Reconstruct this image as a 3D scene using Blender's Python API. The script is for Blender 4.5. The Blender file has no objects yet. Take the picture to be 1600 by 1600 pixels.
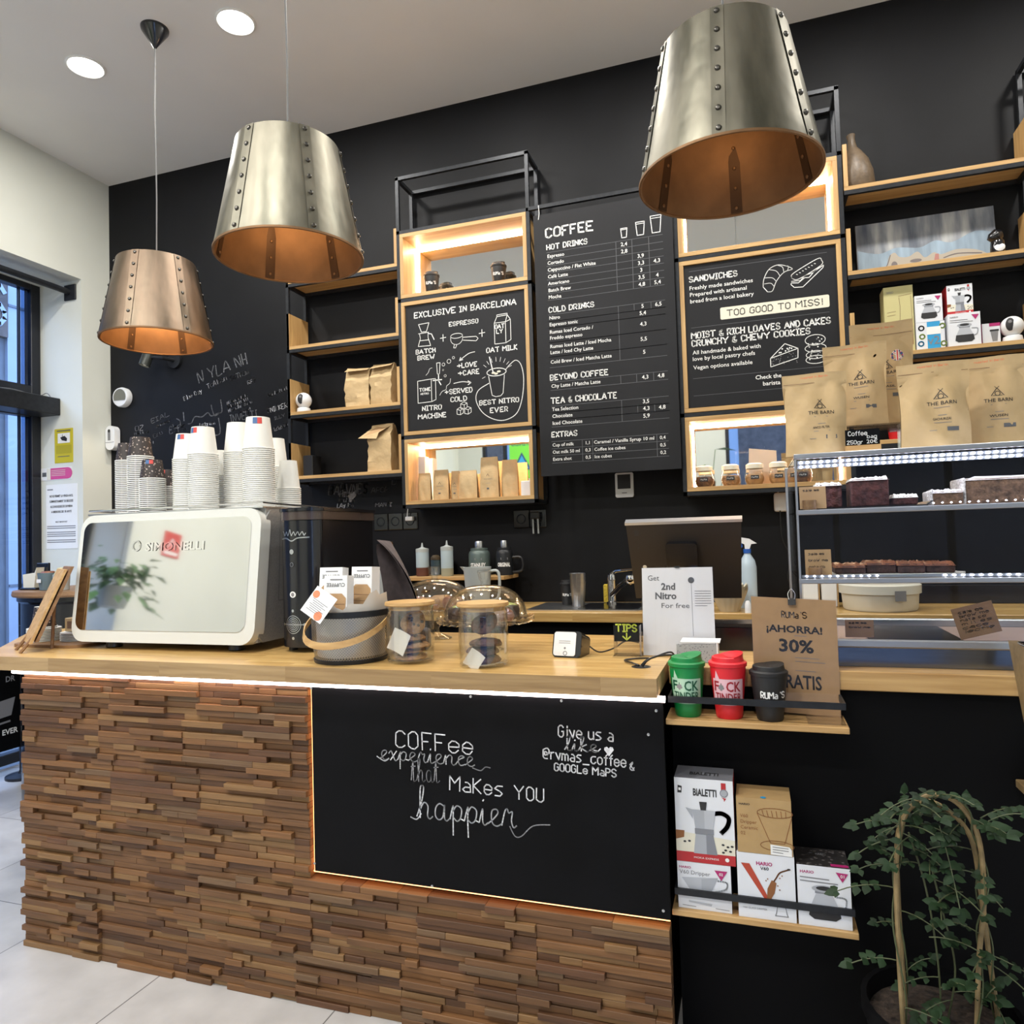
import bpy, bmesh, math, random
from mathutils import Vector, Matrix
random.seed(7)
S = bpy.context.scene
COL = S.collection
PI = math.pi
rad = math.radians

# ---------------------------------------------------------------- camera, sky, light, exposure
cd = bpy.data.cameras.new('camera'); cam = bpy.data.objects.new('camera', cd); COL.objects.link(cam)
cd.sensor_width = 36.0; cd.lens = 1116.17 / 1600 * 36; cd.clip_start = 0.05
_yaw, _pitch, _roll = -0.32210316, 0.03477969, -0.02947948
_f = Vector((math.sin(_yaw), math.cos(_yaw), 0)); _r = Vector((math.cos(_yaw), -math.sin(_yaw), 0)); _u = Vector((0, 0, 1))
_f2 = _f * math.cos(_pitch) + _u * math.sin(_pitch); _u2 = _u * math.cos(_pitch) - _f * math.sin(_pitch)
_r3 = _r * math.cos(_roll) + _u2 * math.sin(_roll); _u3 = _u2 * math.cos(_roll) - _r * math.sin(_roll)
cam.matrix_world = Matrix(((_r3.x, _u3.x, -_f2.x, 0), (_r3.y, _u3.y, -_f2.y, 0), (_r3.z, _u3.z, -_f2.z, 1.45), (0, 0, 0, 1)))
S.camera = cam

W = bpy.data.worlds.new('street_sky'); S.world = W; W.use_nodes = True
W.node_tree.nodes['Background'].inputs[0].default_value = (0.42, 0.60, 1.0, 1)
W.node_tree.nodes['Background'].inputs[1].default_value = 7.0
S.view_settings.view_transform = 'Standard'; S.view_settings.look = 'None'
S.view_settings.gamma = 1.0; S.view_settings.use_curve_mapping = False
S.view_settings.exposure = 0.0
S.cycles.use_denoising = True
S.cycles.sample_clamp_indirect = 6.0
S.cycles.max_bounces = 10; S.cycles.transparent_max_bounces = 24

DOWN_W = 25.0          # watts of each recessed ceiling lamp
DOWN_C = (1.0, 0.965, 0.91)
HALL = 4.125           # ceiling height

# ---------------------------------------------------------------- materials
def _new(name):
    m = bpy.data.materials.new(name); m.use_nodes = True
    nt = m.node_tree; b = nt.nodes['Principled BSDF']
    return m, nt, b
def col(c): return (c[0], c[1], c[2], 1)
def srgb(r, g, b):
    f = lambda v: ((v / 255 + 0.055) / 1.055) ** 2.4 if v > 10 else v / 255 / 12.92
    return (f(r), f(g), f(b))
def mat(name, c, r=0.5, metal=0.0, var=0.0, vs=25.0, bump=0.0, bs=80.0, stretch=(1, 1, 1), emit=0.0, coat=0.0, rvar=0.0, spec=None):
    m, nt, b = _new(name)
    b.inputs['Base Color'].default_value = col(c); b.inputs['Roughness'].default_value = r; b.inputs['Metallic'].default_value = metal
    if coat: b.inputs['Coat Weight'].default_value = coat; b.inputs['Coat Roughness'].default_value = 0.1
    if spec is not None: b.inputs['Specular IOR Level'].default_value = spec
    if emit: b.inputs['Emission Color'].default_value = col(c); b.inputs['Emission Strength'].default_value = emit
    if var or bump or rvar:
        tc = nt.nodes.new('ShaderNodeTexCoord'); mp = nt.nodes.new('ShaderNodeMapping'); mp.inputs['Scale'].default_value = stretch
        nt.links.new(tc.outputs['Object'], mp.inputs['Vector'])
        nz = nt.nodes.new('ShaderNodeTexNoise'); nz.inputs['Scale'].default_value = vs; nz.inputs['Detail'].default_value = 6
        nt.links.new(mp.outputs[0], nz.inputs['Vector'])
        if var:
            rp = nt.nodes.new('ShaderNodeValToRGB')
            rp.color_ramp.elements[0].position = 0.3; rp.color_ramp.elements[1].position = 0.7
            rp.color_ramp.elements[0].color = col([max(0, v * (1 - var)) for v in c]); rp.color_ramp.elements[1].color = col([min(1, v * (1 + var)) for v in c])
            nt.links.new(nz.outputs[0], rp.inputs[0]); nt.links.new(rp.outputs[0], b.inputs['Base Color'])
        if rvar:
            mr = nt.nodes.new('ShaderNodeMapRange'); mr.inputs[1].default_value = 0.3; mr.inputs[2].default_value = 0.7
            mr.inputs[3].default_value = max(0, r - rvar); mr.inputs[4].default_value = r + rvar
            nt.links.new(nz.outputs[0], mr.inputs[0]); nt.links.new(mr.outputs[0], b.inputs['Roughness'])
        if bump:
            n2 = nt.nodes.new('ShaderNodeTexNoise'); n2.inputs['Scale'].default_value = bs; nt.links.new(mp.outputs[0], n2.inputs['Vector'])
            bp = nt.nodes.new('ShaderNodeBump'); bp.inputs['Strength'].default_value = bump; bp.inputs['Distance'].default_value = 0.01
            nt.links.new(n2.outputs[0], bp.inputs['Height']); nt.links.new(bp.outputs[0], b.inputs['Normal'])
    return m
def wood(name, c1, c2, axis='X', r=0.45, stave=None, gscale=1.0, coat=0.0, knots=0.0):
    m, nt, b = _new(name)
    b.inputs['Roughness'].default_value = r
    if coat: b.inputs['Coat Weight'].default_value = coat; b.inputs['Coat Roughness'].default_value = 0.15
    tc = nt.nodes.new('ShaderNodeTexCoord'); mp = nt.nodes.new('ShaderNodeMapping')
    s = [38 * gscale] * 3; s['XYZ'.index(axis)] = 2.2 * gscale; mp.inputs['Scale'].default_value = s
    nt.links.new(tc.outputs['Object'], mp.inputs['Vector'])
    nz = nt.nodes.new('ShaderNodeTexNoise'); nz.inputs['Scale'].default_value = 1.4; nz.inputs['Detail'].default_value = 8; nz.inputs['Distortion'].default_value = 0.6
    src = mp.outputs[0]
    if stave:
        br = nt.nodes.new('ShaderNodeTexBrick'); br.offset = 0.37; br.inputs['Scale'].default_value = 1
        br.inputs['Brick Width'].default_value = stave[0]; br.inputs['Row Height'].default_value = stave[1]; br.inputs['Mortar Size'].default_value = 0.0006
        br.inputs['Color1'].default_value = (0, 0, 0, 1); br.inputs['Color2'].default_value = (1, 1, 1, 1); br.inputs['Mortar'].default_value = (0.1, 0.1, 0.1, 1)
        nt.links.new(tc.outputs['Object'], br.inputs['Vector'])
        ad = nt.nodes.new('ShaderNodeVectorMath'); ad.operation = 'MULTIPLY_ADD'; ad.inputs[1].default_value = (7, 13, 11)
        nt.links.new(br.outputs['Color'], ad.inputs[0]); nt.links.new(mp.outputs[0], ad.inputs[2]); src = ad.outputs[0]
    nt.links.new(src, nz.inputs['Vector'])
    rp = nt.nodes.new('ShaderNodeValToRGB'); rp.color_ramp.elements[0].position = 0.32; rp.color_ramp.elements[1].position = 0.68
    rp.color_ramp.elements[0].color = col(c1); rp.color_ramp.elements[1].color = col(c2)
    nt.links.new(nz.outputs[0], rp.inputs[0]); out = rp.outputs[0]
    if stave:
        mx = nt.nodes.new('ShaderNodeMix'); mx.data_type = 'RGBA'; mx.blend_type = 'MULTIPLY'; mx.inputs[0].default_value = 0.55
        mr = nt.nodes.new('ShaderNodeValToRGB'); mr.color_ramp.elements[0].color = (0.62, 0.55, 0.45, 1); mr.color_ramp.elements[1].color = (1, 1, 1, 1)
        nt.links.new(br.outputs['Color'], mr.inputs[0]); nt.links.new(out, mx.inputs[6]); nt.links.new(mr.outputs[0], mx.inputs[7]); out = mx.outputs[2]
    nt.links.new(out, b.inputs['Base Color'])
    bp = nt.nodes.new('ShaderNodeBump'); bp.inputs['Strength'].default_value = 0.12; bp.inputs['Distance'].default_value = 0.004
    nt.links.new(nz.outputs[0], bp.inputs['Height']); nt.links.new(bp.outputs[0], b.inputs['Normal'])
    return m
def glass(name, tint=(0.97, 0.98, 0.98), gloss=1.0, rough=0.0, ior=1.5):
    m = bpy.data.materials.new(name); m.use_nodes = True; nt = m.node_tree; nt.nodes.clear()
    o = nt.nodes.new('ShaderNodeOutputMaterial'); t = nt.nodes.new('ShaderNodeBsdfTransparent'); t.inputs[0].default_value = col(tint)
    g = nt.nodes.new('ShaderNodeBsdfGlossy'); g.inputs[0].default_value = (gloss, gloss, gloss, 1); g.inputs['Roughness'].default_value = rough
    lw = nt.nodes.new('ShaderNodeLayerWeight'); lw.inputs[0].default_value = 0.5
    pw = nt.nodes.new('ShaderNodeMath'); pw.operation = 'POWER'; pw.inputs[1].default_value = 4.0; nt.links.new(lw.outputs['Facing'], pw.inputs[0])
    fr = nt.nodes.new('ShaderNodeMath'); fr.operation = 'MULTIPLY_ADD'; f0 = ((ior - 1) / (ior + 1)) ** 2; fr.inputs[1].default_value = 1.0 - f0; fr.inputs[2].default_value = f0; nt.links.new(pw.outputs[0], fr.inputs[0])
    mx = nt.nodes.new('ShaderNodeMixShader'); nt.links.new(fr.outputs[0], mx.inputs[0]); nt.links.new(t.outputs[0], mx.inputs[1]); nt.links.new(g.outputs[0], mx.inputs[2])
    nt.links.new(mx.outputs[0], o.inputs[0]); return m
def emission(name, c, s):
    m = bpy.data.materials.new(name); m.use_nodes = True; nt = m.node_tree; nt.nodes.clear()
    o = nt.nodes.new('ShaderNodeOutputMaterial'); e = nt.nodes.new('ShaderNodeEmission'); e.inputs[0].default_value = col(c); e.inputs[1].default_value = s
    nt.links.new(e.outputs[0], o.inputs[0]); return m
def speckle(name, base, spots, scale=60, thr=0.32, r=0.5):
    m, nt, b = _new(name); b.inputs['Roughness'].default_value = r
    tc = nt.nodes.new('ShaderNodeTexCoord'); v = nt.nodes.new('ShaderNodeTexVoronoi'); v.inputs['Scale'].default_value = scale
    nt.links.new(tc.outputs['Object'], v.inputs['Vector'])
    rp = nt.nodes.new('ShaderNodeValToRGB'); rp.color_ramp.interpolation = 'CONSTANT'
    rp.color_ramp.elements[0].color = col(spots); rp.color_ramp.elements[1].color = col(base); rp.color_ramp.elements[1].position = thr
    nt.links.new(v.outputs['Distance'], rp.inputs[0]); nt.links.new(rp.outputs[0], b.inputs['Base Color']); return m

M = {}
M['black_paint'] = mat('black_paint', (0.0052, 0.0056, 0.0072), 0.55, var=0.25, vs=3, spec=0.22)
M['white_paint'] = mat('white_paint', (0.66, 0.67, 0.60), 0.7, var=0.04, vs=2)
M['ceiling_paint'] = mat('ceiling_paint', (0.80, 0.79, 0.77), 0.8, var=0.03, vs=1.5)
M['sage_paint'] = mat('sage_paint', (0.52, 0.54, 0.50), 0.7, var=0.03, vs=2)
M['black_metal'] = mat('black_metal', (0.022, 0.024, 0.028), 0.4, 0.3, var=0.2, vs=40, spec=0.3)
M['dark_frame'] = mat('dark_frame', (0.010, 0.011, 0.016), 0.35, 0.2)
M['black_plastic'] = mat('black_plastic', (0.012, 0.012, 0.013), 0.35)
M['black_gloss'] = mat('black_gloss', (0.006, 0.006, 0.008), 0.2, coat=0.25)
M['black_matte'] = mat('black_matte', (0.0022, 0.0023, 0.0028), 0.6, spec=0.1)
M['chalkboard'] = mat('chalkboard', (0.0026, 0.0028, 0.0038), 0.5, var=0.35, vs=5, bump=0.04, spec=0.12)
M['menu_black'] = mat('menu_black', (0.0100, 0.0103, 0.0125), 0.55, var=0.12, vs=4, spec=0.25)
M['chalk'] = mat('chalk', (0.62, 0.63, 0.66), 0.9, var=0.25, vs=90)
M['chalk_faint'] = mat('chalk_faint', (0.13, 0.135, 0.145), 0.9, var=0.5, vs=60)
M['chalk_grey'] = mat('chalk_grey', (0.28, 0.28, 0.3), 0.9, var=0.3, vs=60)
M['print_white'] = mat('print_white', (0.80, 0.80, 0.78), 0.6)
M['print_grey'] = mat('print_grey', (0.20, 0.20, 0.21), 0.6)
M['print_black'] = mat('print_black', (0.02, 0.02, 0.022), 0.6)
M['print_midgrey'] = mat('print_midgrey', (0.10, 0.105, 0.115), 0.6)
M['cream_print'] = mat('cream_print', (0.70, 0.67, 0.55), 0.7)
M['oak'] = wood('oak', srgb(168, 130, 80), srgb(198, 162, 108), 'X')
M['oak_v'] = wood('oak_upright', srgb(168, 130, 80), srgb(198, 162, 108), 'Z')
M['oak_dark'] = wood('dark_oak', srgb(118, 86, 54), srgb(146, 110, 72), 'X')
M['oak_grey'] = wood('weathered_oak', srgb(112, 92, 62), srgb(134, 112, 78), 'X')
M['butcher'] = wood('butcher_block', srgb(186, 146, 86), srgb(216, 182, 118), 'X', r=0.32, stave=(0.55, 0.042), coat=0.15)
M['butcher_edge'] = wood('butcher_block_edge', srgb(150, 122, 84), srgb(178, 150, 108), 'X', r=0.5, stave=(0.5, 0.6))
M['slat'] = [wood('slat_wood_%s' % n, srgb(*[v * 0.87 for v in a]), srgb(*[v * 0.87 for v in b]), 'X', r=0.6, gscale=1.6) for n, a, b in (
    ('brown', (106, 72, 42), (132, 92, 56)), ('dark', (82, 54, 33), (108, 72, 44)), ('tan', (132, 96, 58), (156, 118, 74)), ('honey', (122, 82, 46), (148, 104, 62)), ('grey', (108, 80, 54), (130, 100, 70)), ('red', (98, 64, 40), (122, 82, 53)))]
M['chrome'] = mat('chrome', (0.80, 0.80, 0.80), 0.06, 1.0)
M['steel'] = mat('steel', (0.55, 0.56, 0.57), 0.3, 1.0, var=0.08, vs=30)
M['alu'] = mat('aluminium', (0.50, 0.52, 0.55), 0.38, 1.0)
M['mirror'] = mat('mirror', (0.80, 0.82, 0.80), 0.02, 1.0)
M['paper'] = mat('white_paper', (0.78, 0.78, 0.76), 0.8)
M['card_white'] = mat('white_card', (0.76, 0.77, 0.78), 0.55)
M['kraft'] = mat('kraft_paper', srgb(190, 163, 120), 0.7, var=0.07, vs=14, bump=0.5, bs=22)
M['kraft_flat'] = mat('kraft_card', srgb(176, 142, 102), 0.8, var=0.06, vs=30)
M['kraft_dark'] = mat('brown_card', srgb(122, 92, 70), 0.8, var=0.05, vs=30)
M['glass'] = glass('clear_glass', ior=1.7)
M['glass_thin'] = glass('display_glass', (0.95, 0.965, 0.97), 1.0, ior=1.35)
M['glass_window'] = glass('window_glass', (0.86, 0.92, 0.98), 0.9)
M['glass_tint'] = glass('tinted_glass', (0.16, 0.24, 0.36), 0.8)
M['acrylic'] = glass('clear_acrylic', (0.96, 0.96, 0.97), 0.8, ior=1.3)
M['led_warm'] = emission('warm_led', (1.0, 0.68, 0.43), 70)
M['led_white'] = emission('pinkish_led', (1.0, 0.80, 0.74), 15)
M['led_cool'] = emission('cool_led', (0.78, 0.80, 1.0), 26)
M['led_halo'] = emission('orange_halo_led', (1.0, 0.42, 0.16), 5)
M['lamp_disc'] = emission('downlight_disc', (1.0, 0.97, 0.90), 9)
M['bulb'] = emission('warm_bulb', (1.0, 0.55, 0.2), 5)
M['spot_face'] = emission('spot_face', (1.0, 0.9, 0.75), 5)

# ---------------------------------------------------------------- mesh builder
class Frame:
    """a flat drawing plane in the world: origin, right, up, normal"""
    def __init__(s, o, u=(1, 0, 0), v=(0, 0, 1)):
        s.o = Vector(o); s.u = Vector(u).normalized(); s.v = Vector(v).normalized(); s.n = s.u.cross(s.v)
    def p(s, x, y, d=0.0): return s.o + s.u * x + s.v * y + s.n * d

_txt = {}
def text_geo(body, bold):
    k = (body, bold)
    if k not in _txt:
        cu = bpy.data.curves.new('lettering', 'FONT'); cu.body = body; cu.size = 1.0; cu.resolution_u = 2; cu.offset = bold
        o = bpy.data.objects.new('lettering', cu); COL.objects.link(o)
        me = bpy.data.meshes.new_from_object(o.evaluated_get(bpy.context.evaluated_depsgraph_get()))
        vs = [(v.co.x, v.co.y) for v in me.vertices]; fs = [tuple(p.vertices) for p in me.polygons]
        bpy.data.objects.remove(o); bpy.data.meshes.remove(me); bpy.data.curves.remove(cu)
        _txt[k] = (vs, fs)
    return _txt[k]

GL = {'A': "022842 1434", 'B': "02082837362505 2534332202", 'C': "3728180703122233", 'D': "02082836342202", 'E': "38080232 0525", 'F': "380802 0525",
 'G': "37281807031222333525", 'H': "0802 3832 0535", 'I': "0828 1812 0222", 'J': "3833221203", 'K': "0802 380532", 'L': "080232", 'M': "0208254842", 'N': "02083238",
 'O': "180703122233372818", 'P': "02082837362505", 'Q': "180703122233372818 2432", 'R': "02082837362505 1532", 'S': "372818070615253433221203", 'T': "0848 2822",
 'U': "080312223338", 'V': "082248", 'W': "0812253248", 'X': "0832 0238", 'Y': "082548 2522", 'Z': "08380232", '&': "32061728270403122234",
 '+': "2327 0545", '!': "1814 1312", '-': "0535", '/': "0238", '.': "1213", ',': "1201", "'": "1817", '0': "180703122233372818", '1': "071812", '2': "071828370232",
 '3': "07182837362515 253433221203", '4': "280434 3822", '5': "380805253433221203", '6': "280703122233342505", '8': "1807061525343322120304152536372818", '9': "363728180706152536 3632",
 '%': "0238 0807171808 2333322223", '@': "3524141626353334 4547382807031232", '_': "0141",
 'a': "16263532 321203142434", 'b': "0802 0516263533221203", 'c': "3626160503122233", 'd': "3832 3626160503122233", 'e': "04343526160503122233", 'f': "281712 0626", 'g': "36160503122233 36312001",
 'h': "0802 0516263532", 'i': "1612 1817", 'k': "0802 360432", 'l': "1812", 'm': "0602 05162522 25364542", 'n': "0602 0516263532", 'o': "160503122233352616", 'p': "0600 0516263533221203",
 'r': "0602 051626", 's': "36160524332202", 't': "1812 0626", 'u': "0603122233 3632", 'v': "062236", 'x': "0632 0236", 'y': "0622 3610"}
# joined handwriting, each letter from its entry on the base line to its exit
CU = {'e': ([[(0, .4), (1.2, 1.6), (2.3, 3.1), (1.9, 4), (1, 3.6), (.7, 2), (1.1, .5), (2, 0), (3, .6)]], 3), 'x': ([[(0, 2.8), (.8, 3.9), (1.5, 2), (2.2, 0), (3, .5)], [(2.7, 4), (.5, 0)]], 3),
 'p': ([[(0, .5), (.9, 3.8), (.85, 1), (.8, -3.4)], [(.9, 2.5), (1.8, 3.9), (2.8, 3.2), (2.6, 1), (1.7, .1), (.95, .8)], [(2.5, .8), (3.4, .5)]], 3.4), 'r': ([[(0, .4), (.9, 3.6), (1.3, 4.3), (1.7, 3.5), (2.5, 3.6), (2.2, 1.5), (2.6, .1), (3.4, .6)]], 3.4),
 'i': ([[(0, .4), (.9, 3.8), (.9, 1), (1.3, 0), (2.1, .6)], [(1, 5.6), (1.15, 6)]], 2.1), 'n': ([[(0, .5), (.7, 3.8), (.8, 0)], [(.8, 2.2), (1.8, 3.9), (2.6, 3.4), (2.6, .8), (3.1, 0), (3.9, .6)]], 3.9), 'c': ([[(0, .4), (1.2, 2.4), (2.6, 3.5), (1.8, 4), (.9, 3.2), (.8, 1.2), (1.6, 0), (2.9, .6)]], 2.9),
 'h': ([[(0, .4), (1.2, 4), (1.9, 7.2), (1.5, 8), (1, 7), (.9, 0)], [(.9, 2), (1.9, 3.9), (2.7, 3.2), (2.6, .8), (3.1, 0), (3.9, .6)]], 3.9), 'a': ([[(2.8, 3.5), (1.8, 4), (.8, 3), (.7, 1), (1.5, 0), (2.5, .9), (2.8, 3.8), (2.7, .8), (3.2, 0), (4, .6)]], 4),
 'l': ([[(0, .4), (1.3, 4), (1.8, 7.2), (1.4, 8), (.9, 6.8), (.9, 1), (1.5, 0), (2.3, .5)]], 2.3), 'k': ([[(0, .4), (1.2, 4), (1.8, 7.4), (1.3, 8), (.9, 7), (.9, 0)], [(2.6, 3.8), (1, 2), (2.6, 0), (3.3, .4)]], 3.3), 't': ([[(0, .4), (1.2, 7), (1.1, .8), (1.6, 0), (2.5, .6)], [(.2, 5), (2.2, 5.2)]], 2.5)}
def glyph(tab): 
    out = []
    for st in tab.split():
        if len(st) % 2: st = st[:-1]
        out.append([(int(st[i]), int(st[i + 1]) - 2) for i in range(0, len(st), 2)])
    return out
def catmull(p, n=5):
    if len(p) < 3: return p
    q = [p[0]] + list(p) + [p[-1]]; out = []
    for i in range(1, len(q) - 2):
        a, b, c, d = q[i - 1], q[i], q[i + 1], q[i + 2]
        for k in range(n):
            t = k / n
            out.append(tuple(0.5 * (2 * b[j] + (c[j] - a[j]) * t + (2 * a[j] - 5 * b[j] + 4 * c[j] - d[j]) * t * t + (3 * b[j] - a[j] - 3 * c[j] + d[j]) * t ** 3) for j in range(len(b))))
    out.append(tuple(p[-1])); return out

class G:
    def __init__(s, o=(0, 0, 0)): s.bm = bmesh.new(); s.mats = []; s.o = Vector(o)
    def mi(s, m):
        m = M[m] if isinstance(m, str) else m
        if m not in s.mats: s.mats.append(m)
        return s.mats.index(m)
    def v(s, p): return s.bm.verts.new(Vector(p) - s.o)
    def face(s, pts, m, flip=False):
        vs = [s.v(p) for p in pts]
        if flip: vs.reverse()
        try: f = s.bm.faces.new(vs)
        except ValueError: return
        f.material_index = s.mi(m); return f
    def mesh(s, vs, fs, m):
        k = s.mi(m) if not isinstance(m, (list, tuple)) else None
        b = [s.v(p) for p in vs]
        for n, f in enumerate(fs):
            try: q = s.bm.faces.new([b[i] for i in f])
            except ValueError: continue
            q.material_index = k if k is not None else s.mi(m[n])
    def merge(s, t, m, mx=None):
        if mx is not None: t.transform(mx)
        t.verts.index_update()
        s.mesh([v.co.copy() for v in t.verts], [[v.index for v in f.verts] for f in t.faces], m); t.free()
    def box(s, x0, x1, y0, y1, z0, z1, m, bev=0.0, seg=1, mx=None, taper=None):
        t = bmesh.new(); bmesh.ops.create_cube(t, size=1.0)
        for v in t.verts: v.co = Vector(((x0 + x1) / 2 + v.co.x * (x1 - x0), (y0 + y1) / 2 + v.co.y * (y1 - y0), (z0 + z1) / 2 + v.co.z * (z1 - z0)))
        if bev: bmesh.ops.bevel(t, geom=list(t.edges), offset=bev, segments=seg, profile=0.5, affect='EDGES', clamp_overlap=True)
        s.merge(t, m, mx)
    def lathe(s, prof, c, m, seg=32, sx=1.0, sy=1.0, mx=None, closed=False, a0=0.0, a1=2 * PI):
        vs, fs, ms = [], [], []; full = abs(a1 - a0 - 2 * PI) < 1e-6; n = seg if full else seg + 1; rings = []
        for r, z in prof:
            if r < 1e-6: rings.append([len(vs)]); vs.append(Vector((0, 0, z)))
            else:
                rings.append(list(range(len(vs), len(vs) + n)))
                for i in range(n):
                    a = a0 + (a1 - a0) * i / seg; vs.append(Vector((r * math.cos(a) * sx, r * math.sin(a) * sy, z)))
        pr = list(zip(rings, rings[1:])) + ([(rings[-1], rings[0])] if closed else [])
        for k, (A, B) in enumerate(pr):
            mm = m[k] if isinstance(m, (list, tuple)) else m
            for i in range(seg):
                j = (i + 1) % n
                if len(A) == 1 and len(B) == 1: continue
                if len(A) == 1: f = (A[0], B[j], B[i])
                elif len(B) == 1: f = (A[i], A[j], B[0])
                else: f = (A[i], A[j], B[j], B[i])
                fs.append(f); ms.append(mm)
        c = Vector(c)
        vs = [(mx @ p if mx is not None else p) + c for p in vs]
        s.mesh(vs, fs, ms)
    def tube(s, pts, r, m, seg=8, closed=False, cap=True, flat=None):
        P = [Vector(p) for p in pts]; n = len(P); rings = []; up = None; vs = []
        rr = r if isinstance(r, (list, tuple)) else [r] * n
        for i in range(n):
            t = (P[(i + 1) % n] - P[i - 1]) if closed else (P[min(i + 1, n - 1)] - P[max(i - 1, 0)])
            if t.length < 1e-9: t = Vector((0, 0, 1))
            t.normalize()
            if up is None: up = t.orthogonal().normalized()
            up = (up - t * up.dot(t));  up = up.normalized() if up.length > 1e-6 else t.orthogonal().normalized()
            w = t.cross(up); rings.append(len(vs))
            for k in range(seg):
                a = 2 * PI * k / seg; vs.append(P[i] + up * (rr[i] * math.cos(a)) + w * (rr[i] * math.sin(a)))
        fs = []
        for i in range(n if closed else n - 1):
            A, B = rings[i], rings[(i + 1) % n]
            for k in range(seg): fs.append((A + k, A + (k + 1) % seg, B + (k + 1) % seg, B + k))
        if cap and not closed: fs += [tuple(reversed(range(rings[0], rings[0] + seg))), tuple(range(rings[-1], rings[-1] + seg))]
        s.mesh(vs, fs, m)
    def strip(s, pts, side, w, th, m):
        """flat band following pts, width w along side"""
        P = [Vector(p) for p in pts]; sd = Vector(side).normalized(); vs = []; fs = []
        for i, p in enumerate(P):
            t = (P[min(i + 1, len(P) - 1)] - P[max(i - 1, 0)]).normalized(); n = t.cross(sd).normalized()
            for a, b in ((-1, -1), (1, -1), (1, 1), (-1, 1)): vs.append(p + sd * (a * w / 2) + n * (b * th / 2))
        for i in range(len(P) - 1):
            for k in range(4): fs.append((4 * i + k, 4 * i + (k + 1) % 4, 4 * i + 4 + (k + 1) % 4, 4 * i + 4 + k))
        e = 4 * (len(P) - 1); fs += [(3, 2, 1, 0), (e, e + 1, e + 2, e + 3)]
        s.mesh(vs, fs, m)
    def prism(s, poly, fr, d0, d1, m, mside=None):
        """outline drawn on a Frame, given thickness from d0 to d1 along its normal"""
        n = len(poly); vs = [fr.p(x, y, d0) for x, y in poly] + [fr.p(x, y, d1) for x, y in poly]
        fs = [tuple(reversed(range(n))), tuple(range(n, 2 * n))] + [(i, (i + 1) % n, n + (i + 1) % n, n + i) for i in range(n)]
        s.mesh(vs, fs, [m, m] + [mside or m] * n)
    def poly(s, pts, fr, m, d=0.0006): s.face([fr.p(x, y, d) for x, y in pts], m)
    def rect(s, fr, x0, y0, x1, y1, m, d=0.0006): s.poly([(x0, y0), (x1, y0), (x1, y1), (x0, y1)], fr, m, d)
    def disc(s, fr, x, y, r, m, d=0.0006, seg=16, ry=None): s.poly([(x + r * math.cos(2 * PI * i / seg), y + (ry or r) * math.sin(2 * PI * i / seg)) for i in range(seg)], fr, m, d)
    def line(s, fr, pts, w, m, d=0.0008, smooth=False, closed=False, dots=True):
        if closed: pts = list(pts) + [pts[0]]
        if smooth: pts = catmull(pts)
        for a, b in zip(pts, pts[1:]):
            dx, dy = b[0] - a[0], b[1] - a[1]; L = math.hypot(dx, dy)
            if L < 1e-7: continue
            nx, ny = -dy / L * w / 2, dx / L * w / 2; ex, ey = dx / L * w * 0.25, dy / L * w * 0.25
            s.poly([(a[0] - nx - ex, a[1] - ny - ey), (b[0] - nx + ex, b[1] - ny + ey), (b[0] + nx + ex, b[1] + ny + ey), (a[0] + nx - ex, a[1] + ny - ey)], fr, m, d)
    def ring(s, fr, x, y, r, w, m, d=0.0008, seg=20, ry=None): s.line(fr, [(x + r * math.cos(2 * PI * i / seg), y + (ry or r) * math.sin(2 * PI * i / seg)) for i in range(seg)], w, m, d, closed=True)
    def text(s, fr, body, x, y, size, m, width=None, align='L', bold=0.0, d=0.0008, rot=0.0):
        vs, fs = text_geo(body, bold)
        if not vs: return
        x1 = max(v[0] for v in vs); x0 = min(v[0] for v in vs)
        k = size / 0.72; kx = width / (x1 - x0) if width else k
        sh = {'L': 0.0, 'C': -(x1 + x0) / 2 * kx, 'R': -x1 * kx}[align]
        if align == 'L' and width: sh = -x0 * kx
        c, sn = math.cos(rot), math.sin(rot)
        pts = []
        for a, b in vs:
            px, py = a * kx + sh, b * k; pts.append(fr.p(x + px * c - py * sn, y + px * sn + py * c, d))
        s.mesh(pts, fs, m)
    def hand(s, fr, body, x, y, h, w, m, width=None, d=0.0009, jit=0.0, smooth=False, slant=0.0, rot=0.0, cursive=False, align='L'):
        """hand lettering drawn with strokes of width w; h is the cap height"""
        k = h / 6.0; adv = 0.0; strokes = []
        for ch in body:
            if ch == ' ': adv += 2.6; continue
            if cursive and ch in CU:
                g, step = CU[ch]
            else:
                g = glyph(GL.get(ch) or GL.get(ch.upper()) or "0222"); mxx = max(p[0] for st in g for p in st); step = mxx + 1.25
                if ch == 'I': step = 3.1
            for st in g: strokes.append([(adv + p[0] + random.uniform(-jit, jit), p[1] + random.uniform(-jit, jit)) for p in st])
            adv += step
        adv = max(adv - 1.2, 0.1); kx = width / adv if width else k
        x -= {'L': 0, 'C': 0.5, 'R': 1}[align] * adv * kx
        c, sn = math.cos(rot), math.sin(rot)
        for st in strokes:
            q = [(p[0] * kx + slant * p[1] * k, p[1] * k) for p in st]
            q = [(x + a * c - b * sn, y + a * sn + b * c) for a, b in q]
            s.line(fr, q, w, m, d, smooth=smooth)

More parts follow.
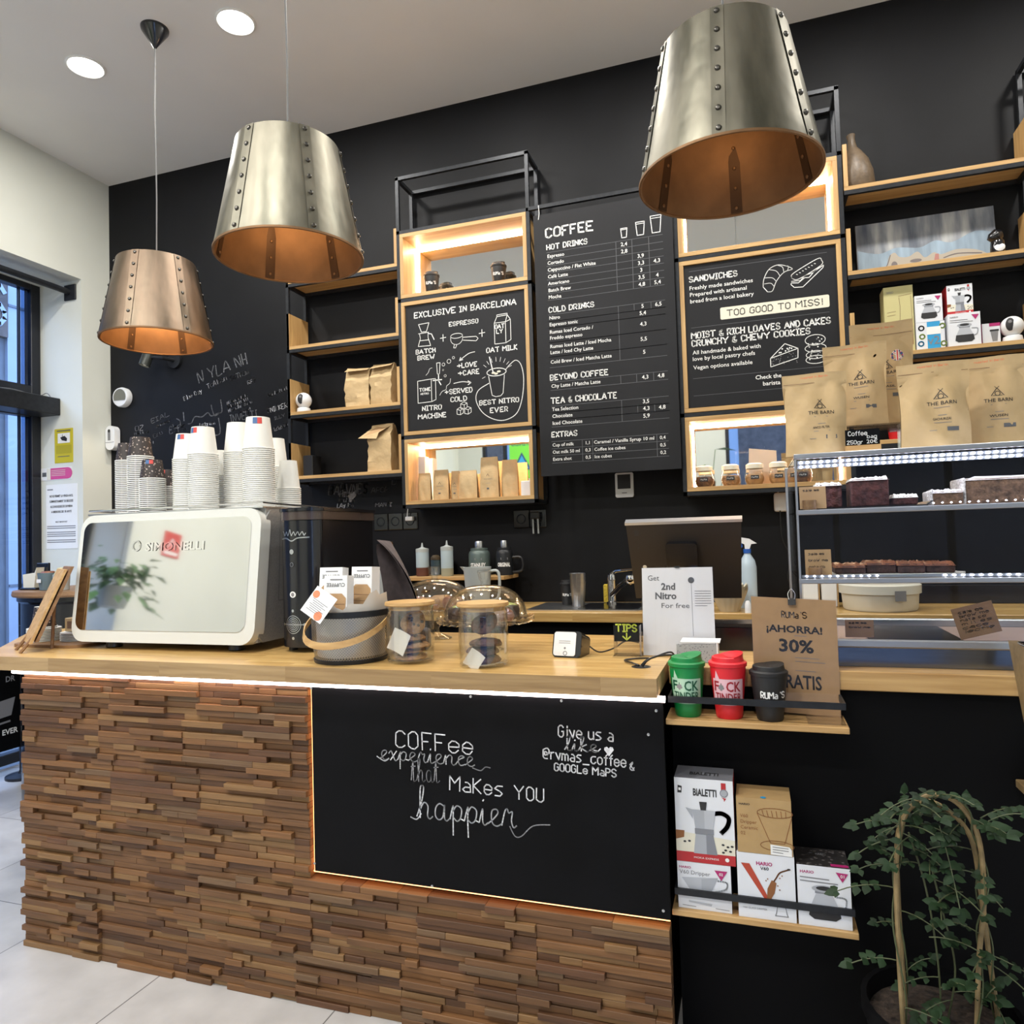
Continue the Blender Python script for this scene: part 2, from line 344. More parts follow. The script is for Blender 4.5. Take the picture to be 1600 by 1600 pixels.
def obj(name, g, parent=None, sharp=35):
    me = bpy.data.meshes.new(name); g.bm.normal_update()
    for f in g.bm.faces: f.smooth = True
    g.bm.to_mesh(me); g.bm.free()
    for m in g.mats: me.materials.append(m)
    me.set_sharp_from_angle(angle=rad(sharp))
    o = bpy.data.objects.new(name, me); COL.objects.link(o)
    if parent is None: o.location = g.o
    else: o.parent = parent
    return o
def tag(o, label, cat, group=None):
    o['label'] = label; o['category'] = cat
    if group: o['group'] = group
    return o
def thing(name, label, cat, loc=(0, 0, 0), group=None, rotz=0.0):
    o = bpy.data.objects.new(name, None); COL.objects.link(o); o.location = loc; o.rotation_euler = (0, 0, rotz); o.empty_display_size = 0.05
    return tag(o, label, cat, group)
def struct(name, g, parent=None):
    o = obj(name, g, parent); o['kind'] = 'structure'; return o
def solo(name, g, label, cat, group=None, sharp=35): return tag(obj(name, g, None, sharp), label, cat, group)
def dup(o, parent=None, loc=None, rotz=None, label=None, group=None, keep=None):
    c = o.copy(); COL.objects.link(c)
    if parent is not None: c.parent = parent
    if loc is not None: c.location = loc
    if rotz is not None: c.rotation_euler = (0, 0, rotz)
    if label: c['label'] = label
    if group: c['group'] = group
    for ch in list(o.children): dup(ch, c)
    return c
def area(name, loc, size, w, c, rot=(0, 0, 0), shape='DISK', sy=None, parent=None):
    l = bpy.data.lights.new(name, 'AREA'); l.shape = shape; l.size = size; l.energy = w; l.color = c
    if sy: l.size_y = sy
    o = bpy.data.objects.new(name, l); COL.objects.link(o); o.location = loc; o.rotation_euler = rot
    if parent: o.parent = parent
    return o
# ---------------------------------------------------------------- the room
M['floor'] = None
def floor_mat():
    m, nt, b = _new('floor_tiles'); b.inputs['Roughness'].default_value = 0.34
    tc = nt.nodes.new('ShaderNodeTexCoord'); mp = nt.nodes.new('ShaderNodeMapping'); mp.inputs['Location'].default_value = (1.957, -2.18, 0)
    nt.links.new(tc.outputs['Object'], mp.inputs[0])
    br = nt.nodes.new('ShaderNodeTexBrick'); br.offset = 0.0; br.inputs['Scale'].default_value = 1
    br.inputs['Brick Width'].default_value = 0.676; br.inputs['Row Height'].default_value = 0.676; br.inputs['Mortar Size'].default_value = 0.0022
    br.inputs['Color1'].default_value = (0.47, 0.455, 0.435, 1); br.inputs['Color2'].default_value = (0.50, 0.485, 0.465, 1); br.inputs['Mortar'].default_value = (0.13, 0.125, 0.12, 1)
    nt.links.new(mp.outputs[0], br.inputs['Vector'])
    nz = nt.nodes.new('ShaderNodeTexNoise'); nz.inputs['Scale'].default_value = 6; nz.inputs['Detail'].default_value = 8; nt.links.new(tc.outputs['Object'], nz.inputs[0])
    rp = nt.nodes.new('ShaderNodeValToRGB'); rp.color_ramp.elements[0].color = (0.85, 0.85, 0.85, 1); rp.color_ramp.elements[1].color = (1.1, 1.1, 1.1, 1); rp.color_ramp.elements[0].position = 0.3; rp.color_ramp.elements[1].position = 0.7
    nt.links.new(nz.outputs[0], rp.inputs[0])
    mx = nt.nodes.new('ShaderNodeMix'); mx.data_type = 'RGBA'; mx.blend_type = 'MULTIPLY'; mx.inputs[0].default_value = 1.0
    nt.links.new(br.outputs[0], mx.inputs[6]); nt.links.new(rp.outputs[0], mx.inputs[7]); nt.links.new(mx.outputs[2], b.inputs['Base Color']); return m
M['floor'] = floor_mat()
XL, XR, YB, YF = -4.4, 2.6, 4.0, -2.6
g = G(); g.box(XL - 0.4, XR + 0.2, YF - 0.2, YB + 0.2, -0.12, 0, 'floor'); struct('floor', g)
g = G(); g.box(XL - 0.4, XR + 0.2, YF - 0.2, YB + 0.2, HALL, HALL + 0.15, 'ceiling_paint'); struct('ceiling', g)
g = G(); g.box(XL - 0.4, XR + 0.2, YB, YB + 0.2, 0, HALL, 'black_paint'); wall_back = struct('wall_back', g)
g = G(); g.box(XL - 0.4, XL, 3.765, YB, 0, HALL, 'white_paint'); g.box(XL - 0.4, XL, 0.2, 3.765, 3.35, HALL, 'white_paint'); g.box(XL - 0.4, XL, YF, 0.2, 0, HALL, 'white_paint')
struct('wall_left', g)
g = G(); g.box(XR, XR + 0.2, YF, YB, 0, HALL, 'white_paint'); struct('wall_right', g)
g = G()
xs = [(XL - 0.4, -4.0), (-3.05, -0.3), (2.4, XR + 0.2)]
for a, b in xs: g.box(a, b, YF - 0.2, YF, 0, HALL, 'sage_paint')
for a, b in ((-4.0, -3.05), (-0.3, 2.4)): g.box(a, b, YF - 0.2, YF, 3.2, HALL, 'sage_paint')
g.box(-4.0, -3.05, YF - 0.2, YF, 0, 0.9, 'sage_paint')
struct('wall_front', g)

# shop window on the left, seen edge-on: upper light, lower light, dark frames
def window(name, x0, x1, y0, y1, z0, z1, axis, w=0.06, mull=(), glassm='glass_window'):
    g = G()
    def bar(a0, a1, b0, b1):
        if axis == 'Y': g.box(x0, x1, a0, a1, b0, b1, 'dark_frame', 0.004)
        else: g.box(a0, a1, y0, y1, b0, b1, 'dark_frame', 0.004)
    A0, A1 = (y0, y1) if axis == 'Y' else (x0, x1)
    bar(A0, A0 + w, z0, z1); bar(A1 - w, A1, z0, z1); bar(A0 + w, A1 - w, z1 - w * 0.6, z1); bar(A0 + w, A1 - w, z0, z0 + w)
    for a in mull: bar(a, a + w, z0 + w, z1 - w * 0.6)
    o = struct(name, g)
    p = G()
    if axis == 'Y': xm = (x0 + x1) / 2; p.face([(xm, y0 + w, z0 + w), (xm, y1 - w, z0 + w), (xm, y1 - w, z1 - w * .6), (xm, y0 + w, z1 - w * .6)], glassm)
    else: ym = (y0 + y1) / 2; p.face([(x0 + w, ym, z0 + w), (x1 - w, ym, z0 + w), (x1 - w, ym, z1 - w * .6), (x0 + w, ym, z1 - w * .6)], glassm)
    obj('pane', p, o); return o
w1 = window('window_1', -4.86, -4.79, 0.2, 3.765, 2.55, 3.35, 'Y', 0.07, (1.9,))
w2 = window('window_2', -4.86, -4.79, 0.2, 3.765, 0.02, 2.44, 'Y', 0.07, (1.9,))
for par, z0, z1 in ((w1, 2.62, 3.31), (w2, 0.09, 2.40)):
    g = G(); g.face([(-4.81, 3.632, z0), (-4.81, 3.70, z0), (-4.81, 3.70, z1), (-4.81, 3.632, z1)], 'glass_tint'); g.box(-4.84, -4.815, 3.626, 3.634, z0, z1, 'dark_frame'); obj('tinted_sidelight', g, par)
g = G(); g.box(-4.86, -4.79, 0.2, 3.765, 2.44, 2.55, 'dark_frame'); struct('trim_1', g)
window('window_3', -4.0, -3.05, YF - 0.12, YF - 0.04, 0.9, 3.2, 'X', 0.05, (-3.66,))
window('window_4', -0.3, 2.4, YF - 0.12, YF - 0.04, 0.0, 3.2, 'X', 0.05, (0.7, 1.6))
M['facade'] = mat('facade_plaster', (0.19, 0.235, 0.30), 0.8, var=0.10, vs=1.5)
M['facade_grey'] = mat('facade_stone', (0.07, 0.085, 0.105), 0.8, var=0.3, vs=3)
M['brick_dark'] = mat('dark_brick', (0.05, 0.04, 0.037), 0.8, var=0.4, vs=8)
g = G(); g.box(-14, -4.8, -8, 12, -0.16, -0.02, 'facade_grey'); g.box(-6, 6, -9, YF - 0.2, -0.16, -0.02, 'facade_grey'); struct('ground', g)
g = G(); g.box(-9.4, -9.0, 6.62, 14, 0, 5.4, 'facade'); g.box(-9.4, -9.05, -8, 6.62, 0, 5.4, 'facade_grey')
for z in (1.0, 4.62): g.box(-9.0, -8.98, 6.62, 14, z, z + 0.03, 'facade_grey')
g.box(-9.05, -8.96, 5.7, 6.6, 4.2, 4.9, 'brick_dark')
f = Frame((-8.95, 5.8, 4.25), (0, 1, 0)); g.hand(f, "SUS", 0.05, 0.1, 0.5, 0.06, 'facade', 0.7, rot=0.0)
struct('wall_outside', g)
g = G(); g.box(-8, 6, -8.2, -8.0, 0, 5, 'brick_dark')
for x in (-5.5, -0.38): g.box(x, x + 0.19, -8.0, -7.97, 0.5, 4.8, 'facade')
struct('wall_across', g)

# ---------------------------------------------------------------- ceiling lamps
def downlight(x, y, label, group, k=0.85):
    t = thing('recessed_downlight', label, 'ceiling light', (x, y, HALL), group)
    g = G(); g.lathe([(0.098, 0), (0.100, -0.006), (0.090, -0.010), (0.085, -0.003)], (0, 0, 0), 'print_white', 36); obj('bezel', g, t)
    g = G(); g.lathe([(0, -0.004), (0.085, -0.004)], (0, 0, 0), 'lamp_disc', 36); obj('diffuser', g, t)
    area('downlight_beam', (0, 0, -0.014), 0.16, DOWN_W * k, DOWN_C, parent=t)
downlight(-3.396, 2.945, 'round white recessed ceiling light left of the black lamp canopy', 'recessed ceiling lights')
downlight(-2.397, 2.954, 'round white recessed ceiling light right of the black lamp canopy', 'recessed ceiling lights')
for x in (-1.4, -0.4, 0.6, 1.6): downlight(x, 2.95, 'recessed ceiling light continuing the row above the counter, out of view', 'recessed ceiling lights above the counter out of view')
for x in (-3.4, -2.3, -1.2): downlight(x, 0.55, 'recessed ceiling light over the customer side, behind the viewer', 'recessed ceiling lights over the customer side', 1.7)
for x in (-3.0, -1.6, 0.0): downlight(x, -1.3, 'recessed ceiling light near the front windows, behind the viewer', 'recessed ceiling lights near the front windows', 1.7)

def streaked_metal(name, c1, c2, r, zs=1.6):
    m, nt, b = _new(name); b.inputs['Metallic'].default_value = 1.0
    tc = nt.nodes.new('ShaderNodeTexCoord'); mp = nt.nodes.new('ShaderNodeMapping'); mp.inputs['Scale'].default_value = (14, 14, zs); nt.links.new(tc.outputs['Object'], mp.inputs[0])
    nz = nt.nodes.new('ShaderNodeTexNoise'); nz.inputs['Scale'].default_value = 1.1; nz.inputs['Detail'].default_value = 5; nt.links.new(mp.outputs[0], nz.inputs[0])
    rp = nt.nodes.new('ShaderNodeValToRGB'); rp.color_ramp.elements[0].position = 0.35; rp.color_ramp.elements[1].position = 0.65; rp.color_ramp.elements[0].color = col(c1); rp.color_ramp.elements[1].color = col(c2)
    nt.links.new(nz.outputs[0], rp.inputs[0]); nt.links.new(rp.outputs[0], b.inputs['Base Color'])
    mr = nt.nodes.new('ShaderNodeMapRange'); mr.inputs[1].default_value = 0.3; mr.inputs[2].default_value = 0.7; mr.inputs[3].default_value = r - 0.1; mr.inputs[4].default_value = r + 0.1
    nt.links.new(nz.outputs[0], mr.inputs[0]); nt.links.new(mr.outputs[0], b.inputs['Roughness'])
    n2 = nt.nodes.new('ShaderNodeTexNoise'); n2.inputs['Scale'].default_value = 9; nt.links.new(tc.outputs['Object'], n2.inputs[0])
    bp = nt.nodes.new('ShaderNodeBump'); bp.inputs['Strength'].default_value = 0.18; bp.inputs['Distance'].default_value = 0.02; nt.links.new(n2.outputs[0], bp.inputs['Height']); nt.links.new(bp.outputs[0], b.inputs['Normal']); return m
M['shade_silver'] = streaked_metal('worn_nickel', (0.125, 0.122, 0.096), (0.22, 0.207, 0.165), 0.45)
M['shade_brass'] = streaked_metal('worn_brass', (0.14, 0.112, 0.082), (0.27, 0.20, 0.145), 0.46)
M['shade_copper'] = mat('copper_lining', (0.20, 0.108, 0.05), 0.55, 0.6, var=0.2, vs=10)
M['seam_copper'] = mat('dark_copper_seam', (0.07, 0.036, 0.017), 0.5, 0.6)
M['rivet'] = mat('dark_rivet', (0.10, 0.095, 0.085), 0.35, 0.9)
M['cable'] = mat('lamp_cable', (0.16, 0.16, 0.16), 0.6)
LR0, LR1, LH = 0.262, 0.184, 0.402
def pendant(x, y, zb, zc, ang, shade, label, canopy_xy, bulb_w):
    t = thing('pendant_lamp', label, 'lamp', (x, y, zb), 'riveted metal pendant lamps')
    g = G(); th = 0.004
    g.lathe([(LR0, 0), (LR0 - 0.0005, 0.008)] + [(LR0 + (LR1 - LR0) * k / 6, LH * k / 6) for k in range(1, 7)] + [(LR1 - 0.03, LH + 0.006), (0.03, LH + 0.008), (0.0, LH + 0.008)], (0, 0, 0), shade, 64)
    g.lathe([(0.0, LH - 0.004), (LR1 - 0.01, LH - 0.004), (LR0 - th, 0.001), (LR0, 0)], (0, 0, 0), 'shade_copper', 64)
    obj('shade', g, t)
    g = G(); g.lathe([(LR0 - 0.002, -0.004), (LR0 + 0.003, -0.003), (LR0 + 0.003, 0.004), (LR0 - 0.004, 0.005), (LR0 - 0.006, -0.001)], (0, 0, 0), M['shade_copper'], 64, closed=True); obj('rim', g, t)
    seams = 6
    rv = None
    for k in range(seams):
        a = ang + 2 * PI * k / seams; ca, sa = math.cos(a), math.sin(a); w = 0.018
        g = G()
        for r_off, m in ((0.002, shade), (-0.0075, 'seam_copper')):
            pts = []
            for q, zz in ((-1, 0.004), (1, 0.004), (1, LH), (-1, LH)):
                R_ = LR0 + (LR1 - LR0) * zz / LH + r_off; pts.append((R_ * ca - q * w * sa, R_ * sa + q * w * ca, zz))
            g.face(pts, m, flip=(r_off < 0))
        sm = obj('seam_strip', g, t)
        for i in range(7):
            zz = 0.02 + (LH - 0.035) * i / 6; R_ = LR0 + (LR1 - LR0) * zz / LH + 0.002
            if rv is None:
                g = G(); g.lathe([(0.0085, -0.002), (0.0085, 0.001), (0.006, 0.0055), (0, 0.0075)], (0, 0, 0), 'rivet', 10); g.lathe([(0.006, -0.011), (0.004, -0.014), (0, -0.015)], (0, 0, 0), 'shade_copper', 8)
                rv = obj('rivet', g, sm); c = rv
            else: c = rv.copy(); COL.objects.link(c); c.parent = sm
            c.location = (R_ * ca, R_ * sa, zz); c.rotation_euler = Matrix.Rotation(a, 3, 'Z').to_quaternion().to_matrix().to_euler(); c.rotation_euler = (0, rad(80), a)
    g = G(); cx, cy = canopy_xy[0] - x, canopy_xy[1] - y; top = zc - zb - 0.10
    g.tube([(0, 0, LH), (cx * 0.3 + 0.004, cy * 0.3, LH + (top - LH) * 0.3), (cx * 0.7 - 0.003, cy * 0.7, LH + (top - LH) * 0.7), (cx, cy, top)], 0.0035, 'cable', 6); obj('cable', g, t)
    g = G(); g.lathe([(0.006, -0.105), (0.012, -0.095), (0.066, -0.012), (0.068, 0)], (cx, cy, zc - zb), 'black_gloss', 28); obj('canopy', g, t)
    g = G(); g.lathe([(0, LH - 0.005), (0.024, LH - 0.006), (0.026, LH - 0.09), (0.02, LH - 0.10), (0, LH - 0.10)], (0, 0, 0), 'black_plastic', 20); obj('lamp_holder', g, t)
    g = G(); g.lathe([(0.014, 0.30), (0.02, 0.28), (0.031, 0.245), (0.028, 0.22), (0.014, 0.206), (0, 0.202)], (0, 0, 0), 'bulb', 20); b = obj('bulb', g, t)
    l = bpy.data.lights.new('bulb_light', 'POINT'); l.energy = bulb_w; l.color = (1, 0.62, 0.3); l.shadow_soft_size = 0.035
    lo = bpy.data.objects.new('bulb_light', l); COL.objects.link(lo); lo.location = (0, 0, 0.17); lo.parent = t
pendant(-2.825, 2.852, 2.495, HALL, rad(-135), 'shade_brass', 'brass pendant lamp, smallest and leftmost of the three', (-2.818, 2.852), 8)
pendant(-1.562, 2.2, 2.497, HALL, rad(-97), 'shade_silver', 'silver pendant lamp in the middle, above the espresso machine', (-1.562, 2.2), 2.2)
pendant(-0.022, 2.2, 2.495, HALL, rad(-94), 'shade_silver', 'large silver pendant lamp at the right, hanging before the menu boards', (-0.022, 2.2), 0.6)

# ---------------------------------------------------------------- service counter
CF = 1.967             # front of the counter
ct = thing('service_counter', 'long counter faced with split wood strips and a chalkboard panel', 'counter', (-1.4, 2.3, 0))
o = ct.location
g = G(o); g.prism([(-2.575, 2.0), (-0.262, 2.0), (-0.262, 2.68), (-3.15, 2.68), (-3.15, 2.575)], Frame((0, 0, 0), (1, 0, 0), (0, 1, 0)), 0.0, 1.012, 'black_matte'); obj('carcass', g, ct)
g = G(o)
rows = 51; rh = 1.0 / rows; rr = random.Random(11)
CX0, CX1, CZ0, CZ1 = -1.362, -0.245, 0.402, 1.0       # chalkboard opening
mods = [-2.598, -2.23, -1.85, -1.42, -1.05, -0.68, -0.247]
def strips(xa, xb, z):
    x = xa
    while x < xb - 0.012:
        L = rr.choice((0.07, 0.10, 0.14, 0.18, 0.22, 0.27)) * rr.uniform(0.85, 1.15)
        e = min(xb, x + L)
        if xb - e < 0.04: e = xb
        d = rr.choice((0.0, 0.0, 0.004, 0.009, 0.014, 0.019))
        k = rr.choices(range(6), (32, 14, 18, 22, 10, 6))[0]
        g.box(x + 0.0004, e - 0.0004, CF + 0.015 - d - 0.014, CF + 0.04, z + 0.0004, z + rh - 0.0004, M['slat'][k], 0.0009)
        x = e
for r_ in range(rows):
    z = r_ * rh
    off = 0.06 if (r_ // 9) % 2 else 0.0
    edge = [m + (off if 0 < i < len(mods) - 1 else 0) for i, m in enumerate(mods)]
    for a, b in zip(edge, edge[1:]):
        if z + rh > CZ0 + 0.004 and b > CX0:
            if a >= CX0 - 0.03: continue
            b = CX0
        strips(a + rr.uniform(-0.002, 0.0) * (a == mods[0]), b, z)
obj('wood_cladding', g, ct)
g = G(o); fr = Frame((0, CF - 0.003, 0))
g.box(CX0 + 0.016, CX1 + 0.002, CF - 0.003, CF + 0.006, CZ0 + 0.014, 1.004, 'chalkboard', 0.0015)
cb = obj('chalkboard_panel', g, ct)
g = G(o); W_ = 0.0034
g.hand(fr, 'COFFee', -1.05, 0.822, 0.05, 0.0036, 'chalk', 0.252, rot=-0.02, jit=0.12)
g.hand(fr, 'experience', -1.105, 0.782, 0.042, 0.0032, 'chalk', 0.30, cursive=True, smooth=True, jit=0.08)
g.line(fr, [(-1.115, 0.79), (-1.09, 0.778), (-1.075, 0.785)], 0.003, 'chalk', smooth=True); g.line(fr, [(-0.80, 0.778), (-0.775, 0.772), (-0.76, 0.783), (-0.745, 0.782)], 0.003, 'chalk_grey', smooth=True)
g.hand(fr, 'that', -1.0, 0.724, 0.052, 0.0028, 'chalk_grey', 0.085, cursive=True, smooth=True, rot=0.03)
g.hand(fr, 'MaKes', -0.874, 0.708, 0.042, 0.0036, 'chalk', 0.165, jit=0.12, rot=-0.03)
g.hand(fr, 'YOU', -0.674, 0.70, 0.038, 0.0036, 'chalk', 0.088, jit=0.1, rot=-0.03)
g.hand(fr, 'happier', -0.985, 0.617, 0.072, 0.0038, 'chalk', 0.30, cursive=True, smooth=True, jit=0.08)
g.line(fr, [(-1.005, 0.617), (-0.985, 0.612), (-0.97, 0.63)], 0.0036, 'chalk', smooth=True); g.line(fr, [(-0.69, 0.62), (-0.675, 0.594), (-0.655, 0.596), (-0.62, 0.628), (-0.57, 0.636)], 0.003, 'chalk_grey', smooth=True)
g.hand(fr, 'Give us a', -0.537, 0.884, 0.032, 0.0036, 'chalk', 0.155, rot=-0.02, jit=0.08)
g.hand(fr, 'like', -0.520, 0.848, 0.030, 0.0034, 'chalk', 0.085, cursive=True, smooth=True); g.line(fr, [(-0.437, 0.853), (-0.425, 0.851), (-0.418, 0.858)], 0.003, 'chalk')
hx, hy = -0.395, 0.853; g.poly([(hx, hy - 0.014), (hx + 0.014, hy + 0.004), (hx + 0.011, hy + 0.011), (hx + 0.004, hy + 0.012), (hx, hy + 0.007), (hx - 0.005, hy + 0.012), (hx - 0.012, hy + 0.009), (hx - 0.013, hy + 0.003)], fr, 'chalk')
g.hand(fr, '@rvmas_coffee', -0.584, 0.821, 0.029, 0.0034, 'chalk', 0.235, rot=-0.035, jit=0.05)
g.hand(fr, '&', -0.338, 0.806, 0.022, 0.0028, 'chalk'); g.hand(fr, 'GOOGLe MaPS', -0.552, 0.789, 0.021, 0.0034, 'chalk', 0.175, rot=-0.03, jit=0.05)
obj('lettering', g, cb)
for x, z in ((-1.345, 0.988), (-1.345, 0.44), (-0.262, 0.44), (-0.94, 0.42), (-0.262, 0.97), (-0.80, 0.985), (-0.525, 0.985), (-0.285, 0.905)): g = G(o); g.lathe([(0.004, 0.0), (0.004, 0.002), (0, 0.0032)], (x, CF - 0.003, z), 'steel', 10, mx=Matrix.Rotation(rad(90), 4, 'X')); obj('screw', g, cb)
g = G(o); g.tube([(-2.632, 1.952, 1.004), (-1.4, 1.952, 1.004), (-0.236, 1.952, 1.004)], 0.0085, 'led_white', 10); obj('light_strip', g, ct)
g = G(o); g.box(CX0 + 0.005, CX0 + 0.011, CF + 0.012, CF + 0.020, CZ0 + 0.01, 1.0, 'led_halo'); g.box(CX0 + 0.003, CX1 - 0.002, CF + 0.012, CF + 0.020, CZ0 + 0.004, CZ0 + 0.009, 'led_halo'); obj('halo_strip', g, ct)
T = 1.066
wt = thing('butcher_block_slab', 'pale wood butcher block top of the service counter', 'worktop', (-1.4, 2.3, 1.016))
g = G(wt.location); poly = [(-2.72, 1.907), (-0.251, 1.907), (-0.251, 2.70), (-3.2, 2.72), (-3.24, 2.47)]
fr2 = Frame((0, 0, 0), (1, 0, 0), (0, 1, 0)); g.prism(poly, fr2, 1.016, T, 'butcher', 'butcher_edge'); obj('wood_slab', g, wt)
g = G(wt.location); g.lathe([(0.028, T + 0.0004), (0.022, T + 0.002), (0.02, T + 0.0006), (0.0, T + 0.0006)], (-0.315, 2.075, 0), 'black_plastic', 24); obj('cable_grommet', g, wt)

# black front below the pastry case with two wall ledges
db = thing('pastry_cabinet', 'black panelled base under the pastry case', 'cabinet', (0.9, 2.4, 0))
g = G(db.location); g.box(-0.24, 2.45, 2.125, 2.75, 0, 1.01, 'black_matte'); obj('body', g, db)
g = G(db.location); g.box(-0.24, 2.45, 2.10, 2.78, 1.015, 1.066, M['oak'], 0.002); obj('top_board', g, db)
def ledge(x0, x1, yf, yb, zt, zr, label):
    t = thing('wall_ledge', label, 'shelf', ((x0 + x1) / 2, yb, zt))
    g = G(t.location); g.box(x0, x1, yf, yb, zt - 0.016, zt, M['oak'], 0.0015); obj('board', g, t)
    g = G(t.location); g.box(x0 + 0.008, x1 - 0.006, yf + 0.004, yf + 0.010, zr - 0.0085, zr + 0.0085, 'black_metal'); obj('rail', g, t)
    for x in (x0 + 0.008, x1 - 0.012):
        g = G(t.location); g.box(x, x + 0.006, yf + 0.010, yb, zr - 0.0085, zr + 0.0085, 'black_metal'); obj('rail_arm', g, t)
ledge(-0.241, 0.216, 1.99, 2.123, 0.943, 0.995, 'upper small wood ledge with black rail holding three travel cups')
ledge(-0.242, 0.216, 1.99, 2.123, 0.434, 0.481, 'lower small wood ledge with black rail holding coffee gear boxes')

# ---------------------------------------------------------------- back counter
bc = thing('back_counter', 'wood topped work counter along the black wall behind the service counter', 'counter', (-0.1, 3.75, 0))
g = G(bc.location); g.box(-2.75, 2.4, 3.50, 3.998, 0, 1.02, 'black_matte'); obj('body', g, bc)
g = G(bc.location); g.box(-2.78, 2.42, 3.45, 3.998, 1.02, 1.068, M['butcher'], 0.002); obj('top', g, bc)

# ---------------------------------------------------------------- wall shelving
SF, SB = 3.78, 3.985
BM = 'black_metal'
def frame_bars(g, bars, w=0.02):
    for (x0, y0, z0, x1, y1, z1) in bars: g.box(min(x0, x1) - w / 2 * (x0 == x1), max(x0, x1) + w / 2 * (x0 == x1), min(y0, y1) - w / 2 * (y0 == y1), max(y0, y1) + w / 2 * (y0 == y1), min(z0, z1) - w / 2 * (z0 == z1), max(z0, z1) + w / 2 * (z0 == z1), BM)
def open_shelf(name, label, x0, x1, zs, loc, ups, post_l=None):
    t = thing(name, label, 'shelf', loc)
    g = G(loc); bars = []
    for z in zs: bars += [(x0, SF + 0.01, z - 0.03, x1, SF + 0.01, z - 0.03), (x0, SB - 0.01, z - 0.03, x1, SB - 0.01, z - 0.03)]
    if post_l is not None:
        bars += [(post_l, SF + 0.01, zs[-1] - 0.05, post_l, SF + 0.01, zs[0] + 0.4), (post_l, SB - 0.01, zs[-1] - 0.05, post_l, SB - 0.01, zs[0] + 0.4)]
        for z in zs + [zs[0] + 0.42]: bars.append((post_l, SF + 0.02, z - 0.03, post_l, SB - 0.02, z - 0.03))
    if post_l is not None: frame_bars(g, bars); obj('metal_frame', g, t)
    for i, z in enumerate(zs):
        g = G(loc); g.box(x0, x1, SF, SB, z - 0.02, z, M['oak'], 0.001); b = obj('shelf_board', g, t)
        if post_l is None: g = G(loc); frame_bars(g, [(x0, SF + 0.01, z - 0.03, x1, SF + 0.01, z - 0.03), (x0, SB - 0.01, z - 0.03, x1, SB - 0.01, z - 0.03), (x0 + 0.01, SF + 0.02, z - 0.03, x0 + 0.01, SB - 0.02, z - 0.03), (x1 - 0.01, SF + 0.02, z - 0.03, x1 - 0.01, SB - 0.02, z - 0.03)]); obj('support_frame', g, b)
        for k, x in enumerate((x0, x1 - 0.02)):
            if k not in ups: continue
            g = G(loc); g.box(x, x + 0.02, SF, SB, z, z + 0.21, M['oak_v'], 0.001); obj('side_board', g, b)
    return t
open_shelf('open_wall_shelf', 'four tier wood and black metal wall shelf left of the lit cubbies', -2.72, -1.936, [3.10, 2.683, 2.269, 1.866], (-2.33, 3.9, 1.8), (0, 1), -2.712)
open_shelf('open_wall_shelf', 'wide wood and black metal wall shelf at the right edge with boxes and a painting', 0.494, 1.29, [3.108, 2.69, 2.275, 1.86], (0.89, 3.9, 1.8), (0, 1))
t3 = thing('display_column', 'black metal frame column rising at the right edge of the view', 'shelf unit', (1.70, 3.88, 1.635)); g = G(t3.location); bars = []
for y in (SF + 0.01, SB - 0.01):
    for x in (1.302, 2.11): bars.append((x, y, 1.635, x, y, 3.615))
    for z in (1.645, 2.052, 2.868, 3.279, 3.607): bars.append((1.292, y, z, 2.12, y, z))
for x in (1.302, 2.11):
    for z in (1.645, 2.052, 2.868, 3.279, 3.607): bars.append((x, SF + 0.02, z, x, SB - 0.02, z))
frame_bars(g, bars); obj('metal_frame', g, t3)
def lit_column(x0, x1, label, loc, right):
    t = thing('display_column', label, 'shelf unit', loc)
    g = G(loc); bars = []; a, b = x0 + 0.01, x1 - 0.01
    for y in (SF + 0.01, SB - 0.01):
        for x in (a, b): bars.append((x, y, 1.635, x, y, 3.615))
        for z in (1.645, 2.052, 2.868, 3.279, 3.607): bars.append((x0, y, z, x1, y, z))
    for z in (1.645, 2.052, 2.868, 3.279, 3.607):
        for x in (a, b): bars.append((x, SF + 0.02, z, x, SB - 0.02, z))
    frame_bars(g, bars); obj('metal_frame', g, t)
    for z0, z1, kind in ((1.656, 2.04, 'cubby'), (2.064, 2.856, 'sign'), (2.88, 3.268, 'cubby')):
        g = G(loc); c, d, k = x0 + 0.021, x1 - 0.021, 0.022
        g.box(c, d, SF - 0.002, SB, z0, z0 + k, M['oak'], 0.001); g.box(c, d, SF - 0.002, SB, z1 - k, z1, M['oak'], 0.001)
        g.box(c, c + k, SF - 0.002, SB, z0 + k, z1 - k, M['oak_v'], 0.001); g.box(d - k, d, SF - 0.002, SB, z0 + k, z1 - k, M['oak_v'], 0.001)
        bx = obj('lit_cubby' if kind == 'cubby' else 'sign_frame', g, t)
        if kind == 'cubby':
            g = G(loc); g.box(c + k, d - k, SB - 0.008, SB - 0.002, z0 + k, z1 - k, 'mirror'); obj('mirror_back', g, bx)
            g = G(loc); y = SB - 0.025; w = 0.016
            g.box(c + k + 0.002, d - k - 0.002, y, y + w, z1 - k - 0.011, z1 - k - 0.001, 'led_warm')
            g.box(c + k + 0.001, c + k + 0.007, y, y + w, z0 + k + 0.002, z1 - k - 0.008, 'led_warm')
            if right or z0 < 2: g.box(d - k - 0.007, d - k - 0.001, y, y + w, z0 + k + 0.002, z1 - k - 0.008, 'led_warm')
            obj('light_strip', g, bx)
    return t
lit_column(-1.938, -1.108, 'tall black framed column with two lit wood cubbies, left of the coffee menu', (-1.52, 3.88, 1.635), False)
lit_column(-0.325, 0.489, 'tall black framed column with two lit wood cubbies, right of the coffee menu', (0.08, 3.88, 1.635), True)

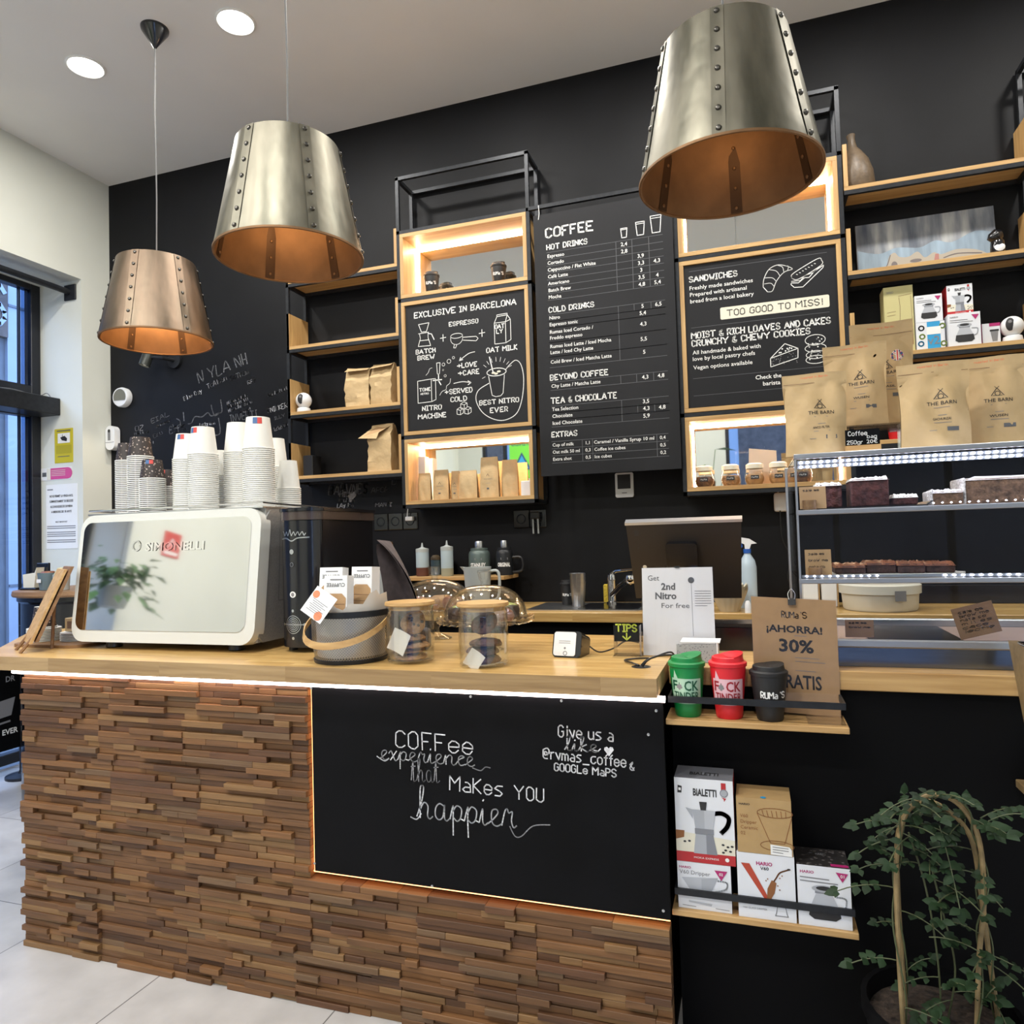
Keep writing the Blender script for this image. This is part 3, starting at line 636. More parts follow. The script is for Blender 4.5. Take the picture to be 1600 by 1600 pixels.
# ---------------------------------------------------------------- boards
def board_exclusive():
    t = thing('menu_sign', 'black sign with drawn recipe, headed EXCLUSIVE IN BARCELONA', 'sign', (-1.52, 3.79, 2.09))
    g = G(t.location); g.box(-1.892, -1.152, 3.788, 3.794, 2.09, 2.832, 'menu_black'); p = obj('panel', g, t)
    g = G(t.location); f = Frame((0, 3.788, 0)); m = 'print_white'; w = 0.0052
    H = lambda s, x, z, wd, h, ww=0.0055: g.hand(f, s, x, z, h, ww, m, wd, jit=0.25)
    H('EXCLUSIVE IN BARCELONA', -1.834, 2.756, 0.632, 0.032, 0.006)
    H('ESPRESSO', -1.614, 2.68, 0.18, 0.023, 0.005); H('BATCH', -1.831, 2.541, 0.125, 0.024); H('BREW', -1.821, 2.504, 0.106, 0.024); H('OAT MILK', -1.387, 2.501, 0.182, 0.026)
    H('+LOVE', -1.57, 2.432, 0.12, 0.025); H('+CARE', -1.565, 2.388, 0.128, 0.025); H('+SERVED', -1.652, 2.286, 0.17, 0.026); H('COLD', -1.616, 2.24, 0.098, 0.026)
    H('NITRO', -1.799, 2.203, 0.123, 0.026); H('MACHINE', -1.827, 2.156, 0.178, 0.026); H('BEST NITRO', -1.439, 2.205, 0.235, 0.025); H('EVER', -1.376, 2.157, 0.105, 0.026)
    L = lambda pts, ww=0.0034, **k: g.line(f, pts, ww, m, **k)
    # drip jug
    L([(-1.81, 2.715), (-1.742, 2.718), (-1.76, 2.668), (-1.792, 2.668)], closed=True); L([(-1.812, 2.66), (-1.745, 2.662)]); L([(-1.805, 2.66), (-1.80, 2.63), (-1.815, 2.585), (-1.735, 2.582), (-1.75, 2.63), (-1.75, 2.66)]); L([(-1.75, 2.655), (-1.728, 2.65), (-1.712, 2.615)], 0.005); L([(-1.806, 2.618), (-1.748, 2.617)])
    for x in (-1.655, -1.413): L([(x - 0.018, 2.617), (x + 0.018, 2.619)], 0.004); L([(x, 2.638), (x, 2.597)], 0.004)
    # portafilter
    g.ring(f, -1.57, 2.62, 0.037, 0.0036, m, ry=0.014); L([(-1.607, 2.62), (-1.605, 2.59), (-1.585, 2.572), (-1.555, 2.572), (-1.535, 2.592), (-1.533, 2.618)], smooth=True); L([(-1.533, 2.607), (-1.45, 2.603), (-1.437, 2.59), (-1.45, 2.577), (-1.53, 2.59)]); L([(-1.585, 2.57), (-1.59, 2.552), (-1.578, 2.55), (-1.57, 2.568)])
    # carton
    L([(-1.337, 2.545), (-1.27, 2.545), (-1.27, 2.665), (-1.337, 2.665)], closed=True); L([(-1.27, 2.545), (-1.24, 2.56), (-1.24, 2.675), (-1.27, 2.665)]); L([(-1.337, 2.665), (-1.32, 2.70), (-1.258, 2.703), (-1.24, 2.675)]); L([(-1.32, 2.70), (-1.32, 2.71), (-1.258, 2.712), (-1.258, 2.703), (-1.27, 2.665)]); H('OAT', -1.332, 2.632, 0.055, 0.023, 0.005); H('LY', -1.324, 2.604, 0.036, 0.022, 0.005)
    # tap box, bubbles
    L([(-1.825, 2.25), (-1.737, 2.252), (-1.737, 2.385), (-1.825, 2.38)], closed=True); L([(-1.737, 2.252), (-1.71, 2.262), (-1.71, 2.385), (-1.737, 2.385)]); H('TONE', -1.815, 2.318, 0.07, 0.018, 0.0045); H('NITRO', -1.806, 2.298, 0.05, 0.009, 0.003)
    L([(-1.70, 2.475), (-1.678, 2.475), (-1.684, 2.41), (-1.697, 2.41)], closed=True); L([(-1.726, 2.375), (-1.67, 2.375)], 0.006); L([(-1.69, 2.41), (-1.69, 2.37), (-1.676, 2.345)], 0.006); L([(-1.77, 2.41), (-1.755, 2.425), (-1.745, 2.445), (-1.73, 2.45)], smooth=True)
    for x, z, r in ((-1.657, 2.462, 0.009), (-1.622, 2.477, 0.012), (-1.593, 2.495, 0.007), (-1.648, 2.395, 0.007), (-1.66, 2.43, 0.004)): g.ring(f, x, z, r, 0.003, m, seg=12)
    L([(-1.615, 2.375), (-1.62, 2.35), (-1.64, 2.335), (-1.645, 2.315), (-1.67, 2.305), (-1.685, 2.285)], smooth=True)
    L([(-1.46, 2.515), (-1.50, 2.508), (-1.555, 2.475)], 0.0045, smooth=True); L([(-1.535, 2.478), (-1.557, 2.473), (-1.548, 2.492)], 0.004); L([(-1.595, 2.345), (-1.54, 2.35), (-1.49, 2.34)], 0.0045, smooth=True); L([(-1.507, 2.352), (-1.488, 2.34), (-1.507, 2.329)], 0.004)
    for x, z in ((-1.56, 2.185), (-1.512, 2.185), (-1.536, 2.215)): L([(x - 0.02, z - 0.02), (x + 0.002, z - 0.025), (x + 0.02, z - 0.015), (x + 0.02, z + 0.01), (x, z + 0.018), (x - 0.02, z + 0.008)], 0.003, closed=True); L([(x - 0.02, z + 0.008), (x + 0.002, z), (x + 0.02, z + 0.01)], 0.003); L([(x + 0.002, z), (x + 0.002, z - 0.025)], 0.003)
    # iced cup with loop
    g.ring(f, -1.332, 2.385, 0.058, 0.005, m, ry=0.022); L([(-1.38, 2.365), (-1.362, 2.255), (-1.34, 2.245), (-1.31, 2.248), (-1.296, 2.262), (-1.285, 2.365)]); L([(-1.352, 2.385), (-1.372, 2.475)], 0.006)
    for x, z in ((-1.35, 2.382), (-1.318, 2.387), (-1.335, 2.376)): g.disc(f, x, z, 0.012, 'cream_print', ry=0.006)
    L([(-1.275, 2.395), (-1.25, 2.42), (-1.215, 2.44), (-1.185, 2.41), (-1.172, 2.33), (-1.185, 2.22), (-1.22, 2.14), (-1.29, 2.108), (-1.36, 2.12), (-1.425, 2.165), (-1.46, 2.235), (-1.445, 2.29), (-1.38, 2.325)], 0.0045, smooth=True)
    for k in range(9):
        a = rad(20 + k * 18 if k < 8 else 200); L([(-1.33 + 0.075 * math.cos(a), 2.385 + 0.06 * math.sin(a)), (-1.33 + 0.095 * math.cos(a), 2.385 + 0.085 * math.sin(a))], 0.0022)
    obj('lettering', g, p)
board_exclusive()
def board_menu():
    t = thing('menu_board', 'tall hanging black price list headed COFFEE', 'sign', (-0.7, 3.75, 1.775))
    g = G(t.location); g.box(-1.077, -0.326, 3.75, 3.757, 1.775, 3.222, 'menu_black'); p = obj('panel', g, t)
    g = G(t.location); g.box(-1.108, -0.325, 3.757, 3.777, 3.262, 3.282, BM)
    obj('hanging_bar', g, t)
    for z in (2.88, 2.41, 2.05): g = G(t.location); g.box(-1.108, -0.325, 3.965, 3.985, z - 0.01, z + 0.01, BM); obj('rear_bar', g, t)
    g = G(t.location)
    for x in (-1.045, -0.36): g.tube([(x, 3.749, 3.275), (x + 0.004, 3.746, 3.23), (x - 0.002, 3.748, 3.195)], 0.002, 'print_white', 6)
    obj('hanging_cord', g, t)
    g = G(t.location); f = Frame((0, 3.75, 0)); m = 'print_white'
    H = lambda s, x, z, wd, h, ww=0.006: g.hand(f, s, x, z, h, ww, m, wd, jit=0.22)
    H('COFFEE', -1.006, 3.088, 0.26, 0.05, 0.009); H('HOT DRINKS', -1.004, 3.02, 0.225, 0.027); H('COLD DRINKS', -1.004, 2.672, 0.25, 0.027); H('BEYOND COFFEE', -1.008, 2.298, 0.318, 0.028); H('TEA & CHOCOLATE', -1.008, 2.17, 0.36, 0.03); H('EXTRAS', -1.009, 1.986, 0.14, 0.027)
    Tx = lambda s, x, z, wd=None, al='L', sz=0.0195: g.text(f, s, x, z, sz, m, wd, al, 0.008)
    hl = lambda z, x0=-1.008, x1=-0.378: g.line(f, [(x0, z), (x1, z)], 0.0022, 'print_midgrey')
    vl = lambda x, z0, z1: g.line(f, [(x, z0), (x, z1)], 0.0026, 'print_midgrey')
    z = 3.004
    for i, (s, a, b, c) in enumerate((('Espresso', '2,4', '', ''), ('Cortado', '2,8', '', ''), ('Cappuccino / Flat White', '', '3,9', ''), ('Café Latte', '', '3,3', '4,3'), ('Americano', '', '3', ''), ('Batch Brew', '', '3,5', '4'), ('Mocha', '', '4,8', '5,4'))):
        hl(z); zb = z - 0.030; Tx(s, -1.004, zb)
        for q, xx in ((a, -0.581), (b, -0.495), (c, -0.413)):
            if q: Tx(q, xx, zb + 0.001, al='C', sz=0.021)
        z -= 0.0379
    hl(z); vl(-0.624, z, 3.004); vl(-0.539, z, 3.004); vl(-0.451, z, 3.004)
    rows = [(2.658, 2.621, ['Nitro'], [('5', -0.495), ('6,5', -0.413)]), (2.621, 2.585, ['Espresso tonic'], [('5,4', -0.495)]), (2.585, 2.505, ['Rumas Iced Cortado /', 'Freddo espresso'], [('4,3', -0.495)]), (2.505, 2.426, ['Rumas Iced Latte / Iced Mocha', 'Latte / Iced Chy Latte'], [('5,5', -0.495)]), (2.426, 2.367, ['Cold Brew / Iced Matcha Latte'], [('5', -0.495)]),
            (2.286, 2.242, ['Chy Latte / Matcha Latte'], [('4,3', -0.495), ('4,8', -0.413)]), (2.155, 2.118, ['Tea Selection'], [('3,5', -0.495)]), (2.118, 2.08, ['Chocolate'], [('4,3', -0.495), ('4,8', -0.413)]), (2.08, 2.041, ['Iced Chocolate'], [('5,9', -0.495)])]
    for z0, z1, ls, pr in rows:
        hl(z0); hl(z1); vl(-0.623, z1, z0)
        if len(pr) == 2: vl(-0.539, z1, z0); vl(-0.451, z1, z0)
        n = len(ls); mid = (z0 + z1) / 2
        for i, s in enumerate(ls): Tx(s, -1.004, mid - 0.008 + (n - 1) * 0.0165 - i * 0.033)
        for s, xx in pr: Tx(s, xx, mid - 0.008, al='C', sz=0.021)
    for i, (a, pa, b, pb) in enumerate((('Cup of milk', '1,1', 'Caramel / Vanilla Syrup 10 ml', '0,4'), ('Oat milk 50 ml', '0,3', 'Coffee ice cubes', '0,5'), ('Extra shot', '0,5', 'Ice cubes', '0,2'))):
        z0 = 1.961 - i * 0.0388; hl(z0, -1.012, -0.387); Tx(a, -1.008, z0 - 0.027, sz=0.018); Tx(pa, -0.812, z0 - 0.027, al='C', sz=0.018); Tx(b, -0.778, z0 - 0.027, None if i else 0.318, sz=0.018); Tx(pb, -0.416, z0 - 0.027, al='C', sz=0.018)
    hl(1.844, -1.012, -0.387)
    for x in (-0.842, -0.786, -0.446): vl(x, 1.844, 1.961)
    for x, z, w, h in ((-0.579, 3.02, 0.034, 0.05), (-0.493, 3.02, 0.046, 0.07), (-0.411, 3.02, 0.056, 0.09)): g.line(f, [(x - w / 2, z + h), (x - w / 2 + w * 0.14, z), (x + w / 2 - w * 0.14, z), (x + w / 2, z + h)], 0.004, m, closed=True); g.line(f, [(x - w / 2, z + h * 0.86), (x + w / 2, z + h * 0.86)], 0.003, m)
    obj('lettering', g, p)
board_menu()
def board_food():
    t = thing('menu_sign', 'black sign about sandwiches, cakes and cookies with drawn pastries', 'sign', (0.08, 3.79, 2.09))
    g = G(t.location); g.box(-0.283, 0.446, 3.788, 3.794, 2.09, 2.832, 'menu_black'); p = obj('panel', g, t)
    g = G(t.location); f = Frame((0, 3.788, 0)); m = 'print_white'
    H = lambda s, x, z, wd, h, ww=0.006: g.hand(f, s, x, z, h, ww, m, wd, jit=0.22)
    H('SANDWICHES', -0.254, 2.745, 0.236, 0.028); H('MOIST & RICH LOAVES AND CAKES', -0.253, 2.449, 0.66, 0.03); H('CRUNCHY & CHEWY COOKIES', -0.254, 2.408, 0.568, 0.03)
    Tx = lambda s, x, z, wd, sz=0.021: g.text(f, s, x, z, sz, m, wd, 'L', 0.006)
    Tx('Freshly made sandwiches', -0.255, 2.703, 0.312); Tx('Prepared with artisanal', -0.254, 2.669, 0.28); Tx('bread from a local bakery', -0.254, 2.634, 0.313); Tx('All handmade & baked with', -0.252, 2.365, 0.333); Tx('love by local pastry chefs', -0.252, 2.332, 0.305); Tx('Vegan options available', -0.251, 2.287, 0.29)
    g.text(f, 'Check the', 0.051, 2.206, 0.021, m, 0.122, 'L', 0.012); g.text(f, 'barista', 0.085, 2.172, 0.021, m, 0.082, 'L', 0.012)
    for z, x1 in ((2.801, 0.405), (2.505, 0.405), (2.24, 0.405), (2.15, 0.405)): g.line(f, [(-0.254, z), (x1, z)], 0.002, 'print_midgrey')
    n = 6; a, b, c, d, r = -0.107, 0.407, 2.53, 2.592, 0.008; pts = []
    for cx, cy, a0 in ((b - r, d - r, 0), (a + r, d - r, 90), (a + r, c + r, 180), (b - r, c + r, 270)): pts += [(cx + r * math.cos(rad(a0 + 90 * k / n)), cy + r * math.sin(rad(a0 + 90 * k / n))) for k in range(n + 1)]
    g.poly(pts, f, 'cream_print', 0.0005); g.hand(f, 'TOO GOOD TO MISS!', -0.074, 2.546, 0.03, 0.0036, 'print_black', 0.45, jit=0.15, d=0.0016)
    L = lambda pts, ww=0.0036, **k: g.line(f, pts, ww, m, **k)
    cr = [(0.105, 2.67), (0.11, 2.71), (0.135, 2.755), (0.175, 2.772), (0.215, 2.762), (0.245, 2.742), (0.215, 2.735), (0.19, 2.718), (0.165, 2.685), (0.148, 2.645), (0.125, 2.643)]
    L(cr, smooth=True, closed=False); L([cr[-1], cr[0]])
    for a, b in (((0.112, 2.685), (0.155, 2.668)), ((0.115, 2.715), (0.168, 2.69)), ((0.137, 2.754), (0.186, 2.715)), ((0.178, 2.77), (0.205, 2.73)), ((0.215, 2.762), (0.223, 2.738))): L([a, ((a[0] + b[0]) / 2 + 0.008, (a[1] + b[1]) / 2 + 0.008), b], 0.003, smooth=True)
    L([(0.24, 2.70), (0.25, 2.72), (0.36, 2.775), (0.38, 2.765), (0.375, 2.74), (0.275, 2.688), (0.245, 2.692)], smooth=True, closed=True); L([(0.238, 2.672), (0.27, 2.668), (0.30, 2.69), (0.32, 2.688), (0.345, 2.715), (0.388, 2.74), (0.385, 2.728), (0.29, 2.645), (0.25, 2.648), (0.235, 2.665)], 0.0036, closed=True); L([(0.238, 2.68), (0.28, 2.678), (0.30, 2.70), (0.34, 2.71), (0.383, 2.745)], 0.003)
    for k in range(7): L([(0.262 + k * 0.014, 2.712 + k * 0.007), (0.268 + k * 0.014, 2.71 + k * 0.007)], 0.003)
    L([(0.125, 2.262), (0.125, 2.305), (0.195, 2.372), (0.255, 2.342), (0.253, 2.295)], closed=True); L([(0.125, 2.305), (0.255, 2.342)])
    for k in range(28): x, z = random.uniform(0.13, 0.25), 0; g.disc(f, x, random.uniform(2.272, 2.30 + (x - 0.125) * 0.25), 0.0024, 'print_grey', seg=6)
    for k in range(10): x = random.uniform(0.165, 0.23); g.disc(f, x, random.uniform(2.325 + (x - .165) * 0.2, 2.352), 0.004, m, seg=6)
    for z, rx in ((2.375, 0.046), (2.335, 0.048), (2.302, 0.044), (2.278, 0.046)): g.ring(f, 0.335, z, rx, 0.0034, m, ry=0.02 if z < 2.37 else 0.026)
    for k in range(26): g.disc(f, 0.335 + random.uniform(-0.034, 0.034), 2.275 + random.uniform(0, 0.115), 0.0035, 'print_grey' if k % 2 else m, seg=6)
    obj('lettering', g, p)
board_food()
# ---------------------------------------------------------------- things on the service counter
def rrect(x0, y0, x1, y1, r, n=6):
    pts = []
    for cx, cy, a0 in ((x1 - r, y1 - r, 0), (x0 + r, y1 - r, 90), (x0 + r, y0 + r, 180), (x1 - r, y0 + r, 270)): pts += [(cx + r * math.cos(rad(a0 + 90 * k / n)), cy + r * math.sin(rad(a0 + 90 * k / n))) for k in range(n + 1)]
    return pts
M['machine_white'] = mat('pearl_white_enamel', (0.62, 0.63, 0.59), 0.35, coat=0.3)
M['machine_grey'] = mat('brushed_grey_panel', (0.34, 0.34, 0.33), 0.45, 0.5, var=0.12, vs=160)
M['chrome_panel'] = mat('polished_panel', (0.70, 0.70, 0.69), 0.045, 1.0)
em = thing('espresso_machine', 'white espresso machine with mirror polished back panel on the counter', 'espresso machine', (-2.1, 2.36, T))
L0 = em.location
fe = Frame((0, 2.10, 1.095), (1, 0, 0), (0, 0.06, 0.488))
g = G(L0); g.prism(rrect(-2.528, 0.0, -1.672, 0.492, 0.06), fe, -0.055, 0.0, 'machine_white'); obj('front_frame', g, em)
g = G(L0); g.prism(rrect(-2.508, 0.045, -1.712, 0.462, 0.038), fe, -0.01, 0.0025, 'chrome_panel'); pn = obj('back_panel', g, em)
g = G(L0); g.text(fe, 'SIMONELLI', -2.19, 0.345, 0.032, 'chrome', 0.275, bold=0.02, d=0.0055); obj('raised_lettering', g, pn)
g = G(L0); g.ring(fe, -2.235, 0.365, 0.018, 0.007, 'chrome', 0.0055); obj('round_badge', g, pn)
g = G(L0); g.prism([(2.14, 1.098), (2.60, 1.098), (2.60, 1.583), (2.20, 1.583)], Frame((-2.52, 0, 0), (0, 1, 0), (0, 0, 1)), 0, 0.835, 'machine_grey'); obj('body', g, em)
g = G(L0); fs = Frame((-1.684, 0, 0), (0, 1, 0), (0, 0, 1)); g.prism([(2.135, 1.12), (2.16, 1.098), (2.60, 1.098), (2.60, 1.575), (2.215, 1.575), (2.19, 1.55)], fs, 0, 0.008, 'machine_grey'); g.line(fs, [(2.27, 1.545), (2.25, 1.24), (2.58, 1.245)], 0.002, 'print_midgrey', 0.0088); obj('side_panel', g, em)
g = G(L0); g.box(-2.52, -1.682, 2.178, 2.60, 1.583, 1.589, 'steel'); obj('cup_tray', g, em)
g = G(L0); g.tube([(-2.515, 2.598, 1.594), (-2.515, 2.182, 1.602), (-1.684, 2.182, 1.602), (-1.684, 2.598, 1.594)], 0.004, 'chrome', 8); obj('tray_rail', g, em)
ft = None
for x, y in ((-2.38, 2.17), (-1.80, 2.17), (-2.38, 2.55), (-1.80, 2.55)):
    if ft is None: g = G((0, 0, 0)); g.lathe([(0, 0), (0.027, 0), (0.03, 0.004), (0.027, 0.032), (0, 0.032)], (0, 0, 0), 'black_plastic', 20); ft = obj('foot', g, em); c = ft
    else: c = ft.copy(); COL.objects.link(c)
    c.location = (x - L0.x, y - L0.y, 0)

# stacks of cups on the machine
M['cup_paper'] = mat('cup_paper', (0.74, 0.74, 0.69), 0.6)
M['cup_rim'] = mat('cup_rim', (0.78, 0.78, 0.74), 0.5)
M['cup_dark'] = speckle('dark_patterned_paper', (0.030, 0.022, 0.020), (0.42, 0.34, 0.30), 95, 0.26)
M['sticker_blue'] = mat('sticker_blue', (0.05, 0.13, 0.30), 0.5); M['sticker_red'] = mat('sticker_red', (0.55, 0.06, 0.05), 0.5)
def cup_mesh(rb, rt, h, side, name):
    g = G(); th = 0.0003; w = 0.0032
    g.lathe([(0, h - 0.0018), (rt - 0.004, h - 0.0018), (rt - 0.003, h), (rt, h), (rb, 0.004), (rb + w, 0.0045), (rb + w + 0.0006, 0.0015), (rb + w - 0.001, 0), (rb - 0.0001, 0.0003), (rb - th, 0.0045), (rt - th, h - 0.003), (0, h - 0.003)], (0, 0, 0), ['cup_paper', 'cup_paper', 'cup_paper', side, 'cup_rim', 'cup_rim', 'cup_rim', 'cup_rim', 'cup_paper', 'cup_paper', 'cup_paper'], 28)
    o = obj(name, g); return o
def stack(px, y, rb, rt, h, ztop_rim, side, lab, sticker=None, pitch=0.0076, z0=1.5895, sg=None):
    n = max(2, int(round((ztop_rim - z0) / pitch)) + 1)
    base = cup_mesh(rb, rt, h, side, 'paper_cup'); x = px / 2.3 * y
    for i in range(n):
        c = base if i == 0 else dup(base)
        c.location = (x, y, z0 + i * pitch); c.rotation_euler = (0, 0, 0)
        if i < n - 1: tag(c, lab[1], 'paper cup', lab[2])
        else:
            tag(c, lab[0], 'paper cup'); c.rotation_euler = (0, 0, 0)
            if sticker is not None:
                g = G(); a0 = sticker; aw = 0.75; 
                for k, m in ((0, 'sticker_blue'), (1, 'sticker_red')):
                    for q in range(3):
                        pts = []
                        for aa, zz in ((0, 0.77), (1, 0.77), (1, 0.965), (0, 0.965)):
                            a = a0 + aw / 2 * (k + (q + aa) / 3) ; R_ = rb + (rt - rb) * ((zz * h - 0.004) / (h - 0.004)) + 0.0006; pts.append((R_ * math.cos(a), R_ * math.sin(a), zz * h))
                        g.face(pts, m)
                obj('sticker', g, c)
dn = 'dark patterned paper cup with white rim'
def lb(a, b, s): return (a, b, s)
stack(-2.450, 2.36, 0.040, 0.030, 0.078, 1.817, 'cup_dark', lb('topmost cup of the leftmost dark patterned stack on the espresso machine', 'dark paper cup nested in the leftmost stack on the espresso machine', 'cups nested in the leftmost dark stack'))
stack(-2.374, 2.28, 0.047, 0.037, 0.082, 1.820, 'cup_dark', lb('topmost cup of the tall dark stack second from left on the espresso machine', 'dark paper cup nested in the tall stack second from left on the machine', 'cups nested in the second dark stack'))
stack(-2.313, 2.235, 0.046, 0.036, 0.078, 1.716, 'cup_dark', lb('topmost cup of the third dark stack, with a square coloured sticker', 'dark paper cup nested in the short third stack on the espresso machine', 'cups nested in the third dark stack'), -1.45)
stack(-2.233, 2.36, 0.039, 0.030, 0.074, 1.696, 'cup_dark', lb('topmost cup of the shortest dark stack, beside the white cup stacks', 'dark paper cup nested in the shortest dark stack beside the white cups', 'cups nested in the fourth dark stack'), -1.9)
stack(-2.140, 2.30, 0.049, 0.036, 0.105, 1.798, 'cup_paper', lb('topmost white cup of the leftmost white stack, with a blue and red sticker', 'white paper cup nested in the leftmost white stack on the machine', 'cups nested in the leftmost white stack'), -1.75)
stack(-2.056, 2.25, 0.053, 0.041, 0.108, 1.805, 'cup_paper', lb('topmost white cup of the second white stack, reddish sticker at its left', 'white paper cup nested in the second white stack from the left', 'cups nested in the second white stack'), -2.1)
stack(-1.975, 2.41, 0.048, 0.037, 0.106, 1.731, 'cup_paper', lb('topmost cup of the low white stack between the two tall white pairs', 'white paper cup nested in the low stack between the tall white pairs', 'cups nested in the low middle stack'), -2.2)
stack(-1.884, 2.375, 0.056, 0.043, 0.122, 1.816, 'cup_paper', lb('topmost plain cup of the tall white stack without a sticker', 'white paper cup nested in the tall plain stack left of the tallest', 'cups nested in the tall plain white stack'))
stack(-1.792, 2.27, 0.056, 0.043, 0.122, 1.809, 'cup_paper', lb('topmost cup of the nearest tall white stack, sticker at upper right', 'white paper cup nested in the nearest tall white stack', 'cups nested in the nearest tall white stack'), -1.35)
stack(-1.716, 2.50, 0.049, 0.037, 0.122, 1.768, 'cup_paper', lb('topmost cup of the white stack second from the right', 'white paper cup nested in the stack second from the right', 'cups nested in the second stack from the right'))
stack(-1.658, 2.42, 0.044, 0.033, 0.114, 1.669, 'cup_paper', lb('topmost cup of the shortest white stack at the right end', 'white paper cup nested in the shortest stack at the right end', 'cups nested in the rightmost white stack'))

# tray with saucers and lids at the left, cup on it
wtray = solo('wooden_tray', (lambda g: (g.prism(rrect(-2.86, 2.10, -2.50, 2.34, 0.05), fr2, T, T + 0.012, M['oak_dark'], M['oak_dark']), g)[1])(G((-2.68, 2.2, T))), 'dark wooden tray under the saucers left of the espresso machine', 'tray')
base = None
for st, (sx, sy, n, lab) in enumerate(((-2.79, 2.20, 9, 'white lid stacked under the dark cup left of the espresso machine'), (-2.655, 2.24, 6, 'white lid in the lower stack behind the wooden stand'))):
    for i in range(n):
        if base is None:
            g = G(); g.lathe([(0, 0.0005), (0.05, 0), (0.062, 0.001), (0.063, 0.003), (0.06, 0.0045), (0.05, 0.003), (0, 0.0032)], (0, 0, 0), 'cup_rim', 28); base = obj('cup_lid', g); c = base
        else: c = dup(base)
        c.location = (sx, sy, T + 0.0125 + i * 0.0062); tag(c, lab, 'lid', 'lids stacked left of the machine' if st == 0 else 'lids stacked behind the wooden stand')
c = cup_mesh(0.045, 0.034, 0.085, 'cup_dark', 'paper_cup'); c.location = (-2.79, 2.20, T + 0.0125 + 9 * 0.0062); tag(c, 'dark patterned paper cup upside down on white lids left of the machine', 'paper cup')
g = G(); g.box(-0.035, 0.035, -0.03, 0.03, 0, 0.055, 'kraft', 0.003); g.rect(Frame((0, -0.03, 0)), -0.02, 0.012, 0.02, 0.042, 'kraft_dark'); c = solo('sugar_box', g, 'small brown box on the lids behind the wooden stand', 'box'); c.location = (-2.655, 2.24, T + 0.05)
# leaning wooden stand
es = thing('menu_stand', 'wooden clipboard stand leaning beside the espresso machine, seen edge on', 'stand', (-2.66, 2.03, T))
L0 = es.location; nrm = Vector((0.62, 0.78, 0)); wd_ = Vector((-0.86, 0.51, 0))
def plank(name, off, w, th, m, zlo, zhi, wtop):
    vs = []
    for z, ww in ((zlo, w), (zhi, wtop)):
        c = Vector((-2.655, 2.03, z)) + nrm * ((z - 1.066) * 0.42 + off)
        for a, b in ((-1, -1), (1, -1), (1, 1), (-1, 1)): vs.append(c + wd_ * (a * ww / 2) + nrm * (b * th / 2))
    g = G(L0); g.mesh(vs, [(3, 2, 1, 0), (4, 5, 6, 7)] + [(k, (k + 1) % 4, 4 + (k + 1) % 4, 4 + k) for k in range(4)], m); return obj(name, g, es)
plank('back_board', 0.0, 0.16, 0.012, M['oak_dark'], 1.105, 1.385, 0.15)
plank('front_board', -0.018, 0.17, 0.010, M['oak'], 1.100, 1.375, 0.16)
for q in (-0.06, 0.06): g = G(L0); c = Vector((-2.655, 2.03, 0)) + wd_ * q; g.tube([c + nrm * -0.035 + Vector((0, 0, 1.0665)), c + nrm * 0.02 + Vector((0, 0, 1.14))], 0.006, M['oak_dark'], 6); obj('leg', g, es)
g = G(L0); c = Vector((-2.655, 2.03, 0)); g.tube([c + nrm * 0.075 + Vector((0, 0, 1.0665)), c + nrm * 0.085 + Vector((0, 0, 1.25))], 0.006, M['oak_dark'], 6); obj('rear_leg', g, es)

# black grinder
gr = thing('coffee_grinder', 'tall black coffee grinder with round front beside the espresso machine', 'grinder', (-1.52, 2.34, T))
L0 = gr.location
def outl(grow=0.0, yb=2.54):
    n = 14; pts = [(-1.522 + (0.083 + grow) * math.cos(PI + PI * k / n), 2.195 - (0.055 + grow) * math.sin(PI * k / n)) for k in range(n + 1)]
    return pts + [(-1.439 + grow, yb + grow), (-1.605 - grow, yb + grow)]
g = G(L0); g.prism(outl(), fr2, 1.085, 1.53, 'black_gloss'); bd = obj('body', g, gr)
M['smoke_plastic'] = mat('smoked_brown_plastic', (0.05, 0.035, 0.03), 0.25, coat=0.3)
g = G(L0); g.prism(outl(0.004), fr2, 1.532, 1.562, 'smoke_plastic'); obj('hopper_band', g, gr)
g = G(L0); g.prism(outl(0.008), fr2, 1.563, 1.573, 'black_gloss'); g.prism(outl(-0.02), fr2, 1.573, 1.577, 'black_gloss'); obj('lid', g, gr)
for x, y in ((-1.585, 2.21), (-1.46, 2.21), (-1.585, 2.50), (-1.46, 2.50)): g = G(L0); g.lathe([(0, T), (0.016, T), (0.016, 1.086), (0, 1.086)], (x, y, 0), 'black_plastic', 14); obj('foot', g, gr)
def on_front(x, z, d=0.001):
    a = (x + 1.522) / 0.083; a = max(-0.98, min(0.98, a)); th = math.acos(-a); return (x, 2.195 - 0.055 * math.sin(th) - d, z)
class CurvedFrame(Frame):
    def __init__(s): pass
    def p(s, x, y, d=0.0): return Vector(on_front(x, y, d))
cf = CurvedFrame()
g = G(L0)
ex, ez = -1.535, 1.165
for r_ in (0.031, 0.024, 0.018, 0.012, 0.006): g.ring(cf, ex, ez, r_, 0.0024, 'steel', 0.0012, 28)
g.line(cf, [(ex - 0.045, ez), (ex - 0.02, ez), (ex, ez), (ex + 0.02, ez), (ex + 0.045, ez)], 0.003, 'steel', 0.0016)
for dx, dz in ((-0.046, 0), (0.046, 0), (0, 0.048), (0, -0.048)): g.disc(cf, ex + dx, ez + dz, 0.0055, 'steel', 0.0014, 12)
obj('vent_emblem', g, bd)
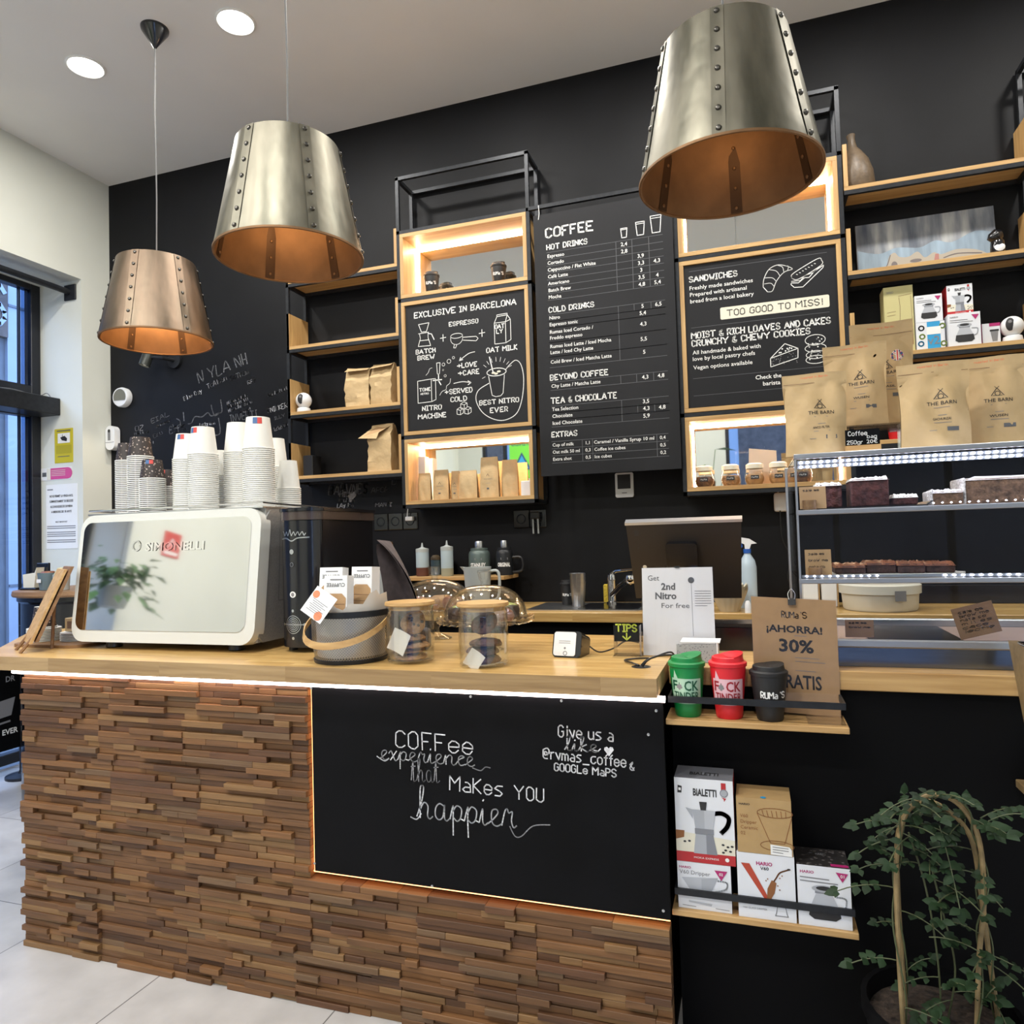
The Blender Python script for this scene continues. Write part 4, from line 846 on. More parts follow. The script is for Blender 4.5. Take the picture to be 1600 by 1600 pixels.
g = G(L0); g.line(cf, [(-1.58 + 0.0055 * k, 1.484 + 0.007 * math.sin(k * 2.1) + (0.008 if k in (0, 7) else 0)) for k in range(19)], 0.0032, 'steel', 0.0012, smooth=True); g.line(cf, [(-1.592, 1.465), (-1.56, 1.468), (-1.535, 1.458), (-1.51, 1.468), (-1.47, 1.47)], 0.004, 'steel', 0.0012, smooth=True); obj('badge', g, bd)
g = G(L0); g.disc(cf, -1.536, 1.42, 0.009, 'steel', 0.0012, 16); g.ring(cf, -1.536, 1.375, 0.007, 0.003, 'print_midgrey', 0.0012, 16); g.disc(cf, -1.534, 1.27, 0.013, 'print_white', 0.0012, 20, ry=0.011); g.disc(cf, -1.534, 1.27, 0.007, 'print_grey', 0.002, 16); obj('buttons', g, bd)

# basket
def mesh_mat():
    m = bpy.data.materials.new('wire_mesh'); m.use_nodes = True; nt = m.node_tree; b = nt.nodes['Principled BSDF']; b.inputs['Metallic'].default_value = 0.9; b.inputs['Roughness'].default_value = 0.35; b.inputs['Base Color'].default_value = (0.36, 0.355, 0.34, 1)
    tc = nt.nodes.new('ShaderNodeTexCoord'); sp = nt.nodes.new('ShaderNodeSeparateXYZ'); nt.links.new(tc.outputs['Object'], sp.inputs[0])
    at = nt.nodes.new('ShaderNodeMath'); at.operation = 'ARCTAN2'; nt.links.new(sp.outputs[1], at.inputs[0]); nt.links.new(sp.outputs[0], at.inputs[1])
    def mth(op, a, bb):
        n = nt.nodes.new('ShaderNodeMath'); n.operation = op
        for i, q in enumerate((a, bb)):
            if isinstance(q, (int, float)): n.inputs[i].default_value = q
            else: nt.links.new(q, n.inputs[i])
        return n.outputs[0]
    u = mth('MULTIPLY', at.outputs[0], 42.0); v = mth('MULTIPLY', sp.outputs[2], 340.0)
    a = mth('ABSOLUTE', mth('SINE', mth('ADD', u, v), 0), 0); c = mth('ABSOLUTE', mth('SINE', mth('SUBTRACT', u, v), 0), 0)
    hole = mth('GREATER_THAN', mth('MINIMUM', a, c), 0.48)
    t = nt.nodes.new('ShaderNodeBsdfTransparent'); mx = nt.nodes.new('ShaderNodeMixShader'); nt.links.new(hole, mx.inputs[0]); nt.links.new(b.outputs[0], mx.inputs[1]); nt.links.new(t.outputs[0], mx.inputs[2]); nt.links.new(mx.outputs[0], nt.nodes['Material Output'].inputs[0]); return m
M['wire_mesh'] = mesh_mat()
bx, by = -1.255, 2.06
bk = thing('mesh_basket', 'grey wire mesh basket with black rims and a bent wood handle', 'basket', (bx, by, T))
g = G(bk.location); g.lathe([(0.116, 0.012), (0.124, 0.06), (0.126, 0.15)], (bx, by, T), 'wire_mesh', 40); obj('mesh_wall', g, bk)
g = G(bk.location); g.lathe([(0.118, 0.001), (0.12, 0.012), (0.115, 0.014), (0.0, 0.012), (0, 0.002), (0.11, 0.001)], (bx, by, T), 'black_metal', 40); obj('bottom_rim', g, bk)
g = G(bk.location); g.lathe([(0.126, 0.145), (0.1285, 0.147), (0.1285, 0.164), (0.1255, 0.165), (0.1245, 0.147)], (bx, by, T), 'black_metal', 40, closed=True); obj('top_rim', g, bk)
g = G(bk.location); g.lathe([(0.1235, 0.014), (0.1225, 0.015)], (bx, by, T), 'kraft_dark', 8)
g = G(bk.location)
pts = []
for k in range(21):      # handle folded down over the front: from the right pivot round the front to the left pivot
    a = rad(12 - 204 * k / 20); q = math.sin(PI * k / 20); R_ = 0.135 + 0.02 * q
    pts.append((bx + R_ * math.cos(a), by + R_ * math.sin(a) * 0.95 - 0.01 * q, T + 0.150 - 0.085 * q ** 1.1))
g.strip(pts, (0, 0.25, 1), 0.022, 0.004, M['oak']); hd = obj('handle', g, bk)
for s in (0, -1): g = G(bk.location); p = pts[s]; g.lathe([(0, -0.004), (0.006, -0.003), (0.006, 0.003), (0, 0.004)], p, 'black_metal', 12, mx=Matrix.Rotation(rad(90), 4, 'Y')); obj('pivot', g, hd)
M['liner'] = mat('greaseproof_paper', (0.70, 0.66, 0.60), 0.7)
g = G((bx, by, T + 0.02)); ring = 36; vs = []; fs = []
for k in range(ring):
    a = 2 * PI * k / ring; up = 0.165 + 0.02 * math.sin(3 * a) + (0.075 * max(0, math.cos(a - rad(-20))) ** 6) + 0.012 * math.sin(11 * a)
    rr_ = 0.108 + (up - 0.15) * 0.9 * (0.4 + 0.6 * max(0, math.cos(a - rad(-20)))); 
    rr_ = min(rr_, 0.120 + max(0, up - 0.21) * 0.5)
    vs += [(bx + 0.108 * math.cos(a), by + 0.108 * math.sin(a), T + 0.02), (bx + 0.112 * math.cos(a), by + 0.112 * math.sin(a), T + 0.15), (bx + rr_ * math.cos(a), by + rr_ * math.sin(a), T + up)]
for k in range(ring):
    j = (k + 1) % ring
    for q in (0, 1): fs.append((3 * k + q, 3 * j + q, 3 * j + q + 1, 3 * k + q + 1))
g.mesh(vs, fs, 'liner'); solo('paper_liner', g, 'white paper liner folded over the rim of the mesh basket', 'paper')
def cone_pack(x, y, z, rz, tilt, label):
    t = thing('snack_pack', label, 'package', (x, y, z), 'cone snack packs in the basket'); t.rotation_euler = (rad(tilt), 0, rad(rz)); t.scale = (1.2, 1.0, 1.1)
    f = Frame((0, -0.021, 0))
    g = G(); g.prism([(-0.036, 0), (0.036, 0), (0.034, 0.15), (-0.034, 0.15)], Frame((0, 0.021, 0), (1, 0, 0), (0, 0, 1)), 0.0, 0.042, 'card_white'); b = obj('carton', g, t)
    g = G(); g.poly([(-0.03, 0.03), (0.03, 0.03), (0.032, 0.085), (0.02, 0.098), (-0.02, 0.098), (-0.032, 0.085)], f, 'kraft_flat', 0.001)
    for zz in (0.05, 0.068): g.line(f, [(-0.028, zz), (0.028, zz)], 0.0012, 'kraft_dark', 0.0016)
    g.text(f, 'CUPFFEE', 0.028, 0.128, 0.011, 'print_black', 0.054, rot=PI, align='L'); g.line(f, [(-0.015, 0.138), (0.02, 0.138)], 0.003, 'print_grey'); obj('print', g, b)
cone_pack(bx - 0.058, by - 0.015, T + 0.135, 4, -6, 'cone snack carton at the left of the mesh basket')
cone_pack(bx + 0.045, by + 0.012, T + 0.135, -8, -4, 'cone snack carton at the right back of the mesh basket')
cone_pack(bx + 0.0, by - 0.078, T + 0.112, 2, -5, 'cone snack carton at the front of the mesh basket')
g = G((bx - 0.02, by - 0.105, T + 0.155)); f = Frame((bx - 0.02, by - 0.150, T + 0.192), (0.85, -0.05, -0.5), (0.48, 0.35, 0.80)); g.prism([(-0.042, -0.045), (0.042, -0.045), (0.042, 0.045), (-0.042, 0.045)], f, 0, 0.001, 'card_white')
M['orange_print'] = mat('orange_print', (0.72, 0.22, 0.10), 0.6)
g.disc(f, 0.02, -0.03, 0.014, 'orange_print', 0.0018); g.disc(f, -0.028, 0.022, 0.012, 'orange_print', 0.0018)
for k in range(7): g.line(f, [(-0.03 + (k % 3) * 0.004, 0.008 - k * 0.006), (0.03 - (k % 2) * 0.012, 0.008 - k * 0.006)], 0.0018, 'print_grey', 0.0018)
solo('info_card', g, 'white info card with orange dots tilted on the front of the basket', 'card')
M['cloth'] = mat('grey_brown_cloth', (0.085, 0.07, 0.075), 0.85, var=0.2, vs=40)
g = G((-1.16, 2.27, T)); vs = []; fs = []; nu, nv = 10, 12
for i in range(nu + 1):
    for j in range(nv + 1):
        u = i / nu - 0.5; v = j / nv; w = 0.17 * (1 - v) ** 0.55 * (0.75 + 0.6 * v * (1 - v)); vs.append((-1.145 - 0.085 * v + u * w + 0.03 * math.sin(v * 3), 2.25 + 0.05 * math.cos(u * 5) - 0.02 * v, T + 0.06 + 0.32 * v + 0.015 * u))
for i in range(nu):
    for j in range(nv): a = i * (nv + 1) + j; fs.append((a, a + nv + 1, a + nv + 2, a + 1))
g.mesh(vs, fs, 'cloth'); g.mesh([(v[0], v[1] + 0.012, v[2]) for v in vs], [tuple(reversed(f_)) for f_ in fs], 'cloth'); g.box(-1.21, -1.08, 2.255, 2.31, T + 0.0005, T + 0.075, 'cloth', 0.015, 3)
solo('folded_napkin', g, 'dark grey brown cloth standing folded behind the mesh basket', 'cloth')

# cookie jars
M['cookie'] = mat('cookie', (0.30, 0.165, 0.075), 0.85, var=0.4, vs=60, bump=0.8, bs=70); M['cookie_dark'] = mat('chocolate_cookie', (0.085, 0.035, 0.018), 0.8, var=0.5, vs=50, bump=1.0, bs=55)
M['choc'] = mat('chocolate', (0.03, 0.015, 0.01), 0.5)
def jar(x, y, r, h, label):
    t = thing('cookie_jar', label, 'jar', (x, y, T), 'glass cookie jars with wooden lids')
    g = G(); g.lathe([(0, 0.002), (r - 0.006, 0.002), (r, 0.008), (r + 0.001, h * 0.5), (r, h - 0.028), (r - 0.003, h - 0.02), (r, h - 0.014), (r, h)], (0, 0, 0), 'glass', 48); g.lathe([(r - 0.003, h), (r - 0.003, 0.012), (r - 0.01, 0.008), (0, 0.008)], (0, 0, 0), 'glass', 48); g.lathe([(r - 0.003, h), (r, h)], (0, 0, 0), 'glass', 48); obj('glass_body', g, t)
    g = G(); g.lathe([(0, h + 0.001), (r + 0.004, h + 0.001), (r + 0.006, h + 0.004), (r + 0.004, h + 0.012), (0, h + 0.013)], (0, 0, 0), M['oak'], 44); g.lathe([(0, h - 0.012), (r - 0.006, h - 0.012), (r - 0.006, h + 0.001)], (0, 0, 0), M['oak'], 32); obj('wooden_lid', g, t)
    return t
def cookie_at(loc, rx, rz, r, th, m, label, grp, seed):
    rnd = random.Random(seed); g = G(); n = 22; rings = [(0.0, th), (0.55, th * 0.96), (0.85, th * 0.75), (1.0, th * 0.35), (0.96, 0.05 * th), (0.6, 0), (0, 0)]; vs = []; fs = []
    for q, (k, z) in enumerate(rings):
        for i in range(n):
            a = 2 * PI * i / n; w = 1 + 0.05 * math.sin(3 * a + seed) + rnd.uniform(-.03, .03); vs.append((r * k * w * math.cos(a), r * k * w * math.sin(a), z + rnd.uniform(-.0012, .0012)))
    for q in range(len(rings) - 1):
        for i in range(n): fs.append((q * n + i, (q + 1) * n + i, (q + 1) * n + (i + 1) % n, q * n + (i + 1) % n))
    g.mesh(vs, fs, m)
    for k in range(7): a = rnd.uniform(0, 6.28); d = r * rnd.uniform(0.1, 0.8); g.lathe([(0.006, -0.001), (0.004, 0.003), (0, 0.0036)], (d * math.cos(a), d * math.sin(a), th * 0.86), 'choc', 7)
    c = solo('cookie', g, label, 'cookie', grp, 50); c.location = loc; c.rotation_euler = (rad(rx), 0, rad(rz)); return c
def wrap(loc, rot, w, h, label):
    g = G(); n = 6; vs = []; fs = []
    for i in range(n + 1):
        for j in range(n + 1): u, v = i / n - 0.5, j / n - 0.5; vs.append((u * w, 0.004 * math.cos(u * 4), v * h))
    for i in range(n):
        for j in range(n): a = i * (n + 1) + j; fs.append((a, a + n + 1, a + n + 2, a + 1))
    g.mesh(vs, fs, 'liner'); c = solo('paper_wrap', g, label, 'paper'); c.location = loc; c.rotation_euler = tuple(rad(q) for q in rot)
jx, jy, jr = -1.034, 2.05, 0.074
jar(jx, jy, jr, 0.178, 'glass jar with wooden lid holding pale chocolate chip cookies')
for k, (dx, dy, dz, rx, rz, r_) in enumerate(((0.0, 0, 0.011, 1, 20, 0.052), (-0.008, 0.004, 0.0295, -2, 50, 0.05), (0.01, 0.002, 0.048, 2, 0, 0.051), (-0.004, 0.006, 0.067, -2, 80, 0.048), (0.014, -0.004, 0.122, 60, 12, 0.040))):
    cookie_at((jx + dx, jy + dy, T + dz), rx, rz, r_, 0.015, 'cookie', 'pale cookie at the top of the left jar, facing out' if k == 4 else 'pale cookie stacked in the left glass jar', 'pale cookies stacked in the left jar' if k < 4 else None, k)
wrap((jx - 0.012, jy - 0.0565, T + 0.07), (0, 25, 0), 0.06, 0.07, 'white paper square between the cookies in the left jar')
jx2, jy2 = -0.778, 2.025
jar(jx2, jy2, jr, 0.178, 'glass jar with wooden lid holding dark chocolate cookies')
for k, (dx, dy, dz, rx, rz, r_) in enumerate(((0.0, 0, 0.011, 1, 20, 0.05), (-0.006, 0.004, 0.036, 2, 50, 0.05), (0.010, -0.004, 0.061, -2, 0, 0.05), (0.006, 0.0, 0.122, 42, -10, 0.042))):
    cookie_at((jx2 + dx, jy2 + dy, T + dz), rx, rz, r_, 0.021, 'cookie_dark', 'dark cookie at the top of the right jar, facing out' if k == 3 else 'dark cookie stacked in the right glass jar', 'dark cookies stacked in the right jar' if k < 3 else None, 20 + k)
wrap((jx2 - 0.01, jy2 - 0.0565, T + 0.025), (0, 35, 0), 0.05, 0.055, 'white paper square in the jar of dark cookies')

# cake stands with domes
def cake_stand(x, y, zp, R_, label):
    t = thing('cake_stand', label, 'cake stand', (x, y, T), 'glass cake stands with domes')
    h = zp - T
    g = G(); g.lathe([(0, 0.004), (0.05, 0.003), (0.062, 0.001), (0.062, 0.004), (0.04, 0.014), (0.014, 0.026), (0.012, 0.04), (0.020, 0.052), (0.012, 0.064), (0.016, h - 0.012), (0.04, h - 0.004), (0.04, h)], (0, 0, 0), 'glass', 36); obj('foot', g, t)
    g = G(); n = 96; vs = []; fs = []; prof = [(0, h), (R_ * 0.8, h), (R_ * 0.93, h + 0.004), (R_, h + 0.008), (R_, h - 0.008), (R_ * 0.9, h - 0.006), (0, h - 0.005)]
    for q, (r_, z) in enumerate(prof):
        for i in range(n): a = 2 * PI * i / n; k = 1 + (0.02 * math.cos(32 * a) if q in (3, 4) else 0); dz = 0.004 * math.cos(32 * a) if q in (3, 4) else 0; vs.append((r_ * k * math.cos(a), r_ * k * math.sin(a), z + dz))
    for q in range(len(prof) - 1):
        for i in range(n): fs.append((q * n + i, q * n + (i + 1) % n, (q + 1) * n + (i + 1) % n, (q + 1) * n + i))
    g.mesh(vs, fs, 'glass'); obj('plate', g, t)
    d = thing('glass_dome', 'clear glass dome with knob over the ' + label.split(' holding ')[1], 'dome', (x, y, zp), 'glass domes')
    Rd = R_ * 0.86; H = 0.115
    prof = [(Rd, 0.002), (Rd + 0.001, 0.012)] + [(Rd * math.cos(rad(a)) ** 0.8, 0.012 + (H - 0.012) * math.sin(rad(a))) for a in range(12, 90, 11)] + [(0.012, H)]
    g = G(); g.lathe(prof, (0, 0, 0), 'glass', 56); g.lathe([(max(0.0, r_ - 0.0035), z - 0.002 if z > 0.02 else z) for r_, z in prof][::-1], (0, 0, 0), 'glass', 56); obj('shell', g, d)
    g = G(); g.lathe([(0.012, H - 0.002), (0.013, H + 0.01), (0.018, H + 0.02), (0.024, H + 0.045), (0.022, H + 0.05), (0, H + 0.051)], (0, 0, 0), 'glass', 28); g.lathe([(0.0, H + 0.046), (0.018, H + 0.044), (0.012, H + 0.02), (0.006, H)], (0, 0, 0), 'glass', 28); obj('knob', g, d)
    return t
cake_stand(-0.871, 2.29, T + 0.108, 0.165, 'clear glass cake stand holding chocolate loaves with green topping')
cake_stand(-1.168, 2.53, T + 0.115, 0.165, 'clear glass cake stand holding glazed brown pastries')
M['loaf'] = mat('chocolate_loaf', (0.055, 0.030, 0.018), 0.75, var=0.4, vs=50, bump=0.6, bs=60); M['pistachio'] = mat('pistachio_crumb', (0.38, 0.40, 0.12), 0.85, var=0.4, vs=120, bump=1.0, bs=120); M['glaze'] = mat('glazed_pastry', (0.20, 0.07, 0.03), 0.35, var=0.4, vs=30, bump=0.4, bs=40); M['croissant'] = mat('baked_crust', (0.36, 0.20, 0.08), 0.6, var=0.35, vs=30, bump=0.4)
zc = T + 0.1085
def loaf(x, y, l, w, h, rz, label, topm='pistachio'):
    t = thing('loaf_cake', label, 'cake', (x, y, zc), None, rad(rz)); g = G(); g.box(-l / 2, l / 2, -w / 2, w / 2, 0, h, 'loaf', 0.008, 2); obj('crumb', g, t)
    g = G(); n = 14; vs = []; fs = []
    for i in range(n + 1):
        for j in range(7): u, v = i / n - 0.5, j / 6 - 0.5; vs.append((u * l * 0.98, v * w * 0.98, h - 0.004 + 0.014 * math.cos(u * 3) * math.cos(v * 2.8) + random.uniform(-.002, .002)))
    for i in range(n):
        for j in range(6): a = i * 7 + j; fs.append((a, a + 7, a + 8, a + 1))
    g.mesh(vs, fs, topm); obj('topping', g, t)
loaf(-0.935, 2.275, 0.115, 0.07, 0.042, 6, 'chocolate loaf with green topping at the left under the front dome')
loaf(-0.82, 2.325, 0.105, 0.07, 0.045, 2, 'chocolate loaf with green topping at the middle under the front dome')
g = G(); g.lathe([(0, 0), (0.03, 0.001), (0.036, 0.015), (0.03, 0.032), (0.012, 0.042), (0, 0.043)], (0, 0, 0), 'glaze', 20); c = solo('round_bun', g, 'dark glazed bun at the right edge under the front dome', 'pastry'); c.location = (-0.785, 2.235, zc)
for k, (dx, dy, r_, kind, lab) in enumerate(((-0.075, -0.01, 0.042, 'glaze', 'dark glazed ring pastry at the left under the rear dome'), (0.0, -0.05, 0.04, 'croissant', 'golden pastry at the front under the rear dome'), (0.07, 0.01, 0.04, 'glaze', 'reddish glazed pastry at the right under the rear dome'), (0.0, 0.06, 0.042, 'croissant', 'golden pastry at the back under the rear dome'))):
    g = G(); g.lathe([(r_ * 0.35 + r_ * 0.33 * (1 - math.cos(2 * PI * i / 12)) , 0.024 + 0.022 * math.sin(2 * PI * i / 12)) for i in range(12)], (0, 0, 0), kind, 24, closed=True); c = solo('ring_pastry', g, lab, 'pastry'); c.location = (-1.168 + dx, 2.53 + dy, T + 0.1155)

# card terminal
pt = thing('card_terminal', 'white and black card payment terminal standing on the counter', 'card terminal', (-0.565, 2.20, T), None, rad(-6))
f = Frame((0, -0.012, 0.002), (1, 0, 0), (0, 0.30, 0.95))
g = G(); g.prism(rrect(-0.048, 0.0, 0.048, 0.082, 0.014), f, -0.085, -0.002, 'black_gloss'); obj('body', g, pt)
g = G(); g.prism(rrect(-0.043, 0.004, 0.030, 0.079, 0.008), f, -0.002, 0.002, 'card_white'); c = obj('front_cover', g, pt)
g = G(); 
for k in range(2): g.line(f, [(-0.025, 0.05 - k * 0.006), (0.012, 0.05 - k * 0.006)], 0.0015, 'print_grey', 0.0028)
g.disc(f, -0.005, 0.028, 0.0035, 'print_grey', 0.0028, 10); g.ring(f, -0.003, 0.012, 0.006, 0.002, 'print_grey', 0.0028, 12); obj('print', g, c)
g = G(); g.prism(rrect(0.031, 0.004, 0.0475, 0.079, 0.007), f, -0.002, 0.0015, 'black_gloss'); obj('side_cover', g, pt)
g = G((0, 0, 0)); g.tube(catmull([(-0.50, 2.235, T + 0.03), (-0.47, 2.24, T + 0.012), (-0.43, 2.27, T + 0.02), (-0.40, 2.33, T + 0.035), (-0.37, 2.40, T + 0.02)]), 0.0025, 'black_plastic', 7); solo('terminal_cable', g, 'thin black cable running back from the card terminal', 'cable')
# tips box
tb = thing('tip_box', 'clear plastic tip box with a black card saying TIPS', 'tip box', (-0.378, 2.245, T))
g = G(); w, d, h = 0.041, 0.03, 0.1
for x0, x1, y0, y1, z0, z1 in ((-w, w, -d, -d + 0.002, 0.004, h), (-w, w, d - 0.002, d, 0.004, h), (-w, -w + 0.002, -d, d, 0.004, h), (w - 0.002, w, -d, d, 0.004, h), (-w - 0.004, w + 0.004, -d - 0.003, d + 0.003, 0, 0.005)): g.box(x0, x1, y0, y1, z0, z1, 'acrylic')
obj('box_walls', g, tb)
M['lime'] = mat('lime_marker', (0.60, 0.72, 0.08), 0.7)
g = G(); g.box(-0.039, 0.039, -d + 0.003, -d + 0.0045, 0.05, 0.108, 'chalkboard'); cdp = obj('card', g, tb)
g = G(); f = Frame((0, -d + 0.003, 0)); g.hand(f, 'TIPS', -0.033, 0.081, 0.021, 0.0045, 'lime', 0.064); g.line(f, [(0, 0.076), (0, 0.056)], 0.004, 'lime'); g.line(f, [(-0.012, 0.066), (0, 0.055), (0.012, 0.066)], 0.004, 'lime'); obj('lettering', g, cdp)
# promo sign
ps = thing('counter_sign', 'white sign in a clear stand reading Get 2nd Nitro For free', 'sign', (-0.225, 2.27, T), None, rad(2))
g = G(); f = Frame((0, -0.012, 0.003), (1, 0, 0), (0, 0.13, 0.99)); g.prism([(-0.109, 0), (0.109, 0), (0.107, 0.272), (-0.109, 0.272)], f, -0.004, -0.0015, 'card_white'); sp_ = obj('sheet', g, ps)
g = G(); g.prism([(-0.112, 0), (0.112, 0), (0.112, 0.276), (-0.112, 0.276)], f, 0.002, 0.004, 'acrylic'); g.box(-0.112, 0.112, -0.012, 0.06, 0, 0.003, 'acrylic'); obj('stand', g, ps)
g = G(); tx = lambda s, x, y, h, m='print_midgrey', b=0.0, **k: g.text(f, s, x, y, h, m, bold=b, d=-0.0008, **k)
tx('Get', -0.092, 0.232, 0.017); tx('2nd', -0.05, 0.203, 0.021, b=0.03); tx('Nitro', -0.07, 0.174, 0.021, b=0.03); tx('For free', -0.05, 0.146, 0.016, width=0.085)
g.disc(f, 0.042, 0.232, 0.0095, 'print_midgrey', -0.0008, 20); g.line(f, [(0.042, 0.225), (0.044, 0.06)], 0.0009, 'print_midgrey', -0.0008)
for k in range(7): g.line(f, [(0.052, 0.198 - k * 0.0075), (0.10 - (k == 6) * 0.012, 0.198 - k * 0.0075)], 0.0016, 'print_grey', -0.0008)
obj('lettering', g, sp_)
g = G(); g.box(-0.007, 0.007, 0.02, 0.03, 0.272, 0.277, 'black_metal'); obj('clip', g, ps)
# white device on a stand, black box, cables
wd = thing('router_box', 'small white box with a grey front beside the promo sign', 'device', (-0.161, 2.178, T))
g = G(); g.prism([(-0.05, 0.058), (0.062, 0.058), (0.062, 0.061), (-0.05, 0.061)], Frame((0, -0.015, 0), (1, 0, 0), (0, 0, 1)), -0.08, 0.0, 'card_white'); g.box(0.052, 0.056, -0.015, 0.06, 0, 0.058, 'card_white'); obj('shell', g, wd)
M['perforated'] = speckle('perforated_grey', (0.36, 0.37, 0.38), (0.16, 0.16, 0.17), 160, 0.25)
g = G(); g.box(-0.062, 0.052, -0.013, -0.008, 0, 0.054, 'perforated', 0.001); obj('front', g, wd)
pb = thing('receipt_printer', 'long black receipt printer lying behind the travel cups', 'printer', (-0.09, 2.44, T))
g = G(); g.prism([(-0.10, 0.0), (0.10, 0.0), (0.10, 0.072), (-0.088, 0.072), (-0.10, 0.05)], Frame((0, -0.04, 0)), -0.13, 0.0, 'black_gloss'); obj('body', g, pb)
g = G(); g.prism([(-0.092, 0.073), (0.10, 0.073), (0.10, 0.085), (-0.078, 0.085)], Frame((0, -0.035, 0)), -0.12, 0.0, 'black_plastic'); obj('lid', g, pb)
for k, (lab, pts) in enumerate((('black cable looping out of the counter hole to the right', [(-0.31, 2.075, T + 0.002), (-0.295, 2.07, T + 0.02), (-0.27, 2.085, T + 0.03), (-0.23, 2.13, T + 0.026), (-0.19, 2.18, T + 0.005)]), ('black cable beside the first one at the counter hole', [(-0.316, 2.086, T + 0.002), (-0.302, 2.092, T + 0.016), (-0.28, 2.115, T + 0.022), (-0.24, 2.16, T + 0.03), (-0.23, 2.20, T + 0.004)]), ('black cable running from the counter hole up to the tip box', [(-0.322, 2.08, T + 0.003), (-0.345, 2.10, T + 0.006), (-0.375, 2.15, T + 0.004), (-0.35, 2.185, T + 0.004), (-0.31, 2.20, T + 0.004)]))):
    g = G((0, 0, 0)); g.tube(catmull(pts), 0.0028, 'black_plastic', 7); solo('cable', g, lab, 'cable')
# ---------------------------------------------------------------- pastry case
M['case_steel'] = mat('dark_brushed_steel', (0.20, 0.23, 0.28), 0.22, 1.0, var=0.1, vs=8, stretch=(1, 1, 20))
M['case_floor'] = mat('case_floor_laminate', (0.40, 0.28, 0.24), 0.4)
pc = thing('pastry_case', 'glass pastry display case with lit shelves at the right', 'display case', (0.7, 2.38, 1.066)); L0 = pc.location
CX, CE, CY, CB = 0.122, 1.35, 2.16, 2.64
def cbox(name, parent, *b, bev=0.0): 
    g = G(L0)
    for q in b: g.box(*q[:6], q[6], bev)
    return obj(name, g, parent)
base_ = cbox('base', pc, (CX + 0.01, CE, 2.17, CB, 1.067, 1.118, 'case_steel'), (CX + 0.01, CE, 2.175, CB, 1.118, 1.122, 'case_floor'))
cbox('front_sill', pc, (CX, CE, CY, CY + 0.014, 1.119, 1.142, 'alu'), bev=0.004); cbox('back_sill', pc, (CX, CE, CB - 0.02, CB, 1.119, 1.146, 'alu'), bev=0.004)
for z, t in ((1.645, 0.0145), (1.487, 0.014), (1.294, 0.014)):
    sh = cbox('glass_shelf', pc, (CX + 0.004, CE, CY + 0.012, CB, z + t - 0.006, z + t - 0.001, 'glass_thin'))
    cbox('front_profile', sh, (CX, CE, CY, CY + 0.012, z, z + t, 'alu'), bev=0.002)
cbox('left_pane', pc, (CX, CX + 0.004, CY + 0.013, CB, 1.143, 1.644, 'glass_thin')); cbox('corner_post', pc, (CX - 0.004, CX + 0.006, CB, CB + 0.012, 1.12, 1.66, 'alu'), bev=0.002)
cbox('corner_edge', pc, (CX + 0.0005, CX + 0.006, CY + 0.001, CY + 0.012, 1.143, 1.644, 'alu'))
cbox('front_pane', pc, (CX + 0.006, CE, CY + 0.004, CY + 0.007, 1.143, 1.294, 'glass_thin'), (CX + 0.006, CE, CY + 0.004, CY + 0.007, 1.309, 1.487, 'glass_thin'), (CX + 0.006, CE, CY + 0.004, CY + 0.007, 1.502, 1.645, 'glass_thin'))
g = G(L0)
def led_dots(g, y, z, x0, x1, step, r):
    x = x0
    while x < x1: g.lathe([(0, -r * 0.7), (r, 0), (0, r * 0.7)], (x, y, z), 'led_cool', 6); x += step
for z, y in ((1.637, CY + 0.03), (1.625, CY + 0.034)): led_dots(g, y, z, CX + 0.02, CE, 0.0178, 0.0052); g.box(CX + 0.01, CE, y + 0.005, y + 0.008, z - 0.005, z + 0.005, 'alu')
obj('light_strip', g, pc)
g = G(L0); led_dots(g, CY + 0.03, 1.3135, 0.49, CE, 0.021, 0.0042); led_dots(g, CY + 0.03, 1.3135, 0.125 + 0.02, 0.34, 0.02, 0.0035); g.box(CX + 0.01, CE, CY + 0.034, CY + 0.037, 1.309, 1.3165, 'alu'); obj('light_strip', g, pc)
g = G(L0); led_dots(g, CY + 0.03, 1.504 + 0.004, 0.47, CE, 0.021, 0.003); obj('light_strip', g, pc)
area('case_light', (0, 2.26 - L0.y, 1.63 - L0.z), 1.15, 1.3, (0.72, 0.76, 1.0), shape='RECTANGLE', sy=0.03, parent=pc)
area('case_light_low', (0, 2.26 - L0.y, 1.478 - L0.z), 1.15, 0.7, (0.70, 0.75, 1.0), shape='RECTANGLE', sy=0.03, parent=pc)
